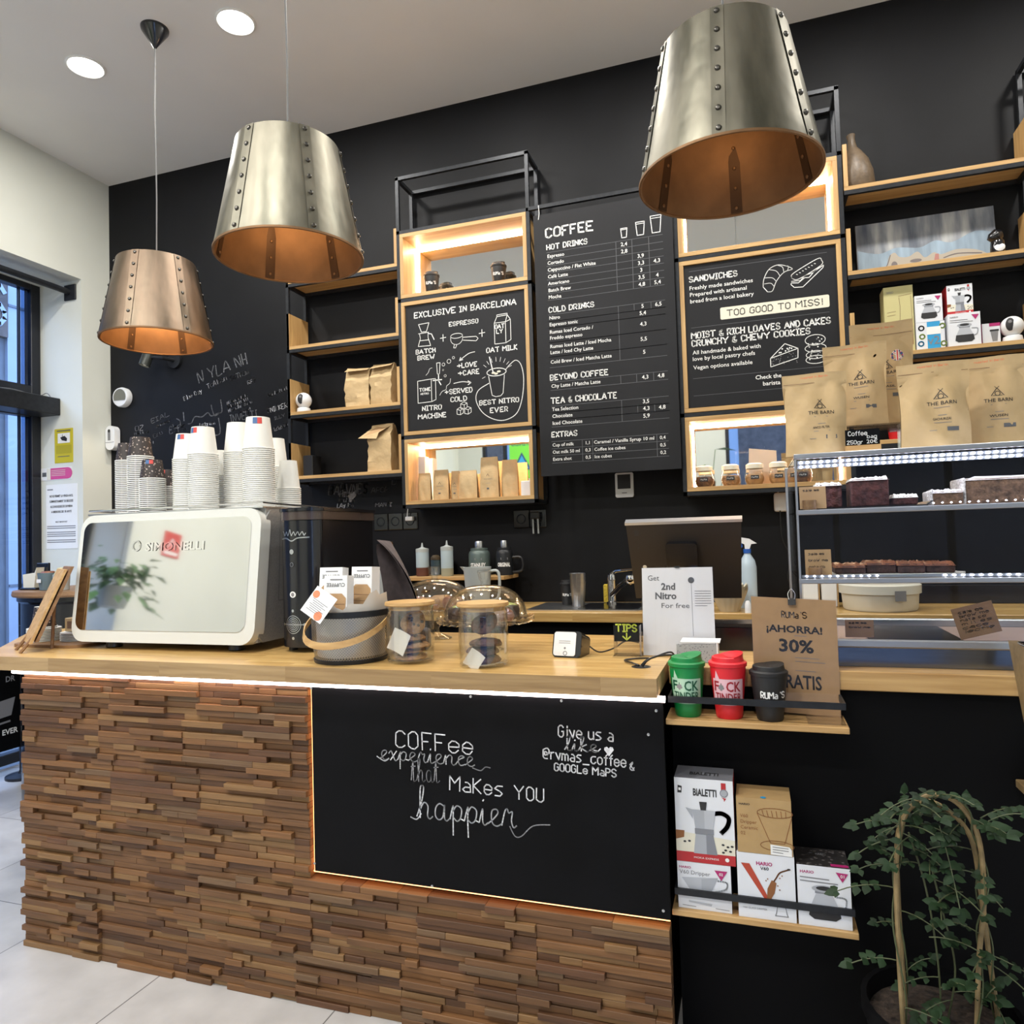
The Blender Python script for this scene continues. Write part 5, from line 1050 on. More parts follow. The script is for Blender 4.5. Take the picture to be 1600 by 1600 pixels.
# cakes
M['red_cake'] = mat('dark_red_cake', (0.075, 0.022, 0.018), 0.85, var=0.5, vs=60, bump=0.7, bs=70); M['frosting'] = mat('cream_frosting', (0.62, 0.58, 0.50), 0.6, bump=0.5, bs=25); M['carrot'] = mat('carrot_crumb', (0.15, 0.085, 0.05), 0.9, var=0.5, vs=80, bump=0.9, bs=80); M['coco'] = mat('coconut_coating', (0.62, 0.58, 0.55), 0.9, var=0.3, vs=100, bump=1.0, bs=90); M['brownie'] = mat('brownie', (0.045, 0.018, 0.014), 0.7, var=0.5, vs=40, bump=0.9, bs=50)
def slab(name, label, x0, x1, y0, y1, z0, z1, body, top=None, left=None, grp=None):
    t = thing(name, label, 'cake', ((x0 + x1) / 2, (y0 + y1) / 2, z0), grp); o = t.location
    g = G(o); g.box(x0, x1, y0, y1, z0, z1, body, 0.003); obj('crumb', g, t)
    if top:
        g = G(o); n = 16; vs = []; fs = []
        for i in range(n + 1):
            for j in range(7): u, v = i / n, j / 6; e = 0 if (i in (0, n) or j in (0, 6)) else 1; vs.append((x0 - 0.003 + (x1 - x0 + 0.006) * u, y0 - 0.003 + (y1 - y0 + 0.006) * v, z1 - 0.004 + e * (0.010 + random.uniform(-.003, .003))))
        for i in range(n):
            for j in range(6): a = i * 7 + j; fs.append((a, a + 7, a + 8, a + 1))
        g.mesh(vs, fs, top); obj('frosting', g, t)
    if left: g = G(o); g.box(x0 - 0.006, x0 + 0.001, y0, y1, z0, z1 + 0.004, left, 0.003); obj('side_coating', g, t)
    return t
zs1 = 1.502
g = G((0.31, 2.30, zs1)); g.prism([(0.165, zs1 + 0.0005), (0.46, zs1 + 0.0005), (0.475, zs1 + 0.014), (0.47, zs1 + 0.014), (0.457, zs1 + 0.004), (0.168, zs1 + 0.004), (0.155, zs1 + 0.014), (0.15, zs1 + 0.014)], Frame((0, 2.40, 0)), 0.0, 0.19, 'black_plastic'); solo('serving_tray', g, 'black tray on the upper case shelf under the red cake', 'tray')
zt = zs1 + 0.0055
slab('layer_cake', 'dark red cake block with cream frosting on the black tray', 0.278, 0.375, 2.26, 2.38, zt, 1.586, 'red_cake', 'frosting')
slab('layer_cake', 'dark red cake block behind the brown tag, at the left of the tray', 0.185, 0.255, 2.28, 2.38, zt, 1.576, 'red_cake', 'frosting')
w_ = slab('cake_slice', 'flat slice of red cake lying at the right of the tray', 0.385, 0.445, 2.25, 2.33, zt, zt + 0.024, 'red_cake', 'frosting')
slab('loaf_cake', 'long brown cake with white coating at the right of the upper shelf', 0.565, 1.05, 2.26, 2.40, zs1 + 0.001, 1.572, 'carrot', 'coco', 'coco')
slab('cake_slice', 'low brown cake piece with white edge before the long brown cake', 0.482, 0.556, 2.25, 2.35, zs1 + 0.001, 1.54, 'carrot', 'coco', 'coco')
zs2 = 1.309
g = G((0.38, 2.32, zs2)); n = 64
pts = []
for k in range(n): a = 2 * PI * k / n; q = 1 + 0.03 * math.cos(16 * a); pts.append((0.38 + 0.185 * q * math.cos(a), 2.33 + 0.11 * q * math.sin(a)))
g.prism(pts, fr2, zs2 + 0.0005, zs2 + 0.006, 'frosting'); solo('paper_doily', g, 'scalloped white doily under the brownies on the lower case shelf', 'doily')
bz = zs2 + 0.0065
for k, (x0, x1, y0, y1, h_) in enumerate(((0.225, 0.305, 2.25, 2.36, 0.022), (0.307, 0.385, 2.26, 2.37, 0.028), (0.387, 0.455, 2.25, 2.36, 0.026), (0.457, 0.53, 2.26, 2.36, 0.024))):
    slab('brownie', ('leftmost brownie, beside the brown tag on the lower case shelf', 'brownie second from left on the doily', 'brownie third from left on the doily', 'rightmost brownie on the doily of the lower case shelf')[k], x0, x1, y0, y1, bz, bz + h_, 'brownie', 'glaze', None, 'brownies on the lower case shelf')
def tag_card(x, y, z, w, h, rz, label, holder=True, tilt=8, cm='kraft_flat', lines=3, rot=0.0, title=None):
    t = thing('price_tag', label, 'tag', (x, y, z), None, rad(rz))
    f = Frame((0, 0, 0.0), (1, 0, math.tan(rot)), (0, math.tan(rad(tilt)), 1)) if not rot else Frame((0, 0, 0.012), (math.cos(rot), 0, math.sin(rot)), (-math.sin(rot), math.tan(rad(tilt)), math.cos(rot)))
    g = G(); g.prism([(-w / 2, 0.002), (w / 2, 0.002), (w / 2, h), (-w / 2, h)], f, -0.0015, 0, cm); c = obj('card', g, t)
    g = G()
    for k in range(lines): g.hand(f, ('sale es', 'brow me', 'nata co', 'mil es', 'cace', 'leche')[k % 6], -w * 0.36, h * 0.80 - k * h * 0.72 / max(lines, 3), h * 0.085, 0.0012, 'print_black', w * (0.72 if k % 2 else 0.6), jit=0.5, smooth=True)
    obj('writing', g, c)
    if holder: g = G(); g.lathe([(0, 0), (0.018, 0), (0.0185, 0.026), (0, 0.027)], (-w * 0.15, -0.012, 0), M['oak_dark'], 20); obj('holder', g, t)
tag_card(0.170, 2.20, zs1 + 0.001, 0.07, 0.066, 0, 'brown card in a round holder at the left of the upper case shelf', lines=1)
tag_card(0.180, 2.235, zs2 + 0.001, 0.07, 0.078, 0, 'brown card in a round holder at the left of the lower case shelf')
tag_card(0.273, 2.184, 1.1425, 0.072, 0.05, 0, 'small brown card leaning at the bottom of the case, beside the promo poster', False, 0, 'kraft_dark', 2)
tag_card(0.565, 2.184, 1.140, 0.098, 0.085, 0, 'tilted brown card with long handwriting at the bottom of the case', False, 0, 'kraft_dark', 6, rot=rad(15))
g = G((0.42, 2.4, 1.123)); g.box(0.31, 0.55, 2.25, 2.60, 1.1225, 1.1265, 'black_plastic', 0.002); solo('flat_tray', g, 'flat black tray on the bottom floor of the pastry case', 'tray')

# ---------------------------------------------------------------- coffee bags
class SurfFrame(Frame):
    def __init__(s, fn): s.fn = fn
    def p(s, x, y, d=0.0): return Vector(s.fn(x, y, d))
def pouch(x, y, z, w, h, d, rz, label, name2, seed=1, flag=False, tilt=0, cat='coffee bag'):
    t = thing('coffee_bag', label, cat, (x, y, z), 'kraft coffee bags on the pastry case', rad(rz)); t.rotation_euler = (rad(tilt), 0, rad(rz))
    rnd = random.Random(seed); ph = [rnd.uniform(0, 6) for _ in range(6)]
    def prof(v):
        if v > 0.86: return 0.0022
        return 0.0022 + d / 2 * max(0, 1 - (v / 0.86) ** 2.2) ** 0.8
    def fn(X, Z, dd=0.0, sgn=-1):
        u = max(-1, min(1, X / (w / 2))); v = max(0, min(1, Z / h))
        b = prof(v) * (0.35 + 0.65 * (1 - abs(u) ** 3)) if v < 0.86 else 0.0022
        cr = 0.007 * math.sin(5 * u + ph[0] + 4 * v) * math.sin(7 * v + ph[1]) + 0.004 * math.sin(11 * u * v + ph[2]) - 0.006 * abs(math.sin(2.6 * u + 5 * v + ph[3])) - 0.008 * max(0, abs(u) * 1.3 - v) 
        if 0.84 < v: cr = 0.0016 * math.sin(90 * v)
        if sgn > 0: cr *= 0.5
        wx = X * (1 - 0.05 * math.sin(PI * min(1, v / 0.86)) + 0.02 * v)
        return (wx, sgn * (b + cr * 0.8 + dd) + 0.006 * math.sin(3 * u + ph[4]) * v, Z)
    g = G(); nu, nv = 22, 30
    for sgn in (-1, 1):
        vs = [fn(-w / 2 + w * i / nu, h * j / nv, 0, sgn) for i in range(nu + 1) for j in range(nv + 1)]; fs = []
        for i in range(nu):
            for j in range(nv):
                a = i * (nv + 1) + j; q = (a, a + nv + 1, a + nv + 2, a + 1); fs.append(q if sgn < 0 else tuple(reversed(q)))
        g.mesh(vs, fs, 'kraft')
    vb = [fn(-w / 2 + w * i / nu, 0, 0, -1) for i in range(nu + 1)] + [fn(w / 2 - w * i / nu, 0, 0, 1) for i in range(nu + 1)]
    g.face(list(reversed(vb)), 'kraft')
    bmesh.ops.remove_doubles(g.bm, verts=list(g.bm.verts), dist=0.0002)
    b = obj('pouch', g, t, 60)
    g = G(); f = SurfFrame(lambda X, Z, dd=0.0: fn(X, Z, dd))
    f_ = f; ink = 'print_black'; D = 0.0012
    sc = w / 0.168
    g.hand(f, 'roasted in Berlin', -0.035 * sc, h * 0.945, 0.0055 * sc, 0.001, 'orange_print', 0.07 * sc, d=D)
    g.line(f, [(-w * 0.48, h * 0.885), (0, h * 0.883), (w * 0.48, h * 0.885)], 0.0014, 'kraft_dark', D)
    lx, lz = (0.012, h * 0.56)
    g.line(f, [(lx - 0.016, lz), (lx, lz + 0.022), (lx + 0.016, lz)], 0.002, ink, D); g.line(f, [(lx - 0.005, lz + 0.027), (lx, lz + 0.021), (lx + 0.006, lz + 0.027)], 0.0014, ink, D); g.ring(f, lx, lz + 0.006, 0.0065, 0.0018, ink, D, 14); g.line(f, [(lx - 0.012, lz), (lx + 0.012, lz)], 0.0014, ink, D)
    g.text(f, 'THE BARN', lx - 0.034, lz - 0.018, 0.0105, ink, 0.072, bold=0.004, d=D); g.line(f, [(lx - 0.018, lz - 0.025), (lx + 0.02, lz - 0.025)], 0.0012, 'print_grey', D)
    g.line(f, [(lx - 0.008, lz - 0.046), (lx + 0.012, lz - 0.046)], 0.0014, 'print_grey', D); g.text(f, name2, lx, lz - 0.06, 0.0068, ink, 0.045, 'C', 0.012, D); g.line(f, [(lx - 0.02, lz - 0.067), (lx + 0.024, lz - 0.067)], 0.0014, 'print_grey', D)
    g.line(f, [(lx - 0.032, lz - 0.088), (lx - 0.015, lz - 0.088)], 0.0014, 'print_grey', D); g.rect(f, lx + 0.012, lz - 0.09, lx + 0.042, lz - 0.079, 'print_midgrey', D)
    obj('print', g, b)
    if flag:
        g = G(); fx, fz, R_ = w * 0.24, h * 0.67, 0.017
        g.disc(f, fx, fz, R_, 'flag_blue', 0.0012, 24)
        for a in (45, 135): c_, s_ = math.cos(rad(a)), math.sin(rad(a)); g.line(f, [(fx - R_ * .9 * c_, fz - R_ * .9 * s_), (fx + R_ * .9 * c_, fz + R_ * .9 * s_)], 0.006, 'print_white', 0.0015); g.line(f, [(fx - R_ * .9 * c_, fz - R_ * .9 * s_), (fx + R_ * .9 * c_, fz + R_ * .9 * s_)], 0.002, 'sticker_red', 0.0018)
        for w2, m, dd in ((0.0085, 'print_white', 0.0021), (0.0045, 'sticker_red', 0.0024)): g.line(f, [(fx - R_ * .93, fz), (fx + R_ * .93, fz)], w2, m, dd); g.line(f, [(fx, fz - R_ * .93), (fx, fz + R_ * .93)], w2, m, dd)
        obj('round_sticker', g, b)
M['flag_blue'] = mat('flag_blue', (0.015, 0.03, 0.14), 0.5)
ZT = 1.660
pouch(0.190, 2.245, ZT, 0.170, 0.240, 0.065, 0, 'leftmost kraft coffee bag on the pastry case, in front', 'ANCO FILTER', 3)
pouch(0.495, 2.245, ZT, 0.174, 0.240, 0.07, -2, 'kraft coffee bag right of the price card, in front on the pastry case', 'GACHURIZAI', 5)
pouch(0.660, 2.35, ZT, 0.165, 0.262, 0.06, -3, 'kraft coffee bag behind the front bag right of the price card', 'WUSEN', 7)
gr_ = thing('display_riser', 'clear acrylic riser holding two coffee bags on the pastry case', 'stand', (0.35, 2.40, ZT)); 
for b_, nm in (((0.225, 0.455, 2.325, 2.53, ZT + 0.087, ZT + 0.091), 'top'), ((0.225, 0.229, 2.325, 2.53, ZT + 0.001, ZT + 0.087), 'side'), ((0.451, 0.455, 2.325, 2.53, ZT + 0.001, ZT + 0.087), 'side')): g = G(gr_.location); g.box(*b_, 'acrylic'); obj(nm, g, gr_)
pouch(0.317, 2.375, ZT + 0.0915, 0.172, 0.252, 0.06, -3, 'kraft coffee bag on the riser behind the leftmost bag', 'WUSEN', 11)
pouch(0.408, 2.475, ZT + 0.0915, 0.175, 0.335, 0.06, -2, 'kraft coffee bag with a round flag sticker at the back of the riser', 'BRASIL', 13, True)
t = thing('coffee_bag', 'kraft bag with green print cut off by the right edge, on the pastry case', 'coffee bag', (0.835, 2.42, ZT)); g = G(); g.box(-0.08, 0.08, -0.03, 0.03, 0, 0.24, 'kraft', 0.012, 2); b = obj('pouch', g, t)
M['green_print'] = mat('green_print', (0.08, 0.30, 0.08), 0.6); g = G(); g.ring(Frame((0, -0.031, 0)), -0.068, 0.13, 0.012, 0.005, 'green_print'); obj('print', g, b)
# price card of the coffee bags
t = thing('price_card', 'black chalk card reading Coffee bag 250gr 20 euro, on a wood foot', 'sign', (0.307, 2.215, ZT), None, 0); g = G(); g.box(-0.044, 0.044, 0, 0.003, 0.018, 0.064, 'chalkboard'); c = obj('card', g, t); g = G(); g.box(-0.045, 0.046, -0.006, 0.012, 0, 0.019, M['oak'], 0.001); obj('foot', g, t)
g = G(); f = Frame((0, 0, 0)); g.hand(f, 'Coffee', -0.036, 0.047, 0.012, 0.0017, 'print_white', 0.048); g.hand(f, 'bag', 0.012, 0.038, 0.009, 0.0016, 'print_white', 0.024); g.hand(f, '250gr', -0.04, 0.023, 0.010, 0.0017, 'print_white', 0.040); g.text(f, '20€', 0.010, 0.023, 0.011, 'print_white', 0.028, 'L'); obj('lettering', g, c)

# ---------------------------------------------------------------- travel cups and poster on the upper ledge
M['cup_green'] = mat('green_plastic', (0.0, 0.20, 0.045), 0.42); M['cup_red'] = mat('red_plastic', (0.62, 0.012, 0.022), 0.42); M['cup_black'] = mat('black_rubber', (0.010, 0.010, 0.011), 0.5)
M['label_green'] = mat('pale_green_label', (0.36, 0.56, 0.42), 0.5); M['label_pink'] = mat('pale_pink_label', (0.68, 0.42, 0.47), 0.5); M['dark_green'] = mat('dark_green_print', (0.0, 0.07, 0.03), 0.5); M['dark_red'] = mat('dark_red_print', (0.30, 0.01, 0.02), 0.5)
def travel_cup(x, y, z, R1, R0, H, body, label, ltype, lm=None, ink=None, s=1.0, grp=None, rz=0):
    t = thing('travel_cup', label, 'travel cup', (x, y, z), grp, rad(rz))
    hb = H * 0.79
    g = G(); g.lathe([(0, 0.0), (R0 * 0.94, 0.0), (R0, 0.004), (R0 + (R1 - R0) * 0.95, hb * 0.93), (R1 * 0.985, hb)], (0, 0, 0), body, 40); c = obj('body', g, t)
    g = G(); g.lathe([(R1 * 0.985, hb), (R1 * 1.06, hb + 0.001), (R1 * 1.07, hb + 0.010), (R1 * 0.99, hb + 0.013), (R1 * 0.90, hb + 0.014), (R1 * 0.86, hb + 0.024), (R1 * 0.78, hb + 0.026), (0, hb + 0.021)], (0, 0, 0), body, 40)
    n = 20; vs = []; fs = []
    for k in range(n + 1):
        a = PI * k / n - PI * 0.35
        r_ = R1 * 0.86; zt_ = hb + 0.016 + (H - hb - 0.016) * (0.5 + 0.5 * math.cos(a - PI * 0.15)) ** 1.0
        vs += [(r_ * math.cos(a), r_ * math.sin(a), hb + 0.014), (r_ * math.cos(a), r_ * math.sin(a), zt_), (r_ * 0.5 * math.cos(a), r_ * 0.5 * math.sin(a), zt_ - 0.002), (0, 0, hb + 0.022)]
    for k in range(n):
        for q in range(3): fs.append((4 * k + q, 4 * k + 4 + q, 4 * k + 5 + q, 4 * k + 1 + q))
    g.mesh(vs, fs, body); obj('lid', g, t)
    Rz = lambda zz: R0 + (R1 - R0) * zz / hb
    f = SurfFrame(lambda X, Z, dd=0.0: ((Rz(Z) + dd) * math.sin(X / Rz(Z)), -(Rz(Z) + dd) * math.cos(X / Rz(Z)), Z))
    g = G()
    if ltype == 'tinder':
        w = R1 * 0.92; z0, z1 = H * 0.22, H * 0.62
        cols = 14
        for k in range(cols): a, b = -w + 2 * w * k / cols, -w + 2 * w * (k + 1) / cols; g.rect(f, a, z0, b, z1, lm, 0.0009)
        g.poly([(-w * 0.82, z1), (-w * 0.5, z1), (-w * 0.74, z1 + 0.022)], f, lm, 0.0009); lab_ = obj('label', g, c)
        g = G(); zz = H * 0.435
        g.text(f, 'F', -w * 0.88, zz, 0.027, ink, 0.015, bold=0.02, d=0.0016); g.text(f, 'CK', -0.004, zz, 0.027, ink, w * 0.88, bold=0.02, d=0.0016)
        for dx, dz in ((0, 0.004), (-0.005, 0.008), (0.005, 0.008), (-0.003, 0.013), (0.003, 0.013), (0, 0.0085)): g.disc(f, -w * 0.40 + dx, zz + dz, 0.0034, 'print_grey', 0.0016, 8)
        g.line(f, [(-w * 0.40, zz + 0.016), (-w * 0.40, zz + 0.021)], 0.002, 'dark_green', 0.0016)
        g.text(f, 'TINDER', -w * 0.8, H * 0.285, 0.022, ink, w * 1.62, bold=0.015, d=0.0016); obj('lettering', g, lab_)
    else:
        k = R1 / 0.047; g.hand(f, 'RUMa', -0.022 * k, 0.064 * k, 0.016 * k, 0.003 * k, 'print_white', 0.042 * k, smooth=True, d=0.0012); g.hand(f, "'S", 0.026 * k, 0.065 * k, 0.016 * k, 0.003 * k, 'print_white', 0.017 * k, smooth=True, d=0.0012); obj('lettering', g, c)
    return t
zl = 0.9435
travel_cup(-0.185, 2.046, zl, 0.0475, 0.035, 0.172, 'cup_green', 'green travel cup with a pale speech bubble label, on the upper ledge', 'tinder', 'label_green', 'dark_green')
travel_cup(-0.0755, 2.045, zl, 0.0475, 0.035, 0.176, 'cup_red', 'red travel cup with a pink speech bubble label, on the upper ledge', 'tinder', 'label_pink', 'dark_red')
travel_cup(0.0288, 2.04, zl, 0.0465, 0.034, 0.150, 'cup_black', "black travel cup with white script on the upper ledge", 'rumas')
pp = thing('promo_poster', 'brown paper poster in a clear stand reading AHORRA 30%, on the upper ledge', 'poster', (0.10, 2.097, zl), None, 0)
f = Frame((0, 0.0, 0.001), (1, 0, -0.055), (0, 0.0, 1.0)); W2 = 0.108
g = G(); g.prism([(-W2, 0.004), (W2, 0.004), (W2, 0.315), (-W2, 0.315)], f, -0.001, 0.0, 'kraft_flat'); sh_ = obj('sheet', g, pp)
g = G(); g.prism([(-W2 - 0.002, 0), (W2 + 0.002, 0), (W2 + 0.002, 0.318), (-W2 - 0.002, 0.318)], f, 0.001, 0.003, 'acrylic'); g.box(0.02, 0.11, -0.095, -0.002, 0.001, 0.004, 'acrylic'); obj('stand', g, pp)
g = G(); D = 0.0006
g.hand(f, "RUMa", -0.03, 0.262, 0.016, 0.0022, 'print_midgrey', 0.042, smooth=True, d=D); g.hand(f, "'S", 0.016, 0.263, 0.016, 0.0022, 'print_midgrey', 0.017, smooth=True, d=D);
g.text(f, '¡AHORRA!', 0, 0.222, 0.019, 'print_black', 0.142, 'C', 0.03, D); g.text(f, '30%', 0.004, 0.17, 0.034, 'print_black', 0.088, 'C', 0.03, D); g.text(f, 'GRATIS', 0.005, 0.072, 0.037, 'print_black', 0.118, 'C', 0.02, D)
for z, w in ((0.214, 0.03), (0.155, 0.06), (0.145, 0.075), (0.120, 0.05)): g.line(f, [(0.0, z), (w, z)], 0.0014, 'print_grey', D)
obj('lettering', g, sh_)
bcp = thing('binder_clip', 'small black binder clip with silver loop on top of the brown poster', 'clip', (0.097, 2.095, zl + 0.312)); g = G(); g.prism([(-0.008, -0.004), (0.008, -0.004), (0.002, 0.014), (-0.002, 0.014)], Frame((0, 0, -0.009), (0, 1, 0), (0, 0, 1)), -0.010, 0.010, 'black_gloss'); obj('clip_body', g, bcp)
g = G(); g.tube(catmull([(-0.007, -0.006, 0.002), (-0.009, -0.003, 0.018), (0, -0.001, 0.03), (0.009, -0.003, 0.018), (0.007, -0.006, 0.002)]), 0.0011, 'chrome', 6); obj('wire_loop', g, bcp)

# ---------------------------------------------------------------- boxed coffee gear
M['box_white'] = mat('white_carton', (0.70, 0.72, 0.76), 0.5); M['box_red'] = mat('red_carton', (0.42, 0.02, 0.025), 0.5); M['box_kraft'] = mat('kraft_carton', srgb(172, 142, 96), 0.7, var=0.05); M['box_dark'] = speckle('dark_patterned_carton', (0.022, 0.02, 0.02), (0.10, 0.09, 0.09), 70, 0.3); M['magenta'] = mat('magenta_print', (0.40, 0.02, 0.14), 0.5); M['pot_grey'] = mat('pot_grey_print', (0.36, 0.38, 0.42), 0.5); M['pot_mid'] = mat('pot_shade_print', (0.20, 0.21, 0.24), 0.5); M['glass_print'] = mat('glass_grey_print', (0.44, 0.46, 0.50), 0.5); M['v_red'] = mat('brick_red_print', (0.42, 0.055, 0.025), 0.5); M['coffee_print'] = mat('coffee_print', (0.24, 0.09, 0.025), 0.5); M['bag_yellow'] = mat('pale_yellow_carton', (0.52, 0.47, 0.22), 0.55); M['sky_print'] = mat('sky_blue_print', (0.03, 0.30, 0.58), 0.5); M['lime_print'] = mat('lime_print', (0.35, 0.50, 0.10), 0.5)
def carton(name, label, x0, x1, yf, dp, z0, z1, face, side, art, top=None, grp=None, rz=0.0, cat='box'):
    w, h = x1 - x0, z1 - z0; t = thing(name, label, cat, ((x0 + x1) / 2, yf + dp / 2, z0), grp, rad(rz))
    g = G(); a = [(-w / 2, -dp / 2), (w / 2, -dp / 2), (w / 2, dp / 2), (-w / 2, dp / 2)]
    g.face([(a[0][0], a[0][1], 0), (a[1][0], a[1][1], 0), (a[1][0], a[1][1], h), (a[0][0], a[0][1], h)], face)
    for i in (1, 2, 3): j = (i + 1) % 4; g.face([(*a[i], 0), (*a[j], 0), (*a[j], h), (*a[i], h)], side)
    g.face([(*p, h) for p in a], top or face); g.face([(*p, 0) for p in reversed(a)], side)
    bmesh.ops.remove_doubles(g.bm, verts=list(g.bm.verts), dist=0.0001)
    c = obj('carton', g, t)
    g = G(); art(g, Frame((0, -dp / 2, 0)), w, h, Frame((0, -dp / 2, h), (1, 0, 0), (0, 1, 0)), dp); obj('print', g, c); return t
def art_moka(g, f, w, h, ft, dp):
    P = lambda pts, m, d=0.0008: g.poly([(x * w, y * h) for x, y in pts], f, m, d)
    P([(-.5, .0), (.5, .0), (.5, .12), (-.5, .12)], 'box_red'); P([(-.5, .12), (.5, .12), (.5, .30), (-.5, .36)], 'cream_print', 0.0005)
    P([(-.20, .11), (.20, .11), (.14, .34), (-.16, .34)], 'pot_grey', 0.0012); P([(.02, .11), (.20, .11), (.14, .34), (.02, .34)], 'pot_mid', 0.0015); P([(-.17, .345), (.15, .345), (.15, .41), (-.17, .41)], 'pot_mid', 0.0014)
    P([(-.16, .41), (.14, .41), (.19, .63), (-.20, .63)], 'pot_grey', 0.0012); P([(-.20, .63), (-.32, .65), (-.20, .52)], 'pot_grey', 0.0012); P([(.0, .41), (.14, .41), (.19, .63), (.0, .63)], 'glass_print', 0.0015); P([(-.06, .63), (.03, .63), (.05, .73), (-.08, .73)], 'print_black', 0.0016)
    g.line(f, [(.17 * w, .60 * h), (.30 * w, .61 * h), (.41 * w, .56 * h), (.38 * w, .46 * h), (.28 * w, .38 * h)], w * .075, 'print_black', 0.0014, smooth=True)
    P([(-.5, .26), (-.36, .29), (-.35, .37), (-.5, .37)], 'coffee_print', 0.0009)
    for x, y in ((.3, .24), (.38, .22), (.34, .18), (.42, .17), (.3, .15), (-.35, .24), (-.27, .25), (.45, .23)): g.disc(f, x * w, y * h, w * .026, 'print_black', 0.0012, 8, w * .018)
    g.text(f, 'BIALETTI', -.18 * w, .80 * h, h * .085, 'print_black', .40 * w, bold=0.03, d=0.0009); P([(-.45, .82), (-.38, .82), (-.37, .90), (-.44, .91)], 'print_black', 0.0008); P([(-.43, .85), (-.39, .85), (-.39, .88), (-.43, .88)], 'print_white', 0.0012)
    P([(.30, .97), (.38, .97), (.38, .88), (.30, .88)], 'box_red'); g.disc(f, .345 * w, .85 * h, w * .07, 'pot_mid', 0.0009); g.disc(f, .345 * w, .85 * h, w * .055, 'pot_grey', 0.0013); P([(.30, .80), (.34, .78), (.345, .75), (.38, .79)], 'box_red', 0.0007)
    g.text(f, 'MOKA EXPRESS', -.2 * w, .05 * h, h * .022, 'print_white', .42 * w, d=0.0012); g.disc(f, .36 * w, .065 * h, w * .035, 'print_white', 0.0012, 10)
    g.text(ft, 'BIALETTI', 0, dp * .3, dp * .22, 'print_black', .5 * w, 'C', 0.02)
def art_dripper(g, f, w, h, ft, dp):
    g.text(f, 'HARIO', -.46 * w, .86 * h, h * .05, 'magenta', .22 * w, bold=.02); g.text(f, 'V60 Dripper', -.46 * w, .74 * h, h * .085, 'print_grey', .58 * w)
    P = lambda pts, m, d=0.0008: g.poly([(x * w, y * h) for x, y in pts], f, m, d)
    P([(-.42, .66), (.26, .72), (.10, .33), (-.22, .33)], 'glass_print', 0.0005); P([(-.05, .66), (.26, .72), (.10, .33), (-.05, .33)], 'pot_grey', 0.0009); g.line(f, [(.24 * w, .66 * h), (.42 * w, .64 * h), (.40 * w, .5 * h), (.2 * w, .42 * h)], .03 * w, 'glass_print', 0.0007, smooth=True); P([(-.30, .14), (.12, .10), (.14, .15), (-.30, .18)], 'glass_print', 0.0007)
    P([(.20, .88), (.44, .88), (.32, .67)], 'magenta', 0.0012); g.text(f, '02', .32 * w, .78 * h, h * .06, 'print_white', None, 'C', .01, 0.0018)
    for x0 in (-.42, .2): g.line(f, [(x0 * w, .07 * h), ((x0 + .25) * w, .06 * h)], h * .012, 'print_grey')
def art_ceramic(g, f, w, h, ft, dp):
    g.text(f, 'HARIO', -.45 * w, .87 * h, h * .035, 'print_black', .2 * w, bold=.02)
    for k, s_ in enumerate(('V60', 'Dripper', 'Ceramic', '02')): g.text(f, s_, -.44 * w, (.64 - .105 * k) * h, h * .065, 'coffee_print')
    L = lambda pts, **k: g.line(f, [(x * w, y * h) for x, y in pts], .012 * w, 'coffee_print', **k)
    g.ring(f, .20 * w, .76 * h, .32 * w, .012 * w, 'coffee_print', ry=.085 * h); L([(-.12, .74), (.10, .22)]); L([(.5, .70), (.36, .22)]); L([(.10, .22), (.36, .22)]); g.ring(f, .22 * w, .17 * h, .30 * w, .012 * w, 'coffee_print', ry=.09 * h)
    for k in range(6): L([(-.03 + k * .085, .80), (.0 + k * .08, .69)])
    g.poly([(x * w, y * h) for x, y in ((.1, .01), (.48, .0), (.48, .12), (.44, .17), (.1, .19))], f, 'print_white', 0.0012)
    for k in range(3): g.line(f, [(.14 * w, (.15 - k * .045) * h), ((.42 - .1 * (k == 2)) * w, (.14 - k * .045) * h)], h * .014, 'print_grey', 0.0016)
    g.disc(ft, 0.0, dp * 0.1, dp * .07, 'sky_print', 0.0008, 12)
def art_v60(g, f, w, h, ft, dp):
    P = lambda pts, m, d=0.0008: g.poly([(x * w, y * h) for x, y in pts], f, m, d)
    P([(-.43, .84), (-.28, .84), (.06, .30), (.0, .27)], 'v_red'); P([(.06, .30), (.0, .27), (.02, .48), (.10, .62), (.18, .58), (.14, .42)], 'coffee_print', 0.0012)
    g.line(f, [(.12 * w, .58 * h), (.18 * w, .66 * h), (.24 * w, .74 * h), (.33 * w, .78 * h), (.42 * w, .81 * h)], .025 * w, 'coffee_print', 0.001, smooth=True); g.disc(f, .40 * w, .81 * h, .03 * w, 'print_black', 0.0013, 8, .012 * h)
    for x, y in ((.24, .66), (.28, .70), (.2, .54), (.23, .48), (.0, .60), (.03, .63)): g.disc(f, x * w, y * h, .013 * w, 'coffee_print', 0.001, 7)
    g.text(f, 'HARIO', -.02 * w, .83 * h, h * .055, 'magenta', .28 * w, 'C', .03); g.text(f, 'V60', -.02 * w, .76 * h, h * .05, 'print_black', .15 * w, 'C', .02)
    g.text(f, 'V60 GLASS DRIPPER', -.42 * w, .14 * h, h * .03, 'print_grey', .42 * w); g.line(f, [(.18 * w, .22 * h), (.16 * w, .12 * h), (.14 * w, .08 * h), (.36 * w, .08 * h), (.34 * w, .12 * h), (.32 * w, .22 * h)], .014 * w, 'print_grey')
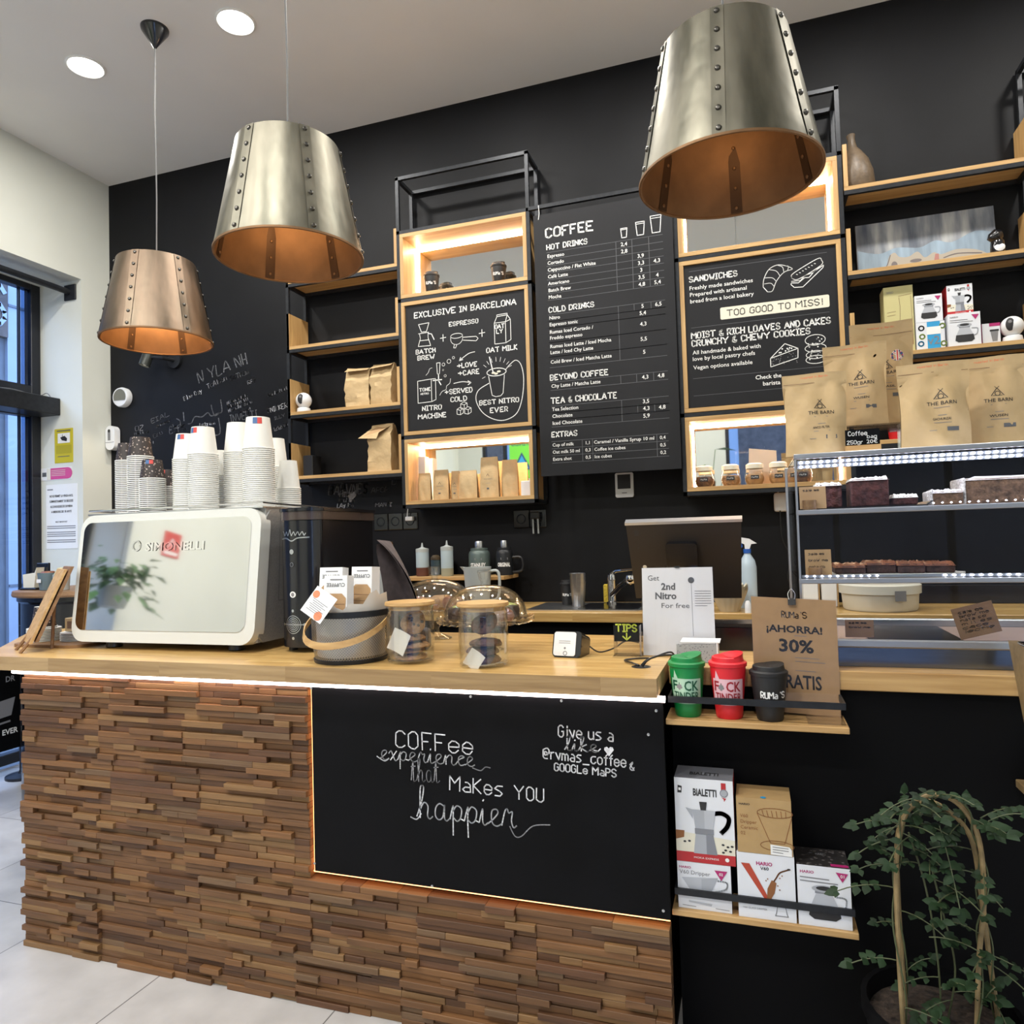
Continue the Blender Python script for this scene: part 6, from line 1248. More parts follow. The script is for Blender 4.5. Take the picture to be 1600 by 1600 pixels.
def art_server(g, f, w, h, ft, dp, small=False):
    g.text(f, 'HARIO', -.44 * w, .87 * h, h * .045, 'magenta' if not small else 'print_grey', .26 * w, bold=.02)
    for k in range(2): g.line(f, [(-.44 * w, (.80 - k * .06) * h), ((.1 + .16 * k) * w, (.79 - k * .06) * h)], h * .018, 'print_grey')
    P = lambda pts, m, d=0.0008: g.poly([(x * w, y * h) for x, y in pts], f, m, d)
    P([(.23, .93), (.46, .92), (.35, .77)], 'magenta', 0.0012)
    if not small: g.text(f, '01', .35 * w, .845 * h, h * .055, 'print_white', None, 'C', .01, .0018)
    g.disc(f, .0, .63 * h, .23 * w, 'pot_grey', .0008, 20, .06 * h); g.disc(f, .0, .64 * h, .15 * w, 'print_black', .0012, 20, .035 * h)
    P([(-.17, .6), (.17, .6), (.17, .55), (-.17, .55)], 'pot_mid', .0007); P([(-.15, .55), (.15, .55), (.27, .32), (-.27, .32)], 'glass_print', .0009); P([(-.27, .34), (.27, .34), (.30, .18), (.2, .12), (-.2, .12), (-.30, .18)], 'print_black', .0011); g.line(f, [(.22 * w, .52 * h), (.40 * w, .5 * h), (.38 * w, .34 * h), (.28 * w, .3 * h)], .03 * w, 'glass_print', .0008, smooth=True)
zb_ = 0.4345
carton('boxed_dripper', 'white dripper box with a magenta 02 triangle, at the left on the lower ledge', -0.226, -0.087, 2.005, 0.108, zb_, zb_ + 0.124, 'box_white', 'box_dark', art_dripper)
carton('boxed_moka_pot', 'white moka pot box with a red base band, standing on the dripper box', -0.226, -0.073, 2.005, 0.105, zb_ + 0.125, zb_ + 0.348, 'box_white', 'box_red', art_moka, 'pot_mid')
carton('boxed_glass_dripper', 'white box with a big red V, in the middle of the lower ledge', -0.070, 0.072, 2.0, 0.11, zb_, zb_ + 0.167, 'box_white', 'box_red', art_v60)
carton('boxed_ceramic_dripper', 'brown kraft dripper box standing on the box with the red V', -0.066, 0.070, 2.0, 0.105, zb_ + 0.168, zb_ + 0.310, 'box_kraft', 'box_kraft', art_ceramic)
carton('boxed_glass_server', 'white server box with black top, at the right end of the lower ledge', 0.077, 0.203, 2.0, 0.11, zb_, zb_ + 0.152, 'box_white', 'box_dark', lambda g, f, w, h, ft, dp: (art_server(g, f, w, h, ft, dp), g.rect(ft, w * .15, dp * .05, w * .48, dp * .18, 'magenta'), g.text(ft, 'HARIO', 0, dp * .6, dp * .12, 'print_grey', w * .2, 'C')), 'box_dark')

# ---------------------------------------------------------------- lower right corner
rl = thing('corner_ledge', 'short wood ledge cut off by the right edge of the view', 'shelf', (0.85, 2.06, 0.80)); g = G(rl.location); g.box(0.606, 1.10, 1.985, 2.123, 0.784, 0.804, M['oak_grey'], 0.0015); obj('board', g, rl)
g = G(rl.location); g.box(0.64, 0.652, 2.05, 2.124, 0.74, 0.784, 'black_metal'); obj('bracket', g, rl)
g = G((0.66, 2.06, 0.805)); g.tube([(0.618, 2.03, 0.842), (0.66, 2.05, 0.828), (0.74, 2.07, 0.822)], 0.013, 'black_gloss', 10); g.lathe([(0, 0), (0.024, 0), (0.022, 0.018), (0, 0.02)], (0.70, 2.06, 0.805), 'black_gloss', 14); solo('portafilter_handle', g, 'black handled tool lying on the ledge at the right edge', 'tool')
wp = thing('wood_panel', 'upright wood side board at the right edge before the pastry case', 'panel', (0.62, 1.85, 0.805)); L0 = wp.location
g = G(L0); g.prism([(2.095, 1.155), (1.60, 1.155), (1.50, 0.87), (1.965, 0.87)], Frame((0.598, 0, 0), (0, 1, 0), (0, 0, 1)), 0.0, 0.022, M['oak_grey']); obj('board', g, wp)
g = G(L0); g.box(0.598, 0.622, 1.97, 2.03, 1.1555, 1.162, 'chrome', 0.002, 2); obj('metal_catch', g, wp)

# ---------------------------------------------------------------- climbing plant
pl = thing('potted_climber', 'climbing plant with small leaves on bamboo hoops in a dark pot', 'plant', (0.36, 1.82, 0)); L0 = pl.location
M['bamboo'] = mat('bamboo_cane', (0.24, 0.17, 0.075), 0.6, var=0.3, vs=30); M['leaf'] = mat('leaf_green', (0.012, 0.030, 0.010), 0.6, var=0.45, vs=14, spec=0.25); M['stem'] = mat('plant_stem', (0.07, 0.085, 0.035), 0.6); M['soil'] = mat('potting_soil', (0.03, 0.02, 0.014), 0.95, var=0.8, vs=60, bump=1.0, bs=60)
g = G(L0); g.lathe([(0, 0), (0.11, 0), (0.155, 0.34), (0.162, 0.345), (0.162, 0.375), (0.150, 0.375), (0.146, 0.33)], (0.36, 1.84, 0), 'black_matte', 32); pot = obj('pot', g, pl)
g = G(L0); g.lathe([(0, 0.345), (0.08, 0.348), (0.147, 0.335)], (0.36, 1.84, 0), 'soil', 24); obj('soil', g, pot)
hoops = [[(0.272, 1.77, 0.34), (0.268, 1.76, 0.55), (0.272, 1.75, 0.74), (0.30, 1.75, 0.84), (0.349, 1.75, 0.872), (0.398, 1.755, 0.852), (0.430, 1.76, 0.785), (0.437, 1.77, 0.66), (0.424, 1.78, 0.52), (0.414, 1.79, 0.34)],
         [(0.292, 1.86, 0.34), (0.286, 1.85, 0.6), (0.288, 1.82, 0.76), (0.325, 1.80, 0.835), (0.375, 1.80, 0.83), (0.425, 1.80, 0.77), (0.440, 1.80, 0.64), (0.452, 1.81, 0.5), (0.468, 1.82, 0.34)]]
for hp in hoops: g = G(L0); g.tube(catmull(hp, 6), 0.0052, 'bamboo', 8); obj('bamboo_hoop', g, pl)
rp_ = random.Random(4); g = G(L0); gl = G(L0)
def leaf(gl, p, d, n_, L):
    d = Vector(d).normalized(); n_ = Vector(n_); s_ = d.cross(n_).normalized(); n2 = s_.cross(d); p = Vector(p); w = L * 0.36
    a = [p, p + d * L * .3 + s_ * w * .9 - n2 * L * .05, p + d * L * .68 + s_ * w * .65 - n2 * L * .04, p + d * L - n2 * L * .12, p + d * L * .68 - s_ * w * .65 - n2 * L * .04, p + d * L * .3 - s_ * w * .9 - n2 * L * .05, p + d * L * .35 + n2 * L * .02, p + d * L * .68 - n2 * L * .01]
    gl.mesh(a, [(0, 1, 6), (1, 2, 7, 6), (2, 3, 7), (0, 6, 5), (6, 7, 4, 5), (7, 3, 4)], 'leaf')
def frond(base, d, L, n=4, sz=0.034):
    base = Vector(base); d = Vector(d).normalized(); pts = [base + d * L * k / 6 + Vector((0, 0, -0.35 * L * (k / 6) ** 2)) for k in range(7)]
    g.tube(pts, 0.0013, 'stem', 5)
    side = d.cross(Vector((0, 0, 1))).normalized()
    for k in range(n):
        p = pts[2 + int(4 * k / max(1, n - 1))] if n > 1 else pts[-1]
        for s_ in (-1, 1): leaf(gl, p, d * 0.5 + side * s_ + Vector((0, 0, rp_.uniform(-.5, .1))), (rp_.uniform(-.3, .3), -0.7, 0.8), sz * rp_.uniform(.75, 1.15))
    leaf(gl, pts[-1], d + Vector((0, 0, -.5)), (0, -0.6, 0.8), sz * 1.1)
paths = [hoops[0], hoops[1], [(0.36, 1.84, 0.34), (0.35, 1.80, 0.5), (0.33, 1.78, 0.66), (0.30, 1.77, 0.78)], [(0.37, 1.84, 0.34), (0.385, 1.81, 0.48), (0.36, 1.79, 0.62), (0.34, 1.78, 0.72)]]
for q, pa in enumerate(paths):
    cp = catmull(pa, 8)
    if q >= 2: g.tube(cp, 0.002, 'stem', 6)
    else: g.tube([(p[0] + 0.009 * math.sin(i * .5), p[1] + 0.009 * math.cos(i * .5), p[2]) for i, p in enumerate(cp)], 0.0018, 'stem', 5)
    for i, p in enumerate(cp):
        dens = 0.20 if q < 2 else 0.16
        if p[2] > 0.66: dens = 0.42 if p[0] < 0.40 else 0.22
        if rp_.random() < dens and p[2] > 0.36:
            a = rp_.uniform(0, 2 * PI); frond(p, (math.cos(a), -0.5 + 0.5 * math.sin(a), rp_.uniform(-0.2, 0.7)), rp_.uniform(0.05, 0.12), 3 if rp_.random() < .6 else 4, rp_.uniform(.018, .030))
for b_, d_, L_ in (((0.43, 1.77, 0.80), (0.8, -0.2, 0.9), 0.12), ((0.44, 1.78, 0.82), (0.6, 0.1, 0.4), 0.12), ((0.275, 1.76, 0.66), (-1, -.1, 0.25), 0.13), ((0.28, 1.76, 0.80), (-1, -.1, 0.3), 0.09), ((0.27, 1.77, 0.50), (-0.9, -.1, 0.2), 0.10), ((0.36, 1.77, 0.80), (0.1, -.4, -0.6), 0.12), ((0.33, 1.77, 0.56), (0.7, -.3, 0.3), 0.10), ((0.35, 1.78, 0.45), (0.3, -.4, 0.6), 0.09), ((0.40, 1.78, 0.66), (-.4, -.4, 0.2), 0.09)): frond(b_, d_, L_, 4, .027)
obj('stems', g, pl); obj('foliage', gl, pl)
# ---------------------------------------------------------------- on the back counter
BZ = 1.0685
rs = thing('riser_shelf', 'low wood riser on the back counter carrying the bottles', 'shelf', (-1.62, 3.86, BZ))
g = G(rs.location); g.box(-1.92, -1.30, 3.72, 3.98, 1.215, 1.235, M['oak'], 0.001); obj('board', g, rs)
for x in (-1.90, -1.34): g = G(rs.location); g.box(x, x + 0.02, 3.73, 3.97, BZ, 1.215, 'black_matte'); obj('support', g, rs)
ZR = 1.2355
M['cloudy'] = mat('cloudy_plastic', (0.40, 0.43, 0.42), 0.4); M['cloudy_blue'] = mat('cloudy_blue_plastic', (0.36, 0.44, 0.47), 0.4); M['syrup'] = mat('brown_syrup', (0.10, 0.035, 0.02), 0.4); M['pale_liquid'] = mat('pale_syrup', (0.30, 0.29, 0.20), 0.4)
def squeeze_bottle(x, y, r, h, liq, lm, label):
    t = thing('squeeze_bottle', label, 'bottle', (x, y, ZR), 'squeeze bottles on the riser')
    g = G(); g.lathe([(0, 0), (r, 0.001), (r, h * liq)], (0, 0, 0), lm, 24); g.lathe([(r, h * liq), (r, h * 0.74), (r * 0.97, h * 0.76), (r * 0.6, h * 0.78)], (0, 0, 0), 'cloudy_blue', 24); obj('body', g, t)
    g = G(); g.lathe([(r * 1.02, h * 0.72), (r * 1.02, h * 0.82), (r * 0.55, h * 0.84), (r * 0.2, h * 0.87), (r * 0.09, h), (0, h)], (0, 0, 0), 'cloudy', 20); obj('nozzle_cap', g, t)
squeeze_bottle(-1.838, 3.82, 0.038, 0.195, 0.26, 'syrup', 'left clear squeeze bottle with brown syrup at its bottom, on the riser')
squeeze_bottle(-1.672, 3.80, 0.036, 0.205, 0.22, 'pale_liquid', 'right clear squeeze bottle nearly empty, on the riser')
M['jar_blue'] = mat('blue_grey_jar', (0.10, 0.16, 0.20), 0.4); M['jar_yellow'] = mat('pale_yellow_jar', (0.50, 0.46, 0.28), 0.5); M['brown_lid'] = mat('brown_lid', (0.16, 0.12, 0.07), 0.5)
for x, m, lab in ((-1.803, 'jar_blue', 'small blue grey jar between the squeeze bottles'), (-1.735, 'jar_yellow', 'small pale yellow jar between the squeeze bottles')):
    t = thing('small_jar', lab, 'jar', (x, 3.93, ZR)); g = G(); g.lathe([(0, 0), (0.031, 0), (0.031, 0.088), (0, 0.09)], (0, 0, 0), m, 20); obj('body', g, t); g = G(); g.lathe([(0.031, 0.0905), (0.030, 0.104), (0.018, 0.118), (0, 0.12)], (0, 0, 0), 'brown_lid', 20); obj('lid', g, t)
M['thermos_green'] = mat('sage_metal', (0.09, 0.12, 0.11), 0.4, 0.3); M['thermos_black'] = mat('black_metal_flask', (0.012, 0.013, 0.015), 0.4, 0.3)
for x, m, lab, wd, txt in ((-1.487, 'thermos_green', 'grey green vacuum flask with a white band of letters, behind the front dome', 0.062, 'STANLEY'), (-1.335, 'thermos_black', 'black vacuum flask with a side handle beside the grey green one', 0.05, 'ORIGINAL')):
    t = thing('vacuum_flask', lab, 'flask', (x, 3.84, ZR), 'vacuum flasks on the riser')
    g = G(); g.lathe([(0, 0), (wd, 0.001), (wd, 0.12), (wd * 0.92, 0.135), (wd * 0.80, 0.142)], (0, 0, 0), m, 28); b = obj('body', g, t)
    g = G(); g.lathe([(wd * 0.81, 0.1425), (wd * 0.80, 0.155), (wd * 0.4, 0.157)], (0, 0, 0), m, 24); obj('collar', g, t)
    g = G(); g.lathe([(wd * 0.42, 0.157), (wd * 0.44, 0.185), (wd * 0.38, 0.195), (0, 0.196)], (0, 0, 0), 'steel', 20); obj('stopper', g, t)
    f = SurfFrame(lambda X, Z, dd=0.0, wd=wd: ((wd + dd) * math.sin(X / wd), -(wd + dd) * math.cos(X / wd), Z)); g = G(); g.text(f, txt, 0.012, 0.05, 0.022, 'print_white', wd * 1.5, 'C', 0.04, 0.0012); g.rect(f, -0.005, 0.088, 0.035, 0.10, 'print_grey', 0.001); obj('lettering', g, b)
    if m == 'thermos_black': g = G(); g.tube(catmull([(wd - 0.002, 0, 0.10), (wd + 0.05, 0, 0.095), (wd + 0.055, 0, 0.03), (wd - 0.002, 0, 0.015)]), 0.008, 'black_plastic', 8); obj('handle', g, t)
def jug(x, y, z, r, h, label, m='cloudy'):
    t = thing('measuring_jug', label, 'jug', (x, y, z)); g = G(); g.lathe([(0, 0.002), (r * 0.8, 0), (r, h), (r - 0.003, h), (r * 0.78, 0.004), (0, 0.004)], (0, 0, 0), m, 28); g.mesh([(-r * 0.9, -0.02, h), (-r * 1.35, 0, h + 0.004), (-r * 0.9, 0.02, h), (-r * 0.85, 0, h - 0.04)], [(0, 1, 3), (1, 2, 3)], m); obj('body', g, t)
    g = G(); g.tube(catmull([(r * 0.97, 0, h * 0.9), (r * 1.6, 0, h * 0.86), (r * 1.55, 0, h * 0.3), (r * 0.84, 0, h * 0.2)]), 0.008, m, 8); obj('handle', g, t)
jug(-1.955, 3.60, BZ, 0.055, 0.215, 'white measuring jug behind the grey cloth on the back counter'); jug(-1.40, 3.58, BZ, 0.075, 0.225, 'white measuring jug behind the front dome, before the green flask')
t = thing('milk_frother', 'steel whisk standing in a dark beaker behind the grey cloth', 'whisk', (-2.06, 3.84, BZ)); g = G(); g.lathe([(0, 0), (0.05, 0), (0.055, 0.20), (0.052, 0.20), (0.047, 0.004), (0, 0.004)], (0, 0, 0), 'black_gloss', 24); obj('beaker', g, t)
g = G(); g.lathe([(0, 0.02), (0.008, 0.02), (0.009, 0.30), (0.03, 0.335), (0.03, 0.355), (0.016, 0.375), (0, 0.378)], (0, 0, 0), 'chrome', 16)
obj('whisk_rod', g, t)
for k in range(6): g = G(); a = PI * k / 6; g.tube(catmull([(0.004 * math.cos(a), 0.004 * math.sin(a), 0.19), (0.03 * math.cos(a), 0.03 * math.sin(a), 0.26), (0.012 * math.cos(a), 0.012 * math.sin(a), 0.31)]), 0.0014, 'brown_lid', 5); obj('wire', g, t)
# sink, tap, glasses
sk = thing('sink', 'steel sink sunk in the back counter with a draining rim', 'sink', (-0.85, 3.72, BZ)); g = G(sk.location); g.prism(rrect(-1.12, 3.53, -0.52, 3.93, 0.03), fr2, BZ + 0.0002, BZ + 0.004, 'steel'); obj('rim', g, sk); g = G(sk.location); g.prism(rrect(-0.86, 3.57, -0.55, 3.88, 0.03), fr2, BZ + 0.0045, BZ + 0.0052, 'black_gloss'); obj('basin', g, sk)
tp = thing('mixer_tap', 'chrome single lever tap behind the promo sign', 'tap', (-0.73, 3.86, BZ + 0.0045)); g = G(); g.lathe([(0, 0), (0.03, 0), (0.03, 0.01), (0.023, 0.014), (0.023, 0.125), (0.026, 0.13), (0.024, 0.155), (0, 0.158)], (0, 0, 0), 'chrome', 24); obj('body', g, tp)
g = G(); g.tube([(0, -0.01, 0.045), (0.06, -0.08, 0.10), (0.115, -0.14, 0.135), (0.13, -0.155, 0.128)], [0.014, 0.014, 0.015, 0.013], 'chrome', 12); g.lathe([(0, -0.03), (0.024, -0.02), (0.03, 0), (0.024, 0.02), (0, 0.03)], (0.128, -0.152, 0.14), 'chrome', 16); obj('spout', g, tp)
g = G(); g.tube([(0, 0, 0.158), (0.03, -0.02, 0.178), (0.14, -0.06, 0.188)], [0.012, 0.010, 0.006], 'chrome', 10); obj('lever', g, tp)
g = G(); g.tube([(0.165, 0.02, 0.0), (0.165, 0.02, 0.17), (0.15, 0.0, 0.205), (0.12, -0.02, 0.20)], 0.008, 'chrome', 10); obj('side_sprayer', g, tp)
M['sponge'] = mat('yellow_sponge', (0.55, 0.40, 0.04), 0.9, bump=0.6); g = G((-0.765, 3.905, BZ + 0.005)); g.box(-0.785, -0.757, 3.90, 3.925, BZ + 0.005, BZ + 0.105, 'sponge', 0.005); solo('sponge', g, 'yellow sponge standing beside the tap', 'sponge')
base = None
for k in range(3):
    if base is None:
        g = G(); n = 24
        for (rr0, rr1, z0, z1) in ((0.038, 0.042, 0.0, 0.098),):
            vs = []; fs = []
            for q, (r_, z) in enumerate(((0.0, 0.002), (0.032, 0.0), (0.042, 0.13), (0.0415, 0.13), (0.0315, 0.004), (0.0, 0.004))):
                for i in range(48): a = 2 * PI * i / 48; kk = 1 + (0.02 if i % 4 < 2 else -0.01); vs.append((r_ * kk * math.cos(a), r_ * kk * math.sin(a), z))
            for q in range(5):
                for i in range(48): fs.append((q * 48 + i, q * 48 + (i + 1) % 48, (q + 1) * 48 + (i + 1) % 48, (q + 1) * 48 + i))
            g.mesh(vs, fs, 'steel')
        base = obj('ribbed_tumbler', g); c = base
    else: c = dup(base)
    c.location = (-0.885, 3.72, BZ + 0.0045 + 0.022 * k); c.rotation_euler = (0, 0, 0)
    tag(c, 'topmost ribbed metal tumbler of the stack left of the tap' if k == 2 else 'ribbed metal tumbler nested in the stack left of the tap', 'tumbler', 'nested ribbed tumblers' if k < 2 else None)
travel_cup(-0.965, 3.80, BZ + 0.0045, 0.036, 0.028, 0.135, 'cup_black', 'small black travel cup left of the ribbed tumblers, by the sink', 'rumas')
# till monitor, seen from behind
mo = thing('till_monitor', 'black till monitor seen from behind, above the promo sign', 'monitor', (-0.225, 2.56, T)); L0 = mo.location
fm = Frame((-0.222, 2.60, 1.215), (1, 0, 0), (0, -0.11, 0.262))
M['monitor_back'] = mat('brown_black_plastic', (0.016, 0.012, 0.010), 0.45)
g = G(L0); g.prism([(-0.182, 0), (0.182, 0), (0.192, 0.288), (-0.192, 0.288)], fm, -0.022, 0.0, 'monitor_back'); bd = obj('back_shell', g, mo)
g = G(L0); g.prism([(-0.195, 0.286), (0.195, 0.286), (0.195, 0.296), (-0.195, 0.296)], fm, -0.028, 0.003, 'alu'); obj('top_edge', g, mo)
g = G(L0); g.prism(rrect(-0.06, 0.10, 0.045, 0.22, 0.012), fm, 0.0005, 0.022, 'black_gloss'); obj('mount', g, mo)
g = G(L0); g.tube([(-0.222, 2.585, 1.30), (-0.222, 2.60, 1.15), (-0.222, 2.60, 1.09)], 0.022, 'black_gloss', 12); obj('neck', g, mo)
g = G(L0); g.prism(rrect(-0.32, 2.545, -0.12, 2.69, 0.03), fr2, T + 0.0008, T + 0.018, 'black_plastic'); obj('foot', g, mo)
g = G(L0); g.rect(fm, -0.165, 0.245, -0.15, 0.265, 'print_black', 0.0006); g.disc(fm, -0.14, 0.125, 0.007, 'cream_print', 0.0008, 12)
for x, y in ((-0.155, 0.2), (-0.1, 0.24), (0.14, 0.25), (0.15, 0.12), (0.06, 0.17)): g.disc(fm, x, y, 0.004, 'print_black', 0.0007, 10)
obj('vents', g, bd)
# spray bottle, filters, tub
M['spray_blue'] = mat('blue_plastic', (0.02, 0.10, 0.42), 0.4); M['spray_body'] = mat('pale_blue_bottle', (0.42, 0.52, 0.60), 0.35); M['filter_paper'] = mat('filter_paper', (0.60, 0.56, 0.44), 0.85); M['filter_brown'] = mat('natural_filter_paper', (0.50, 0.42, 0.29), 0.85); M['tub_white'] = mat('ivory_plastic', (0.66, 0.64, 0.56), 0.45)
sb = thing('spray_bottle', 'pale blue spray bottle with white and blue trigger head', 'spray bottle', (-0.0228, 3.69, BZ)); g = G(); g.lathe([(0, 0), (0.040, 0.001), (0.041, 0.20), (0.034, 0.232), (0.016, 0.262), (0.015, 0.27)], (0, 0, 0), 'spray_body', 24); obj('bottle', g, sb); g = G(); g.lathe([(0.018, 0.268), (0.018, 0.288), (0, 0.29)], (0, 0, 0), 'spray_blue', 18); obj('collar', g, sb)
g = G(); g.prism([(-0.035, 0.322), (-0.028, 0.346), (0.012, 0.338), (0.046, 0.315), (0.02, 0.312), (0.012, 0.289), (-0.010, 0.289), (-0.012, 0.312)], Frame((0, 0.012, 0)), 0.0, 0.024, 'card_white'); obj('head', g, sb); g = G(); g.prism([(-0.040, 0.345), (-0.028, 0.346), (-0.020, 0.30), (-0.034, 0.285), (-0.042, 0.31)], Frame((0, 0.010, 0)), 0.0, 0.02, 'spray_blue'); obj('trigger', g, sb)
def filter_stack(x, y, z, n, label):
    for k in range(n):
        g = G(); N_ = 64; vs = []; fs = []
        for q, (r_, zz, fl) in enumerate(((0.045, 0.0, 0.0), (0.066, 0.05, 0.05), (0.086, 0.10, 0.09))):
            for i in range(N_): a = 2 * PI * i / N_; kk = 1 + fl * (0.9 * (1 if i % 4 < 2 else -1)) * 0.5; vs.append((r_ * kk * math.cos(a), r_ * kk * math.sin(a), zz + (0.006 * (1 if i % 4 < 2 else -1) if q == 2 else 0)))
        for q in range(2):
            for i in range(N_): fs.append((q * N_ + i, q * N_ + (i + 1) % N_, (q + 1) * N_ + (i + 1) % N_, (q + 1) * N_ + i))
        fs.append(tuple(reversed(range(N_)))); g.mesh(vs, fs, 'filter_brown' if k < n - 2 else 'filter_paper'); c = solo('basket_filter', g, 'topmost white paper filter of the stack right of the promo sign' if k == n - 1 else 'paper coffee filter nested in the stack right of the promo sign', 'coffee filter', 'nested paper filters' if k < n - 1 else None); c.location = (x, y, z + 0.006 * k)
filter_stack(-0.112, 3.545, BZ, 5, '')
tu = thing('round_tub', 'round ivory plastic tub with lid and a grey sticker behind the pastry case', 'tub', (0.548, 3.66, BZ)); g = G(); g.lathe([(0, 0), (0.148, 0.001), (0.155, 0.01), (0.160, 0.075)], (0, 0, 0), 'tub_white', 44); obj('body', g, tu); g = G(); g.lathe([(0.161, 0.0755), (0.170, 0.078), (0.171, 0.115), (0.160, 0.122), (0.15, 0.118), (0, 0.119)], (0, 0, 0), 'tub_white', 44); b = obj('lid', g, tu); g = G(); f = SurfFrame(lambda X, Z, dd=0.0: ((0.1715 + dd) * math.sin(X / 0.17), -(0.1715 + dd) * math.cos(X / 0.17), Z)); g.rect(f, 0.035, 0.05, 0.085, 0.095, 'print_grey', 0.001); obj('sticker', g, b)
for k, x in enumerate((0.262, 0.345)): g = G(); g.box(-0.035, 0.035, -0.05, 0.05, 0, 0.12, 'card_white', 0.004); g.box(0.036, 0.040, -0.052, 0.05, 0, 0.12, M['oak'], 0.001); c = solo('white_box', g, ('left', 'right')[k] + ' white box of the pair on the back counter left of the ivory tub', 'box'); c.location = (x, 3.80, BZ)
g = G(); g.box(-0.27, 0.27, -0.02, 0.0, 0.0, 0.09, 'black_gloss', 0.004); c = solo('splash_guard', g, 'low black glossy panel on the back counter right of the ivory tub', 'panel'); c.location = (1.0, 3.95, BZ)
t = thing('small_bottle', 'small bottle with white label and dark blue base beside the filters', 'bottle', (-0.028, 3.475, BZ)); g = G(); g.lathe([(0, 0), (0.014, 0), (0.014, 0.04), (0.008, 0.055), (0, 0.056)], (0, 0, 0), 'card_white', 14); obj('body', g, t)

# ---------------------------------------------------------------- on the wall
def socket_strip(x0, z0, n, label, extra=None):
    t = thing('wall_socket', label, 'socket', (x0, 4.0, z0))
    for k in range(n):
        g = G(); g.box(k * 0.102, k * 0.102 + 0.098, -0.012, 0, 0, 0.105, 'black_gloss', 0.004); p = obj('plate', g, t); g = G(); g.ring(Frame((0, -0.012, 0)), k * 0.102 + 0.049, 0.053, 0.026, 0.006, 'black_metal', 0.001); obj('outlet', g, p)
    return t
t = socket_strip(-2.25, 1.515, 3, 'row of three black wall sockets right of the grinder'); g = G(); g.box(0.235, 0.285, -0.045, -0.013, 0.052, 0.078, 'card_white', 0.004); obj('white_plug', g, t); g = G(); g.tube([(0.243, -0.03, 0.078), (0.248, -0.035, 0.10), (0.255, -0.04, 0.125)], 0.003, 'card_white', 6); obj('plug_wire', g, t)
t = socket_strip(-1.325, 1.50, 2, 'pair of black wall sockets below the left lit cubby'); g = G(); g.box(0.115, 0.17, -0.05, -0.013, 0.05, 0.09, 'black_plastic', 0.004); obj('adapter', g, t)
for x in (0.128, 0.158): g = G(); g.tube([(x, -0.035, 0.05), (x, -0.03, -0.035)], 0.005, 'cloudy', 8); obj('hanging_plug', g, t)
t = thing('thermostat', 'white wall thermostat with dark screen hanging below the menu board', 'thermostat', (-0.658, 3.996, 1.645)); g = G(t.location); g.prism(rrect(-0.713, 1.652, -0.612, 1.79, 0.010), Frame((0, 3.995, 0)), 0.0, 0.016, 'card_white'); b = obj('body', g, t); g = G(t.location); f = Frame((0, 3.979, 0)); g.rect(f, -0.70, 1.70, -0.627, 1.78, 'print_black', 0.001); g.line(f, [(-0.675, 1.677), (-0.65, 1.677)], 0.005, 'print_grey'); obj('screen', g, b)
t = thing('power_adapter', 'white plug adapter on the wall left of the pastry case', 'adapter', (0.155, 3.99, 1.59)); g = G(t.location); g.box(0.118, 0.196, 3.93, 3.998, 1.54, 1.638, 'card_white', 0.012, 2); obj('body', g, t); g = G(t.location); g.tube(catmull([(0.145, 3.93, 1.545), (0.15, 3.94, 1.4), (0.19, 3.95, 1.3), (0.17, 3.95, 1.2), (0.21, 3.96, 1.1)]), 0.003, 'black_plastic', 6); g.tube([(0.140, 3.95, 1.638), (0.138, 3.96, 1.68)], 0.004, 'card_white', 6); obj('wire', g, t)
t = thing('wall_speaker', 'round white wall speaker with grey grille, high on the black wall', 'speaker', (-4.265, 3.998, 2.538)); mx = Matrix.Rotation(rad(90), 4, 'X'); g = G(); g.lathe([(0.070, 0.0), (0.072, 0.03), (0.066, 0.045), (0.058, 0.046)], (0, 0, 0), 'card_white', 32, mx=mx); g.lathe([(0.058, 0.044), (0, 0.046)], (0, 0, 0), 'card_white', 32, mx=mx); b = obj('housing', g, t)
M['grille'] = mat('speaker_grille', (0.16, 0.16, 0.13), 0.8); g = G(); f = Frame((0, -0.0465, 0)); g.poly([(0.056 * math.cos(rad(a)), 0.056 * math.sin(rad(a))) for a in range(-28, 209, 8)], f, 'grille', 0.0012); obj('grille', g, b)
t = thing('motion_sensor', 'white motion sensor on the wall corner below the round speaker', 'sensor', (-4.385, 3.99, 2.16)); g = G(); g.prism(rrect(-0.042, 0.0, 0.042, 0.175, 0.04), Frame((0, 0.005, 0)), 0, 0.05, 'card_white'); t.location = (-4.352, 3.99, 2.16); b = obj('housing', g, t); g = G(); f = Frame((0, -0.0455, 0)); g.rect(f, -0.018, 0.07, 0.006, 0.14, 'print_grey', 0.001); g.disc(f, -0.006, 0.138, 0.012, 'print_black', 0.0015, 12); g.line(f, [(-0.04, 0.055), (0.04, 0.055)], 0.003, 'print_grey'); obj('lens', g, b)
t = thing('wall_spotlight', 'small black wall spotlight under the leftmost pendant lamp', 'spotlight', (-3.80, 3.998, 2.76)); g = G(); g.lathe([(0.055, 0), (0.055, 0.02), (0, 0.022)], (0, 0, 0), 'black_metal', 28, mx=mx); obj('wall_plate', g, t); g = G(); g.tube([(0, -0.02, 0), (-0.02, -0.10, 0.0), (-0.10, -0.11, 0.01)], 0.012, 'black_metal', 10); obj('arm', g, t)
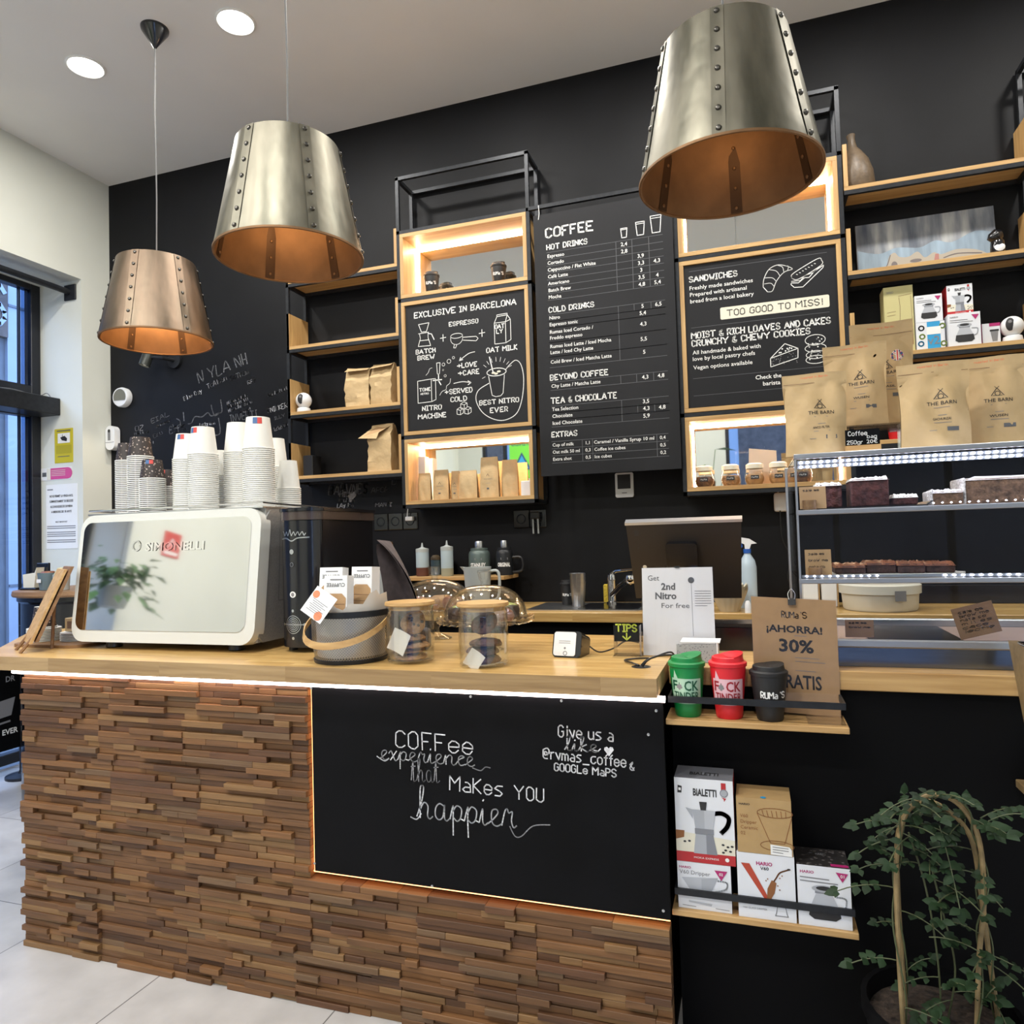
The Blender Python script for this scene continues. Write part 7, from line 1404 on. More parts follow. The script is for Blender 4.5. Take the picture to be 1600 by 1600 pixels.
mt = Matrix.Translation((-0.135, -0.115, 0.02)) @ Matrix.Rotation(rad(14), 4, 'Y') @ Matrix.Rotation(rad(-12), 4, 'X'); M['spot_body'] = mat('spot_housing', (0.05, 0.055, 0.05), 0.35, 0.5); g = G(); g.lathe([(0, 0.075), (0.034, 0.075), (0.036, 0.07), (0.037, -0.07), (0.033, -0.072), (0.032, -0.062)], (0, 0, 0), 'spot_body', 24, mx=mt); h_ = obj('housing', g, t); g = G(); g.lathe([(0.032, -0.060), (0, -0.060)], (0, 0, 0), 'spot_face', 24, mx=mt); obj('lens', g, h_)
sl = bpy.data.lights.new('spot_beam', 'SPOT'); sl.energy = 12; sl.color = (1, 0.85, 0.65); sl.spot_size = rad(70); sl.spot_blend = 0.6; so = bpy.data.objects.new('spot_beam', sl); COL.objects.link(so); so.parent = t; so.location = (-0.15, -0.10, -0.06); so.rotation_euler = (rad(-12), rad(14), 0)
# chalk scribbles on the back wall
g = G((0, 4, 0)); f = Frame((0, 3.9995, 0)); rs_ = random.Random(5)
for s_, x, z, h, w, m, r_ in (('N YLA NH', -3.60, 2.585, 0.075, 0.42, 'chalk_faint', 0.25), ('Blue Day', -3.73, 2.47, 0.028, 0.16, 'chalk', 0.32), ('TcAlcan', -3.53, 2.535, 0.032, 0.17, 'chalk_grey', 0.32), ('SoTham', -3.33, 2.575, 0.03, 0.15, 'chalk_faint', 0.25), ('RFo', -3.19, 2.535, 0.022, 0.06, 'chalk_grey', 0.25), ('Hi Bernar to la', -3.365, 2.412, 0.018, 0.17, 'chalk_grey', 0.28), ('Salsa by Madrid', -3.36, 2.385, 0.018, 0.17, 'chalk_grey', 0.28), ('Hi Comitx a Brom', -3.355, 2.358, 0.018, 0.2, 'chalk_grey', 0.28), ('camport', -3.26, 2.342, 0.014, 0.09, 'chalk_grey', 0.28), ('Santa Maria', -3.03, 2.435, 0.02, 0.17, 'chalk_grey', 0.26), ('SNICKERS', -3.035, 2.325, 0.03, 0.18, 'chalk', 0.2), ('ILLY', -2.98, 2.275, 0.02, 0.08, 'chalk_faint', 0.25), ('1212034', -2.99, 2.20, 0.022, 0.13, 'chalk_grey', 0.25), ('INVERTI', -3.34, 2.29, 0.045, 0.22, 'chalk_faint', 0.1), ('OZ', -4.17, 2.29, 0.034, 0.07, 'chalk_grey', 0.05), ('Madrinas', -4.18, 2.26, 0.018, 0.13, 'chalk_faint', 0.1), ('EIAL', -4.02, 2.335, 0.03, 0.16, 'chalk_faint', 0.3), ('summer', -3.98, 2.30, 0.02, 0.13, 'chalk_faint', 0.3), ('ESPS', -3.86, 2.25, 0.045, 0.14, 'chalk_faint', 0.08), ('Lucky man', -3.60, 2.28, 0.022, 0.13, 'chalk', 0.05), ('mart ita l', -4.17, 2.175, 0.016, 0.16, 'chalk_grey', 0.1), ('Cru', -4.0, 2.225, 0.03, 0.08, 'chalk_faint', 0.4), ('LAX', -2.83, 1.95, 0.03, 0.06, 'chalk_grey', 0.4)):
    g.hand(f, s_, x, z, h, max(0.0035, h * 0.11), m, w, rot=r_ * 0.9, jit=0.35, smooth=True)
for pts in ([(-3.50, 2.42), (-3.49, 2.38), (-3.47, 2.345), (-3.43, 2.36)], [(-3.42, 2.45), (-3.41, 2.37), (-3.44, 2.36)], [(-3.44, 2.36), (-3.50, 2.345), (-3.53, 2.37), (-3.58, 2.345), (-3.64, 2.35), (-3.67, 2.31), (-3.70, 2.305)], [(-3.74, 2.39), (-3.735, 2.33)], [(-3.80, 2.35), (-3.77, 2.33), (-3.775, 2.29), (-3.815, 2.285), (-3.835, 2.31)], [(-3.44, 2.325), (-3.43, 2.22), (-3.50, 2.21), (-3.55, 2.215)]): g.line(f, pts, 0.008, 'chalk_faint', smooth=True)
for s_, x, z, h, w, m in (('BARVNES', -2.58, 1.755, 0.06, 0.28, 'chalk_faint'), ('MILK', -2.50, 1.74, 0.028, 0.09, 'chalk_grey'), ('Combine', -2.505, 1.705, 0.022, 0.11, 'chalk_grey'), ('LAyJoe', -2.52, 1.67, 0.026, 0.12, 'chalk'), ('MANGI', -2.24, 1.665, 0.022, 0.11, 'chalk_grey'), ('D S', -2.12, 1.80, 0.04, 0.1, 'chalk_faint'), ('APOP', -2.27, 1.755, 0.03, 0.12, 'chalk_faint')): g.hand(f, s_, x, z, h, max(0.004, h * .13), m, w, jit=0.35, smooth=True, slant=0.15)
g.poly([(-2.44, 1.745), (-2.37, 1.78), (-2.38, 1.74), (-2.42, 1.70)], f, 'chalk_grey')
cw = obj('chalk_writing', g, wall_back); cw.parent = wall_back; cw.location = (0, 4.0, 0)

# ---------------------------------------------------------------- shelf things, left
def paper_bag(x, y, z, w, d, h, label, style, rz=0, seed=0):
    t = thing('paper_bag', label, 'paper bag', (x, y, z), 'brown paper bags on the left wall shelf', rad(rz)); rnd = random.Random(seed); g = G(); rows_ = 9; per = 16; vs = []; fs = []
    def ringpt(i, ww, dd):
        s_ = i / per * 4; k = int(s_) % 4; u = s_ - int(s_)
        c = [(-1, -1), (1, -1), (1, 1), (-1, 1)]; a, b = c[k], c[(k + 1) % 4]; return ((a[0] + (b[0] - a[0]) * u) * ww / 2, (a[1] + (b[1] - a[1]) * u) * dd / 2)
    for r_ in range(rows_ + 1):
        v = r_ / rows_; pin = 1 if v < 0.72 else max(0.12, 1 - (v - 0.72) / 0.28 * 0.9)
        for i in range(per):
            X, Y_ = ringpt(i, w * (1 - 0.05 * v), d * pin); a = 0.05 * w if 0 < r_ else 0.01
            vs.append((X + rnd.uniform(-a, a) * 0.6, Y_ + rnd.uniform(-a, a), v * h + (rnd.uniform(-.006, .006) if r_ else 0)))
    for r_ in range(rows_):
        for i in range(per): fs.append((r_ * per + i, r_ * per + (i + 1) % per, (r_ + 1) * per + (i + 1) % per, (r_ + 1) * per + i))
    fs.append(tuple(reversed(range(per)))); fs.append(tuple(range(rows_ * per, rows_ * per + per))); g.mesh(vs, fs, 'kraft'); b = obj('bag_body', g, t, 25)
    g = G()
    if style == 'fold': g.mesh([(-w * .46, -d * .1, h * 0.995), (w * .46, -d * .1, h), (w * .48, -d * .62, h * .90), (-w * .47, -d * .60, h * .88), (-w * .46, d * .1, h * 1.005), (w * .46, d * .1, h * 1.01)], [(0, 3, 2, 1), (0, 1, 5, 4)], 'kraft')
    else: g.mesh([(-w * .3, 0, h), (w * .45, 0, h), (w * .1, -d * .75, h * .80), (-w * .75, -d * .85, h * .70), (-w * .05, -d * .65, h * .68)], [(0, 3, 4, 2, 1)], 'kraft'); g.mesh([(-w * .3, 0.004, h), (w * .45, 0.004, h), (w * .1, -d * .72, h * .80), (-w * .75, -d * .82, h * .70)], [(0, 1, 2, 3)], 'kraft_flat')
    obj('folded_top', g, t, 25)
paper_bag(-2.255, 3.86, 2.2695, 0.155, 0.10, 0.245, 'brown paper bag on the left shelf, left of the two standing together', 'fold', 10, 2)
paper_bag(-2.085, 3.87, 2.2695, 0.155, 0.10, 0.255, 'brown paper bag on the left shelf, right of the two standing together', 'fold', -4, 5)
paper_bag(-2.105, 3.87, 1.8665, 0.16, 0.11, 0.29, 'brown paper bag with a drooping folded top on the lowest left shelf', 'droop', 0, 9)
def dome_camera(x, y, z, label, s=1.0, rz=0):
    t = thing('security_camera', label, 'camera', (x, y, z), 'round white security cameras', rad(rz)); t.scale = (s, s, s)
    g = G(); g.lathe([(0, 0), (0.042, 0), (0.044, 0.006), (0.040, 0.03), (0.03, 0.034), (0, 0.034)], (0, 0, 0), 'card_white', 28); obj('base', g, t); g = G(); n = 14; g.lathe([(0.05 * math.cos(rad(-70 + 160 * k / n)), 0.08 + 0.05 * math.sin(rad(-70 + 160 * k / n))) for k in range(n + 1)], (0, 0, 0), 'card_white', 28); h_ = obj('head', g, t)
    g = G(); g.lathe([(0.020, -0.02), (0.0185, 0.004), (0.012, 0.010), (0, 0.012)], (-0.008, -0.040, 0.084), 'print_black', 20, mx=Matrix.Rotation(rad(90), 4, 'X') @ Matrix.Diagonal((1, 1.7, 1, 1))); g.lathe([(0.008, 0), (0.006, 0.003), (0, 0.004)], (-0.008, -0.051, 0.094), 'print_grey', 14, mx=Matrix.Rotation(rad(90), 4, 'X')); obj('lens_window', g, h_)
dome_camera(-2.652, 3.85, 2.2695, 'round white security camera at the left of the middle left shelf', 1.0, 20)
g = G((-2.62, 3.87, 1.867)); g.box(-2.66, -2.59, 3.84, 3.94, 1.867, 2.0, 'black_plastic', 0.004); solo('black_box', g, 'small black box at the left of the lowest left shelf', 'box')
# cubbies
for x, y, lab, dk in ((-1.755, 3.87, 'black travel cup at the left of the upper left lit cubby', 1), (-1.335, 3.885, 'black travel cup at the right of the upper left lit cubby', 1)):
    travel_cup(x, y, 2.9025, 0.045, 0.034, 0.145, 'cup_black', lab, 'rumas')
def small_pouch(x, y, z, w, h, d, label, rz=0, art=True, m='kraft', name='coffee_bag'):
    t = thing(name, label, 'coffee bag', (x, y, z), 'coffee bags in the lower left lit cubby', rad(rz)); g = G(); n = 12; vs = []; fs = []
    for sg in (-1, 1):
        o_ = len(vs)
        for i in range(n + 1):
            for j in range(n + 1): u, v = i / n * 2 - 1, j / n; bb = d / 2 * max(0, 1 - v ** 2.5) * (0.4 + 0.6 * (1 - abs(u) ** 3)) + 0.001; vs.append((u * w / 2 * (1 - 0.12 * v * v), sg * (bb + 0.003 * math.sin(6 * u + 8 * v + x * 40) * (1 - v)), v * h))
        for i in range(n):
            for j in range(n): a = o_ + i * (n + 1) + j; q = (a, a + n + 1, a + n + 2, a + 1); fs.append(q if sg < 0 else tuple(reversed(q)))
    g.mesh(vs, fs, m); b = obj('pouch', g, t, 60)
    if art: g = G(); f = Frame((0, -d / 2 - 0.003, 0)); g.line(f, [(-0.008, h * .52), (0, h * .58), (0.008, h * .52)], 0.0018, 'print_black'); g.text(f, 'THE BARN', 0, h * .44, 0.006, 'print_midgrey', w * .45, 'C'); g.line(f, [(-0.012, h * .35), (0.014, h * .35)], 0.0015, 'print_grey'); g.rect(f, -.008, h * .2, .006, h * .24, 'print_midgrey'); obj('print', g, b)
    return t
zc2 = 1.6785
for x, y, w, h, d, lab, art in ((-1.83, 3.86, 0.085, 0.165, 0.05, 'leftmost small coffee bag in the lower left lit cubby', False), (-1.725, 3.87, 0.10, 0.18, 0.055, 'second coffee bag from left in the lower left lit cubby', True), (-1.642, 3.89, 0.06, 0.17, 0.04, 'narrow third coffee bag in the lower left lit cubby', True), (-1.545, 3.85, 0.115, 0.165, 0.06, 'dark kraft coffee bag in the middle of the lower left cubby, front', False), (-1.415, 3.855, 0.115, 0.235, 0.06, 'tall kraft coffee bag with black print in the lower left cubby', True), (-1.30, 3.88, 0.10, 0.215, 0.05, 'pale paper bag at the right of the lower left lit cubby', False)): small_pouch(x, y, zc2, w, h, d, lab, 0, art)
g = G(); g.box(-0.022, 0.022, -0.03, 0.03, 0, 0.27, 'card_white', 0.002); c = solo('white_carton', g, 'tall white carton at the far left of the lower left lit cubby', 'box'); c.location = (-1.862, 3.92, zc2)
g = G(); g.box(-0.028, 0.028, -0.025, 0.025, 0, 0.085, 'card_white', 0.003); c = solo('white_carton', g, 'small white pack at the right end of the lower left lit cubby', 'box'); c.location = (-1.195, 3.86, zc2)
def cookie_jar_small(x, y, z, m, label):
    t = thing('storage_jar', label, 'jar', (x, y, z), 'round glass jars in the lower right lit cubby'); g = G(); g.lathe([(0, 0.002), (0.036, 0.002), (0.046, 0.02), (0.049, 0.045), (0.042, 0.075), (0.040, 0.082)], (0, 0, 0), 'glass', 28); obj('glass_body', g, t); g = G(); g.lathe([(0, 0.004), (0.034, 0.004), (0.044, 0.02), (0.046, 0.04), (0.038, 0.055), (0, 0.058)], (0, 0, 0), m, 24); obj('contents', g, t); g = G(); g.lathe([(0.041, 0.083), (0.043, 0.084), (0.043, 0.105), (0.03, 0.112), (0, 0.113)], (0, 0, 0), 'cream_print', 28); obj('lid', g, t); g = G(); f = Frame((0, -0.0495, 0)); g.rect(f, -0.02, 0.028, 0.02, 0.048, 'print_black', 0.0005); g.hand(f, 'nuts', -0.016, 0.035, 0.008, 0.001, 'print_white', 0.03, d=0.001); obj('label', g, t)
for x, m, lab in ((-0.222, 'cookie_dark', 'leftmost glass jar with dark contents in the lower right lit cubby'), (-0.09, 'cookie', 'second glass jar from the left in the lower right lit cubby'), (0.028, 'croissant', 'third glass jar in the lower right lit cubby, pale contents'), (0.142, 'croissant', 'fourth glass jar in the lower right cubby, beside the pastry case'), (0.255, 'cookie_dark', 'fifth glass jar in the lower right cubby, seen through the pastry case')): cookie_jar_small(x, 3.86, zc2, m, lab)
t = thing('snack_packet', 'pale snack packet leaning behind the jars in the lower right cubby', 'packet', (0.055, 3.94, zc2)); g = G(); g.prism([(-0.06, 0.0), (0.085, 0.0), (0.085, 0.18), (-0.05, 0.20)], Frame((0, 0, 0), (1, 0, 0), (0, 0.08, 1)), -0.012, 0.004, 'liner'); obj('packet', g, t)

# ---------------------------------------------------------------- shelf things, right
M['ceramic_brown'] = mat('brown_stoneware', (0.125, 0.088, 0.055), 0.45, var=0.25, vs=40, bump=0.1)
g = G(); g.lathe([(0, 0), (0.07, 0.0), (0.082, 0.02), (0.080, 0.09), (0.066, 0.15), (0.042, 0.195), (0.022, 0.225), (0.016, 0.27), (0.021, 0.292), (0.017, 0.295), (0, 0.29)], (0, 0, 0), 'ceramic_brown', 36); c = solo('stoneware_bottle', g, 'brown stoneware bottle leaning on the top right shelf', 'bottle'); c.location = (0.567, 3.87, 3.1085); c.rotation_euler = (0, rad(-4), 0)
def painting_mat():
    m, nt, b = _new('abstract_paint'); b.inputs['Roughness'].default_value = 0.6; tc = nt.nodes.new('ShaderNodeTexCoord'); mp = nt.nodes.new('ShaderNodeMapping'); mp.inputs['Scale'].default_value = (14, 3, 2.2); nt.links.new(tc.outputs['Object'], mp.inputs[0]); nz = nt.nodes.new('ShaderNodeTexNoise'); nz.inputs['Scale'].default_value = 1.3; nz.inputs['Detail'].default_value = 6; nt.links.new(mp.outputs[0], nz.inputs[0])
    rp = nt.nodes.new('ShaderNodeValToRGB'); e = rp.color_ramp.elements; e[0].position = 0.3; e[0].color = (0.06, 0.075, 0.11, 1); e[1].position = 0.7; e[1].color = (0.42, 0.43, 0.43, 1); q = e.new(0.5); q.color = (0.20, 0.22, 0.25, 1); nt.links.new(nz.outputs[0], rp.inputs[0]); nt.links.new(rp.outputs[0], b.inputs['Base Color']); return m
M['paint'] = painting_mat(); M['paint_blue'] = mat('paint_pale_blue', (0.24, 0.32, 0.40), 0.6, var=0.25, vs=9, stretch=(3, 1, .4)); M['paint_cream'] = mat('paint_cream', (0.38, 0.34, 0.28), 0.6); M['paint_line'] = mat('paint_line', (0.15, 0.13, 0.13), 0.6); M['paint_rose'] = mat('paint_rose', (0.38, 0.17, 0.15), 0.6)
t = thing('canvas_painting', 'grey blue abstract canvas leaning on the second right shelf', 'painting', (0.86, 3.93, 2.6905)); fp = Frame((0, 0, 0), (1, 0, 0), (0, 0.10, 1)); g = G(); g.prism([(-0.30, 0), (0.305, 0), (0.305, 0.285), (-0.30, 0.285)], fp, -0.018, 0, 'paint'); cv = obj('canvas', g, t)
g = G(); g.poly([(-0.295, 0.002), (0.30, 0.002)] + catmull([(0.30, 0.15), (0.22, 0.17), (0.12, 0.13), (0.05, 0.15), (-0.02, 0.125), (-0.12, 0.14), (-0.2, 0.12), (-0.295, 0.15)]), fp, 'paint_blue', 0.0006); g.poly(catmull([(-0.19, 0.0), (-0.17, 0.05), (-0.155, 0.10), (-0.13, 0.115), (-0.11, 0.09), (-0.07, 0.085), (-0.03, 0.105), (0.0, 0.07), (0.04, 0.09), (0.07, 0.075), (0.14, 0.09), (0.22, 0.075), (0.27, 0.04), (0.27, 0.0)]), fp, 'paint_cream', 0.0012)
g.disc(fp, -0.135, 0.05, 0.014, 'paint_line', 0.0018, 14, 0.02); g.disc(fp, -0.04, 0.06, 0.026, 'paint_line', 0.0018, 16, 0.009); g.line(fp, [(0.08, 0.055), (0.14, 0.068), (0.24, 0.055)], 0.005, 'paint_line', 0.0018, smooth=True); g.poly([(0.035, 0.03), (0.06, 0.05), (0.06, 0.08), (0.045, 0.08)], fp, 'paint_rose', 0.0018); g.line(fp, [(-0.19, 0.01), (-0.165, 0.06), (-0.15, 0.105)], 0.004, 'paint_line', 0.0018, smooth=True); obj('brushwork', g, cv)
t = thing('penguin_figure', 'small black and white object before the right end of the painting', 'ornament', (1.135, 3.83, 2.6905)); g = G(); g.lathe([(0, 0), (0.022, 0), (0.03, 0.02), (0.028, 0.06), (0.018, 0.075), (0, 0.078)], (0, 0, 0), 'black_gloss', 20); obj('body', g, t); g = G(); g.lathe([(0, -0.03), (0.02, -0.02), (0.032, 0), (0.02, 0.014), (0, 0.018)], (-0.004, -0.008, 0.088), 'black_gloss', 20, mx=Matrix.Rotation(rad(70), 4, 'Y') @ Matrix.Scale(1.4, 4, (0, 0, 1))); obj('head', g, t); g = G(); g.lathe([(0, 0.008), (0.014, 0.006), (0.022, 0)], (0.002, -0.024, 0.03), 'card_white', 16, mx=Matrix.Rotation(rad(75), 4, 'X')); obj('white_patch', g, t)
z3 = 2.2755
carton('boxed_brewer', 'pale yellow carton with a line drawn jug, tallest on the third right shelf', 0.652, 0.778, 3.83, 0.10, z3, 2.602, 'bag_yellow', 'bag_yellow', lambda g, f, w, h, ft, dp: (g.text(f, 'HARIO', -.4 * w, .9 * h, .012, 'print_grey', .03), g.text(f, 'COLD', -.42 * w, .17 * h, .025, 'print_grey', .6 * w), g.text(f, 'BREW', -.42 * w, .07 * h, .025, 'print_grey', .6 * w), [g.line(f, [(w * a, h * b) for a, b in q], .0015, 'kraft_dark') for q in (((.0, .85), (.45, .87)), ((.02, .83), (.05, .7), (.0, .25)), ((.42, .84), (.45, .25)), ((-.4, .62), (-.1, .63)), ((-.4, .57), (-.12, .58)))], g.rect(f, .12 * w, .12 * h, .45 * w, .38 * h, 'coffee_print', 0.0006)))
carton('boxed_server', 'white server box standing on the blue patterned box', 0.783, 0.897, 3.82, 0.10, z3 + 0.136, 2.541, 'box_white', 'box_white', lambda g, f, w, h, ft, dp: art_server(g, f, w, h, ft, dp, True))
def art_blue(g, f, w, h, ft, dp):
    g.rect(f, -.12 * w, .0, .34 * w, h, 'sky_print', .0008); g.rect(f, -.14 * w, .55 * h, .36 * w, .82 * h, 'print_white', .0014)
    for x, y, m in ((-.32, .8, 'print_black'), (.42, .82, 'lime_print'), (-.35, .25, 'sky_print'), (.44, .2, 'lime_print'), (-.3, .5, 'lime_print')): g.ring(f, x * w, y * h, w * .09, w * .05, m, .001, 14)
    g.text(f, 'v2', .1 * w, .2 * h, .04, 'print_grey', None, 'C', 0, .0016)
carton('boxed_filters', 'white box with a blue panel and coloured rings under the server box', 0.783, 0.902, 3.82, 0.10, z3, z3 + 0.135, 'box_white', 'box_white', art_blue)
carton('boxed_server', 'front white server box with magenta corner on the third right shelf', 0.912, 1.043, 3.80, 0.11, z3, z3 + 0.155, 'box_white', 'box_white', lambda g, f, w, h, ft, dp: art_server(g, f, w, h, ft, dp, True))
carton('boxed_moka_pot', 'red and white moka pot box on top of the third right shelf boxes', 0.918, 1.024, 3.825, 0.10, z3 + 0.1555, 2.573, 'box_white', 'box_red', art_moka, grp=None)
carton('boxed_filter', 'low white box with a black mesh filter picture left of the white camera', 1.056, 1.128, 3.83, 0.10, z3, z3 + 0.10, 'box_white', 'magenta', lambda g, f, w, h, ft, dp: (g.rect(f, -.1 * w, .85 * h, .5 * w, h, 'magenta'), g.poly([(w * a, h * b) for a, b in ((-.05, .65), (.4, .68), (.32, .15), (.05, .15))], f, 'print_grey', .001), g.rect(f, -.08 * w, .62 * h, .42 * w, .7 * h, 'print_black', .0014)))
dome_camera(1.178, 3.84, z3, 'round white security camera at the right of the third right shelf', 0.95, -15)
travel_cup(0.69, 3.86, 1.861, 0.05, 0.037, 0.18, 'cup_red', 'red travel cup on the lowest right shelf, seen between the coffee bags', 'tinder', 'label_pink', 'dark_red')

# ---------------------------------------------------------------- left corner
br = thing('round_bar_table', 'tall round black cabinet table with wood top by the window', 'table', (-3.78, 3.32, 0)); g = G(br.location); g.lathe([(0, 1.19), (0.42, 1.19), (0.425, 1.2), (0.42, 1.222), (0, 1.222)], (-3.78, 3.32, 0), M['oak_dark'], 56); obj('top', g, br); g = G(br.location); g.lathe([(0, 0.001), (0.37, 0.001), (0.38, 0.04), (0.38, 1.15), (0.40, 1.165), (0.40, 1.189), (0, 1.189)], (-3.78, 3.32, 0), 'black_gloss', 56); obj('drum', g, br)
zt3 = 1.2225
t = thing('napkin_holder', 'black napkin holder stuffed with paper on the round table', 'napkin holder', (-4.02, 3.12, zt3)); g = G(); g.box(-0.02, 0.075, 0.02, 0.035, 0, 0.155, 'black_gloss', 0.003); g.box(-0.07, 0.06, -0.05, 0.04, 0, 0.012, 'black_gloss', 0.003); obj('frame', g, t); g = G(); g.prism([(-0.055, 0.013), (0.03, 0.013), (0.05, 0.13), (0.035, 0.10), (-0.06, 0.09)], Frame((0, 0.015, 0)), 0, 0.05, 'cream_print'); obj('napkins', g, t)
M['pot_blue'] = mat('blue_grey_pot', (0.12, 0.17, 0.19), 0.5); t = thing('small_bucket', 'blue grey pot with a white label on the round table', 'pot', (-3.86, 3.07, zt3)); g = G(); g.lathe([(0, 0.001), (0.042, 0.001), (0.054, 0.10), (0.050, 0.10), (0.04, 0.006), (0, 0.006)], (0, 0, 0), 'pot_blue', 24); b = obj('pot', g, t); g = G(); g.lathe([(0, 0.11), (0.03, 0.108), (0.048, 0.09)], (0, 0, 0), 'glaze', 20); obj('sugar_sachets', g, t); g = G(); g.rect(Frame((0.0, -0.050, 0)), -0.022, 0.045, 0.012, 0.065, 'print_white', 0.004); obj('label', g, b)
t = thing('small_bucket', 'clear jar of yellow sachets on the round table beside the pot', 'jar', (-3.745, 3.06, zt3)); g = G(); g.lathe([(0, 0.001), (0.04, 0.001), (0.044, 0.09), (0.042, 0.09), (0.038, 0.004), (0, 0.004)], (0, 0, 0), 'cloudy', 24); obj('jar', g, t); g = G(); g.lathe([(0, 0.13), (0.02, 0.128), (0.04, 0.088)], (0, 0, 0), 'jar_yellow', 10); obj('sachets', g, t)
t = thing('cafe_barrier', 'black fabric cafe barrier with white letters left of the counter', 'barrier', (-4.5, 2.85, 0)); L0 = t.location
for y in (3.40, 2.3): g = G(L0); g.lathe([(0.10, 0.0), (0.10, 0.018), (0.03, 0.03), (0.021, 0.05), (0.021, 0.97), (0, 0.972)], (-4.5, y, 0), 'dark_frame', 20); obj('post', g, t)
g = G(L0); g.box(-4.503, -4.497, 2.32, 3.378, 0.20, 0.80, 'black_matte'); fb = obj('fabric', g, t); g = G(L0); f = Frame((-4.4968, 0, 0), (0, 1, 0), (0, 0, 1)); g.text(f, 'EVER', 3.262, 0.300, 0.034, 'print_white', 0.10, bold=.02, d=.001); g.text(f, 'DR', 3.285, 0.628, 0.036, 'print_grey', 0.06, bold=.02, d=.001); g.poly([(3.16, 0.40), (3.32, 0.415), (3.345, 0.525), (3.16, 0.505)], f, 'print_grey', .001); g.line(f, [(3.17, 0.37), (3.31, 0.38)], 0.012, 'print_grey', .001); obj('lettering', g, fb)
# window opening fittings and notices on the reveal (faces the viewer)
t = thing('curtain_rod', 'black rod on a square bracket across the top of the shop window', 'rod', (-4.5, 3.76, 3.265)); g = G(t.location); g.box(-4.55, -4.443, 3.752, 3.764, 3.212, 3.322, 'black_metal', 0.003); obj('bracket_plate', g, t); g = G(t.location); g.tube([(-4.505, 3.752, 3.27), (-4.505, 3.66, 3.272), (-4.505, 0.3, 3.272)], 0.021, 'black_metal', 14); obj('rod', g, t)
g = G((-4.69, 2.0, 2.46)); g.box(-4.788, -4.60, 0.22, 3.762, 2.403, 2.522, 'black_metal', 0.004); solo('air_curtain_box', g, 'long black box beam across the shop window', 'beam')
g = G((-4.68, 3.7, 2.53)); g.tube(catmull([(-4.62, 3.70, 2.526), (-4.68, 3.72, 2.56), (-4.72, 3.68, 2.54), (-4.75, 3.5, 2.56), (-4.77, 3.3, 2.53)]), 0.003, 'cable', 6); solo('loose_wire', g, 'thin wire lying on the black beam by the window', 'wire')
def notice(name, label, x0, x1, z0, z1, base_m, draw, r=0.004):
    t = thing(name, label, 'notice', ((x0 + x1) / 2, 3.764, z0)); f = Frame((0, 3.7645, 0)); g = G(t.location); g.prism(rrect(x0, z0, x1, z1, r), f, 0.0, 0.0015, base_m); p = obj('sheet', g, t); g = G(t.location); draw(g, Frame((0, 3.763, 0))); obj('print', g, p)
M['sign_yellow'] = mat('sign_yellow', (0.55, 0.46, 0.02), 0.5); M['sign_ochre'] = mat('sign_dark_yellow', (0.42, 0.36, 0.02), 0.5); M['pink'] = mat('pink_print', (0.60, 0.08, 0.26), 0.5)
def dcam(g, f): g.rect(f, -4.63, 2.205, -4.515, 2.275, 'print_white'); g.poly([(-4.605, 2.245), (-4.565, 2.255), (-4.54, 2.235), (-4.545, 2.215), (-4.59, 2.225)], f, 'print_black', .0014); g.line(f, [(-4.585, 2.25), (-4.585, 2.265)], .004, 'print_black', .0014); g.rect(f, -4.645, 2.13, -4.50, 2.19, 'sign_ochre'); g.line(f, [(-4.635, 2.292), (-4.51, 2.292)], .007, 'print_midgrey'); g.line(f, [(-4.63, 2.11), (-4.52, 2.11)], .005, 'print_midgrey')
notice('camera_notice', 'yellow camera warning notice on the white window reveal', -4.66, -4.487, 2.065, 2.307, 'sign_yellow', dcam)
notice('hours_sticker', 'white and pink sticker below the yellow camera notice', -4.795, -4.50, 1.948, 2.036, 'card_white', lambda g, f: (g.rect(f, -4.70, 1.952, -4.535, 2.032, 'pink', .0008), g.disc(f, -4.535, 1.992, 0.0395, 'pink', .0014, 24), g.rect(f, -4.78, 1.975, -4.74, 2.005, 'print_midgrey'), g.rect(f, -4.735, 1.952, -4.70, 2.032, 'cream_print', .0008), [g.line(f, [(-4.69, 2.015 - k * .012), (-4.56, 2.015 - k * .012)], .003, 'cream_print', .002) for k in range(4)]))
def dpaper(g, f):
    for k, (a, s_) in enumerate(((0.02, 'NO ES PERMET LA VENDA NI EL'), (0.018, 'SUBMINISTRAMENT DE BEGUDES'), (0.03, 'ALCOHOLIQUES DE CAP MENA'), (0.05, 'A MENORS DE 18 ANYS'))): g.text(f, s_, -4.60, 1.825 - k * .037, .016, 'print_black', 0.24 - a, 'C', .03)
    g.text(f, 'MOLT IMPORTANT', -4.60, 1.645, .010, 'print_black', 0.11, 'C', .02)
    for k in range(9):
        if k not in (2, 6): g.line(f, [(-4.735, 1.62 - k * .014), (-4.47, 1.618 - k * .014)], .006, 'print_grey')
    g.line(f, [(-4.73, 1.88), (-4.68, 1.88)], .008, 'print_grey')
notice('law_notice', 'white printed notice with bold capital lines on the window reveal', -4.745, -4.45, 1.46, 1.915, 'paper', dpaper)

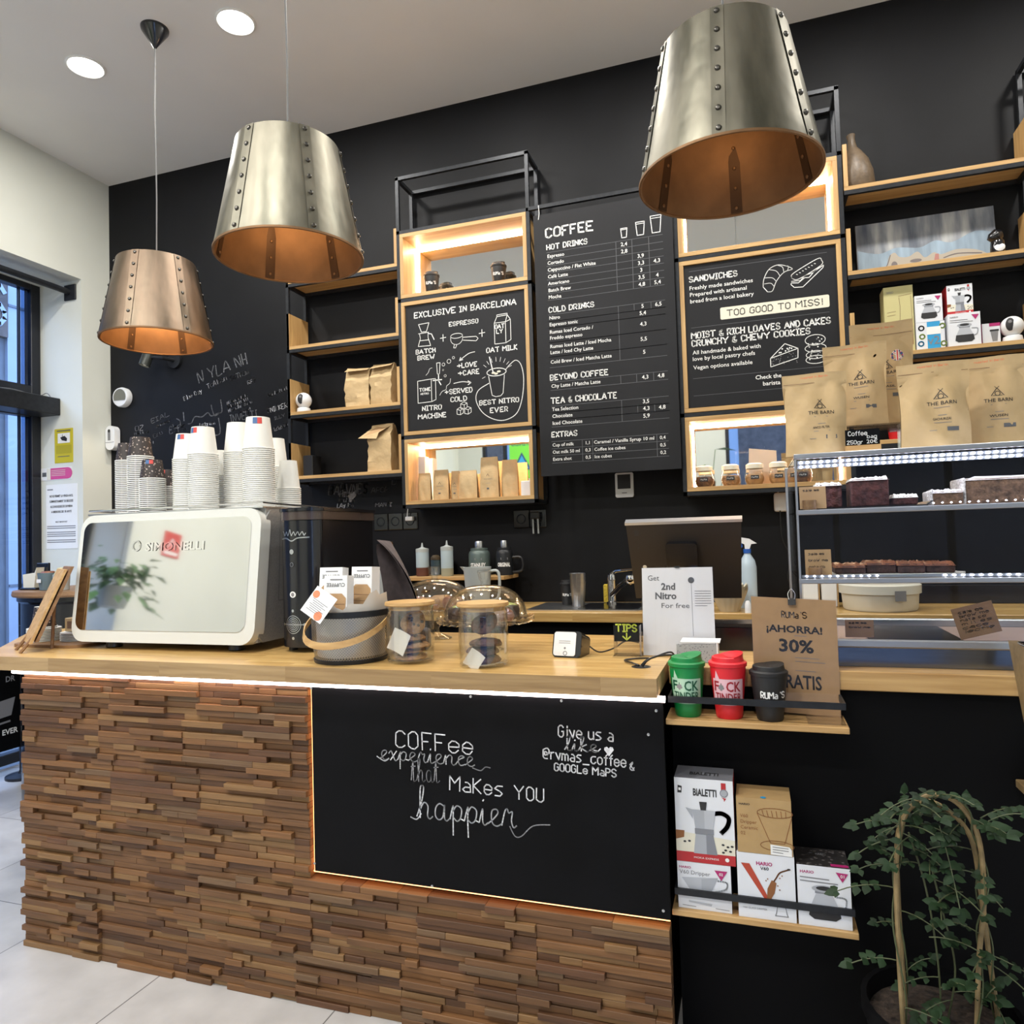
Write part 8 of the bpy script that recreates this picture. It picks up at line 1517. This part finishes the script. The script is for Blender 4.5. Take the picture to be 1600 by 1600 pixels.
# ---------------------------------------------------------------- seen in the mirrors and the polished panel
t = thing('safety_poster', 'bright green poster with a blue triangle, on the front window behind the viewer', 'poster', (-3.33, YF + 0.02, 2.12)); f = Frame((0, 0, 0), (-1, 0, 0), (0, 0, 1)); M['poster_green'] = mat('poster_green', (0.16, 0.60, 0.05), 0.5); g = G(); g.prism([(-0.2, 0), (0.2, 0), (0.2, 0.85), (-0.2, 0.85)], f, -0.002, 0.0, 'poster_green'); p = obj('sheet', g, t); g = G(); g.text(f, 'ATENCIÓ', 0, 0.74, 0.07, 'flag_blue', 0.34, 'C', .02); g.poly([(-0.15, 0.36), (0.15, 0.36), (0, 0.64)], f, 'flag_blue'); g.poly([(-0.11, 0.385), (0.11, 0.385), (0, 0.59)], f, 'sky_print', .0014); obj('print', g, p)
t = thing('fire_notice', 'red fire extinguisher sign on the left wall beyond the view', 'sign', (XL + 0.002, -0.20, 1.95)); f = Frame((0, 0, 0), (0, 1, 0), (0, 0, 1)); g = G(); g.prism([(-0.09, 0), (0.09, 0), (0.09, 0.20), (-0.09, 0.20)], f, 0, 0.003, 'sticker_red'); p = obj('plate', g, t); g = G(); g.line(f, [(-0.04, 0.07), (0.0, 0.15), (0.04, 0.07)], 0.012, 'print_white', 0.0036); g.rect(f, -0.07, 0.02, 0.07, 0.045, 'print_white', 0.0036); obj('print', g, p)
hp = thing('hanging_plant', 'leafy plant in a hanging pot beside the shop window, beyond the view', 'plant', (-4.12, 0.50, 1.45)); g = G(); g.lathe([(0, 0), (0.08, 0), (0.11, 0.14), (0.10, 0.14)], (0, 0, 0), 'cloudy', 24); obj('pot', g, hp); g = G(); g.tube([(0, 0, 0.14), (0, 0, HALL - 1.45)], 0.004, 'cable', 6); obj('cord', g, hp)
M['leaf_bright'] = mat('bright_leaf', (0.05, 0.13, 0.035), 0.5, var=0.4, vs=12); gl = G(); r9 = random.Random(9)
def leaf2(p, d, L):
    d = Vector(d).normalized(); s_ = d.cross(Vector((0, 0, 1))).normalized(); p = Vector(p); w = L * .3; gl.mesh([p, p + d * L * .4 + s_ * w, p + d * L - Vector((0, 0, L * .2)), p + d * L * .4 - s_ * w], [(0, 1, 2, 3)], 'leaf_bright')
for k in range(150): a = r9.uniform(0, 6.28); r_ = r9.uniform(0.03, 0.26); leaf2((r_ * math.cos(a), r_ * math.sin(a) * 1.2, 0.16 + r9.uniform(-0.22, 0.22) * (r_ / .26) + 0.1 * (1 - r_ / .26)), (math.cos(a), math.sin(a), r9.uniform(-.8, .3)), r9.uniform(.06, .12))
obj('foliage', gl, hp)
g2 = thing('potted_plant', 'broad leaved plant by the front wall behind the viewer', 'plant', (-0.55, YF + 0.55, 0)); g = G(); g.lathe([(0, 0), (0.14, 0), (0.18, 0.9), (0.165, 0.9), (0, 0.86)], (0, 0, 0), 'cloudy', 28); obj('planter', g, g2); gl = G()
for k in range(16):
    a = r9.uniform(0, 6.28); h_ = r9.uniform(1.1, 2.6); rr_ = r9.uniform(.08, .35); leaf2((rr_ * math.cos(a), rr_ * math.sin(a) * .6, h_), (math.cos(a), math.sin(a) * .6, r9.uniform(-.6, .5)), r9.uniform(.2, .3)); gl.tube([(0, 0, .86), (rr_ * .5 * math.cos(a), rr_ * .3 * math.sin(a), h_ * .8), (rr_ * math.cos(a), rr_ * math.sin(a) * .6, h_)], .005, 'leaf_bright', 5)
obj('foliage', gl, g2)
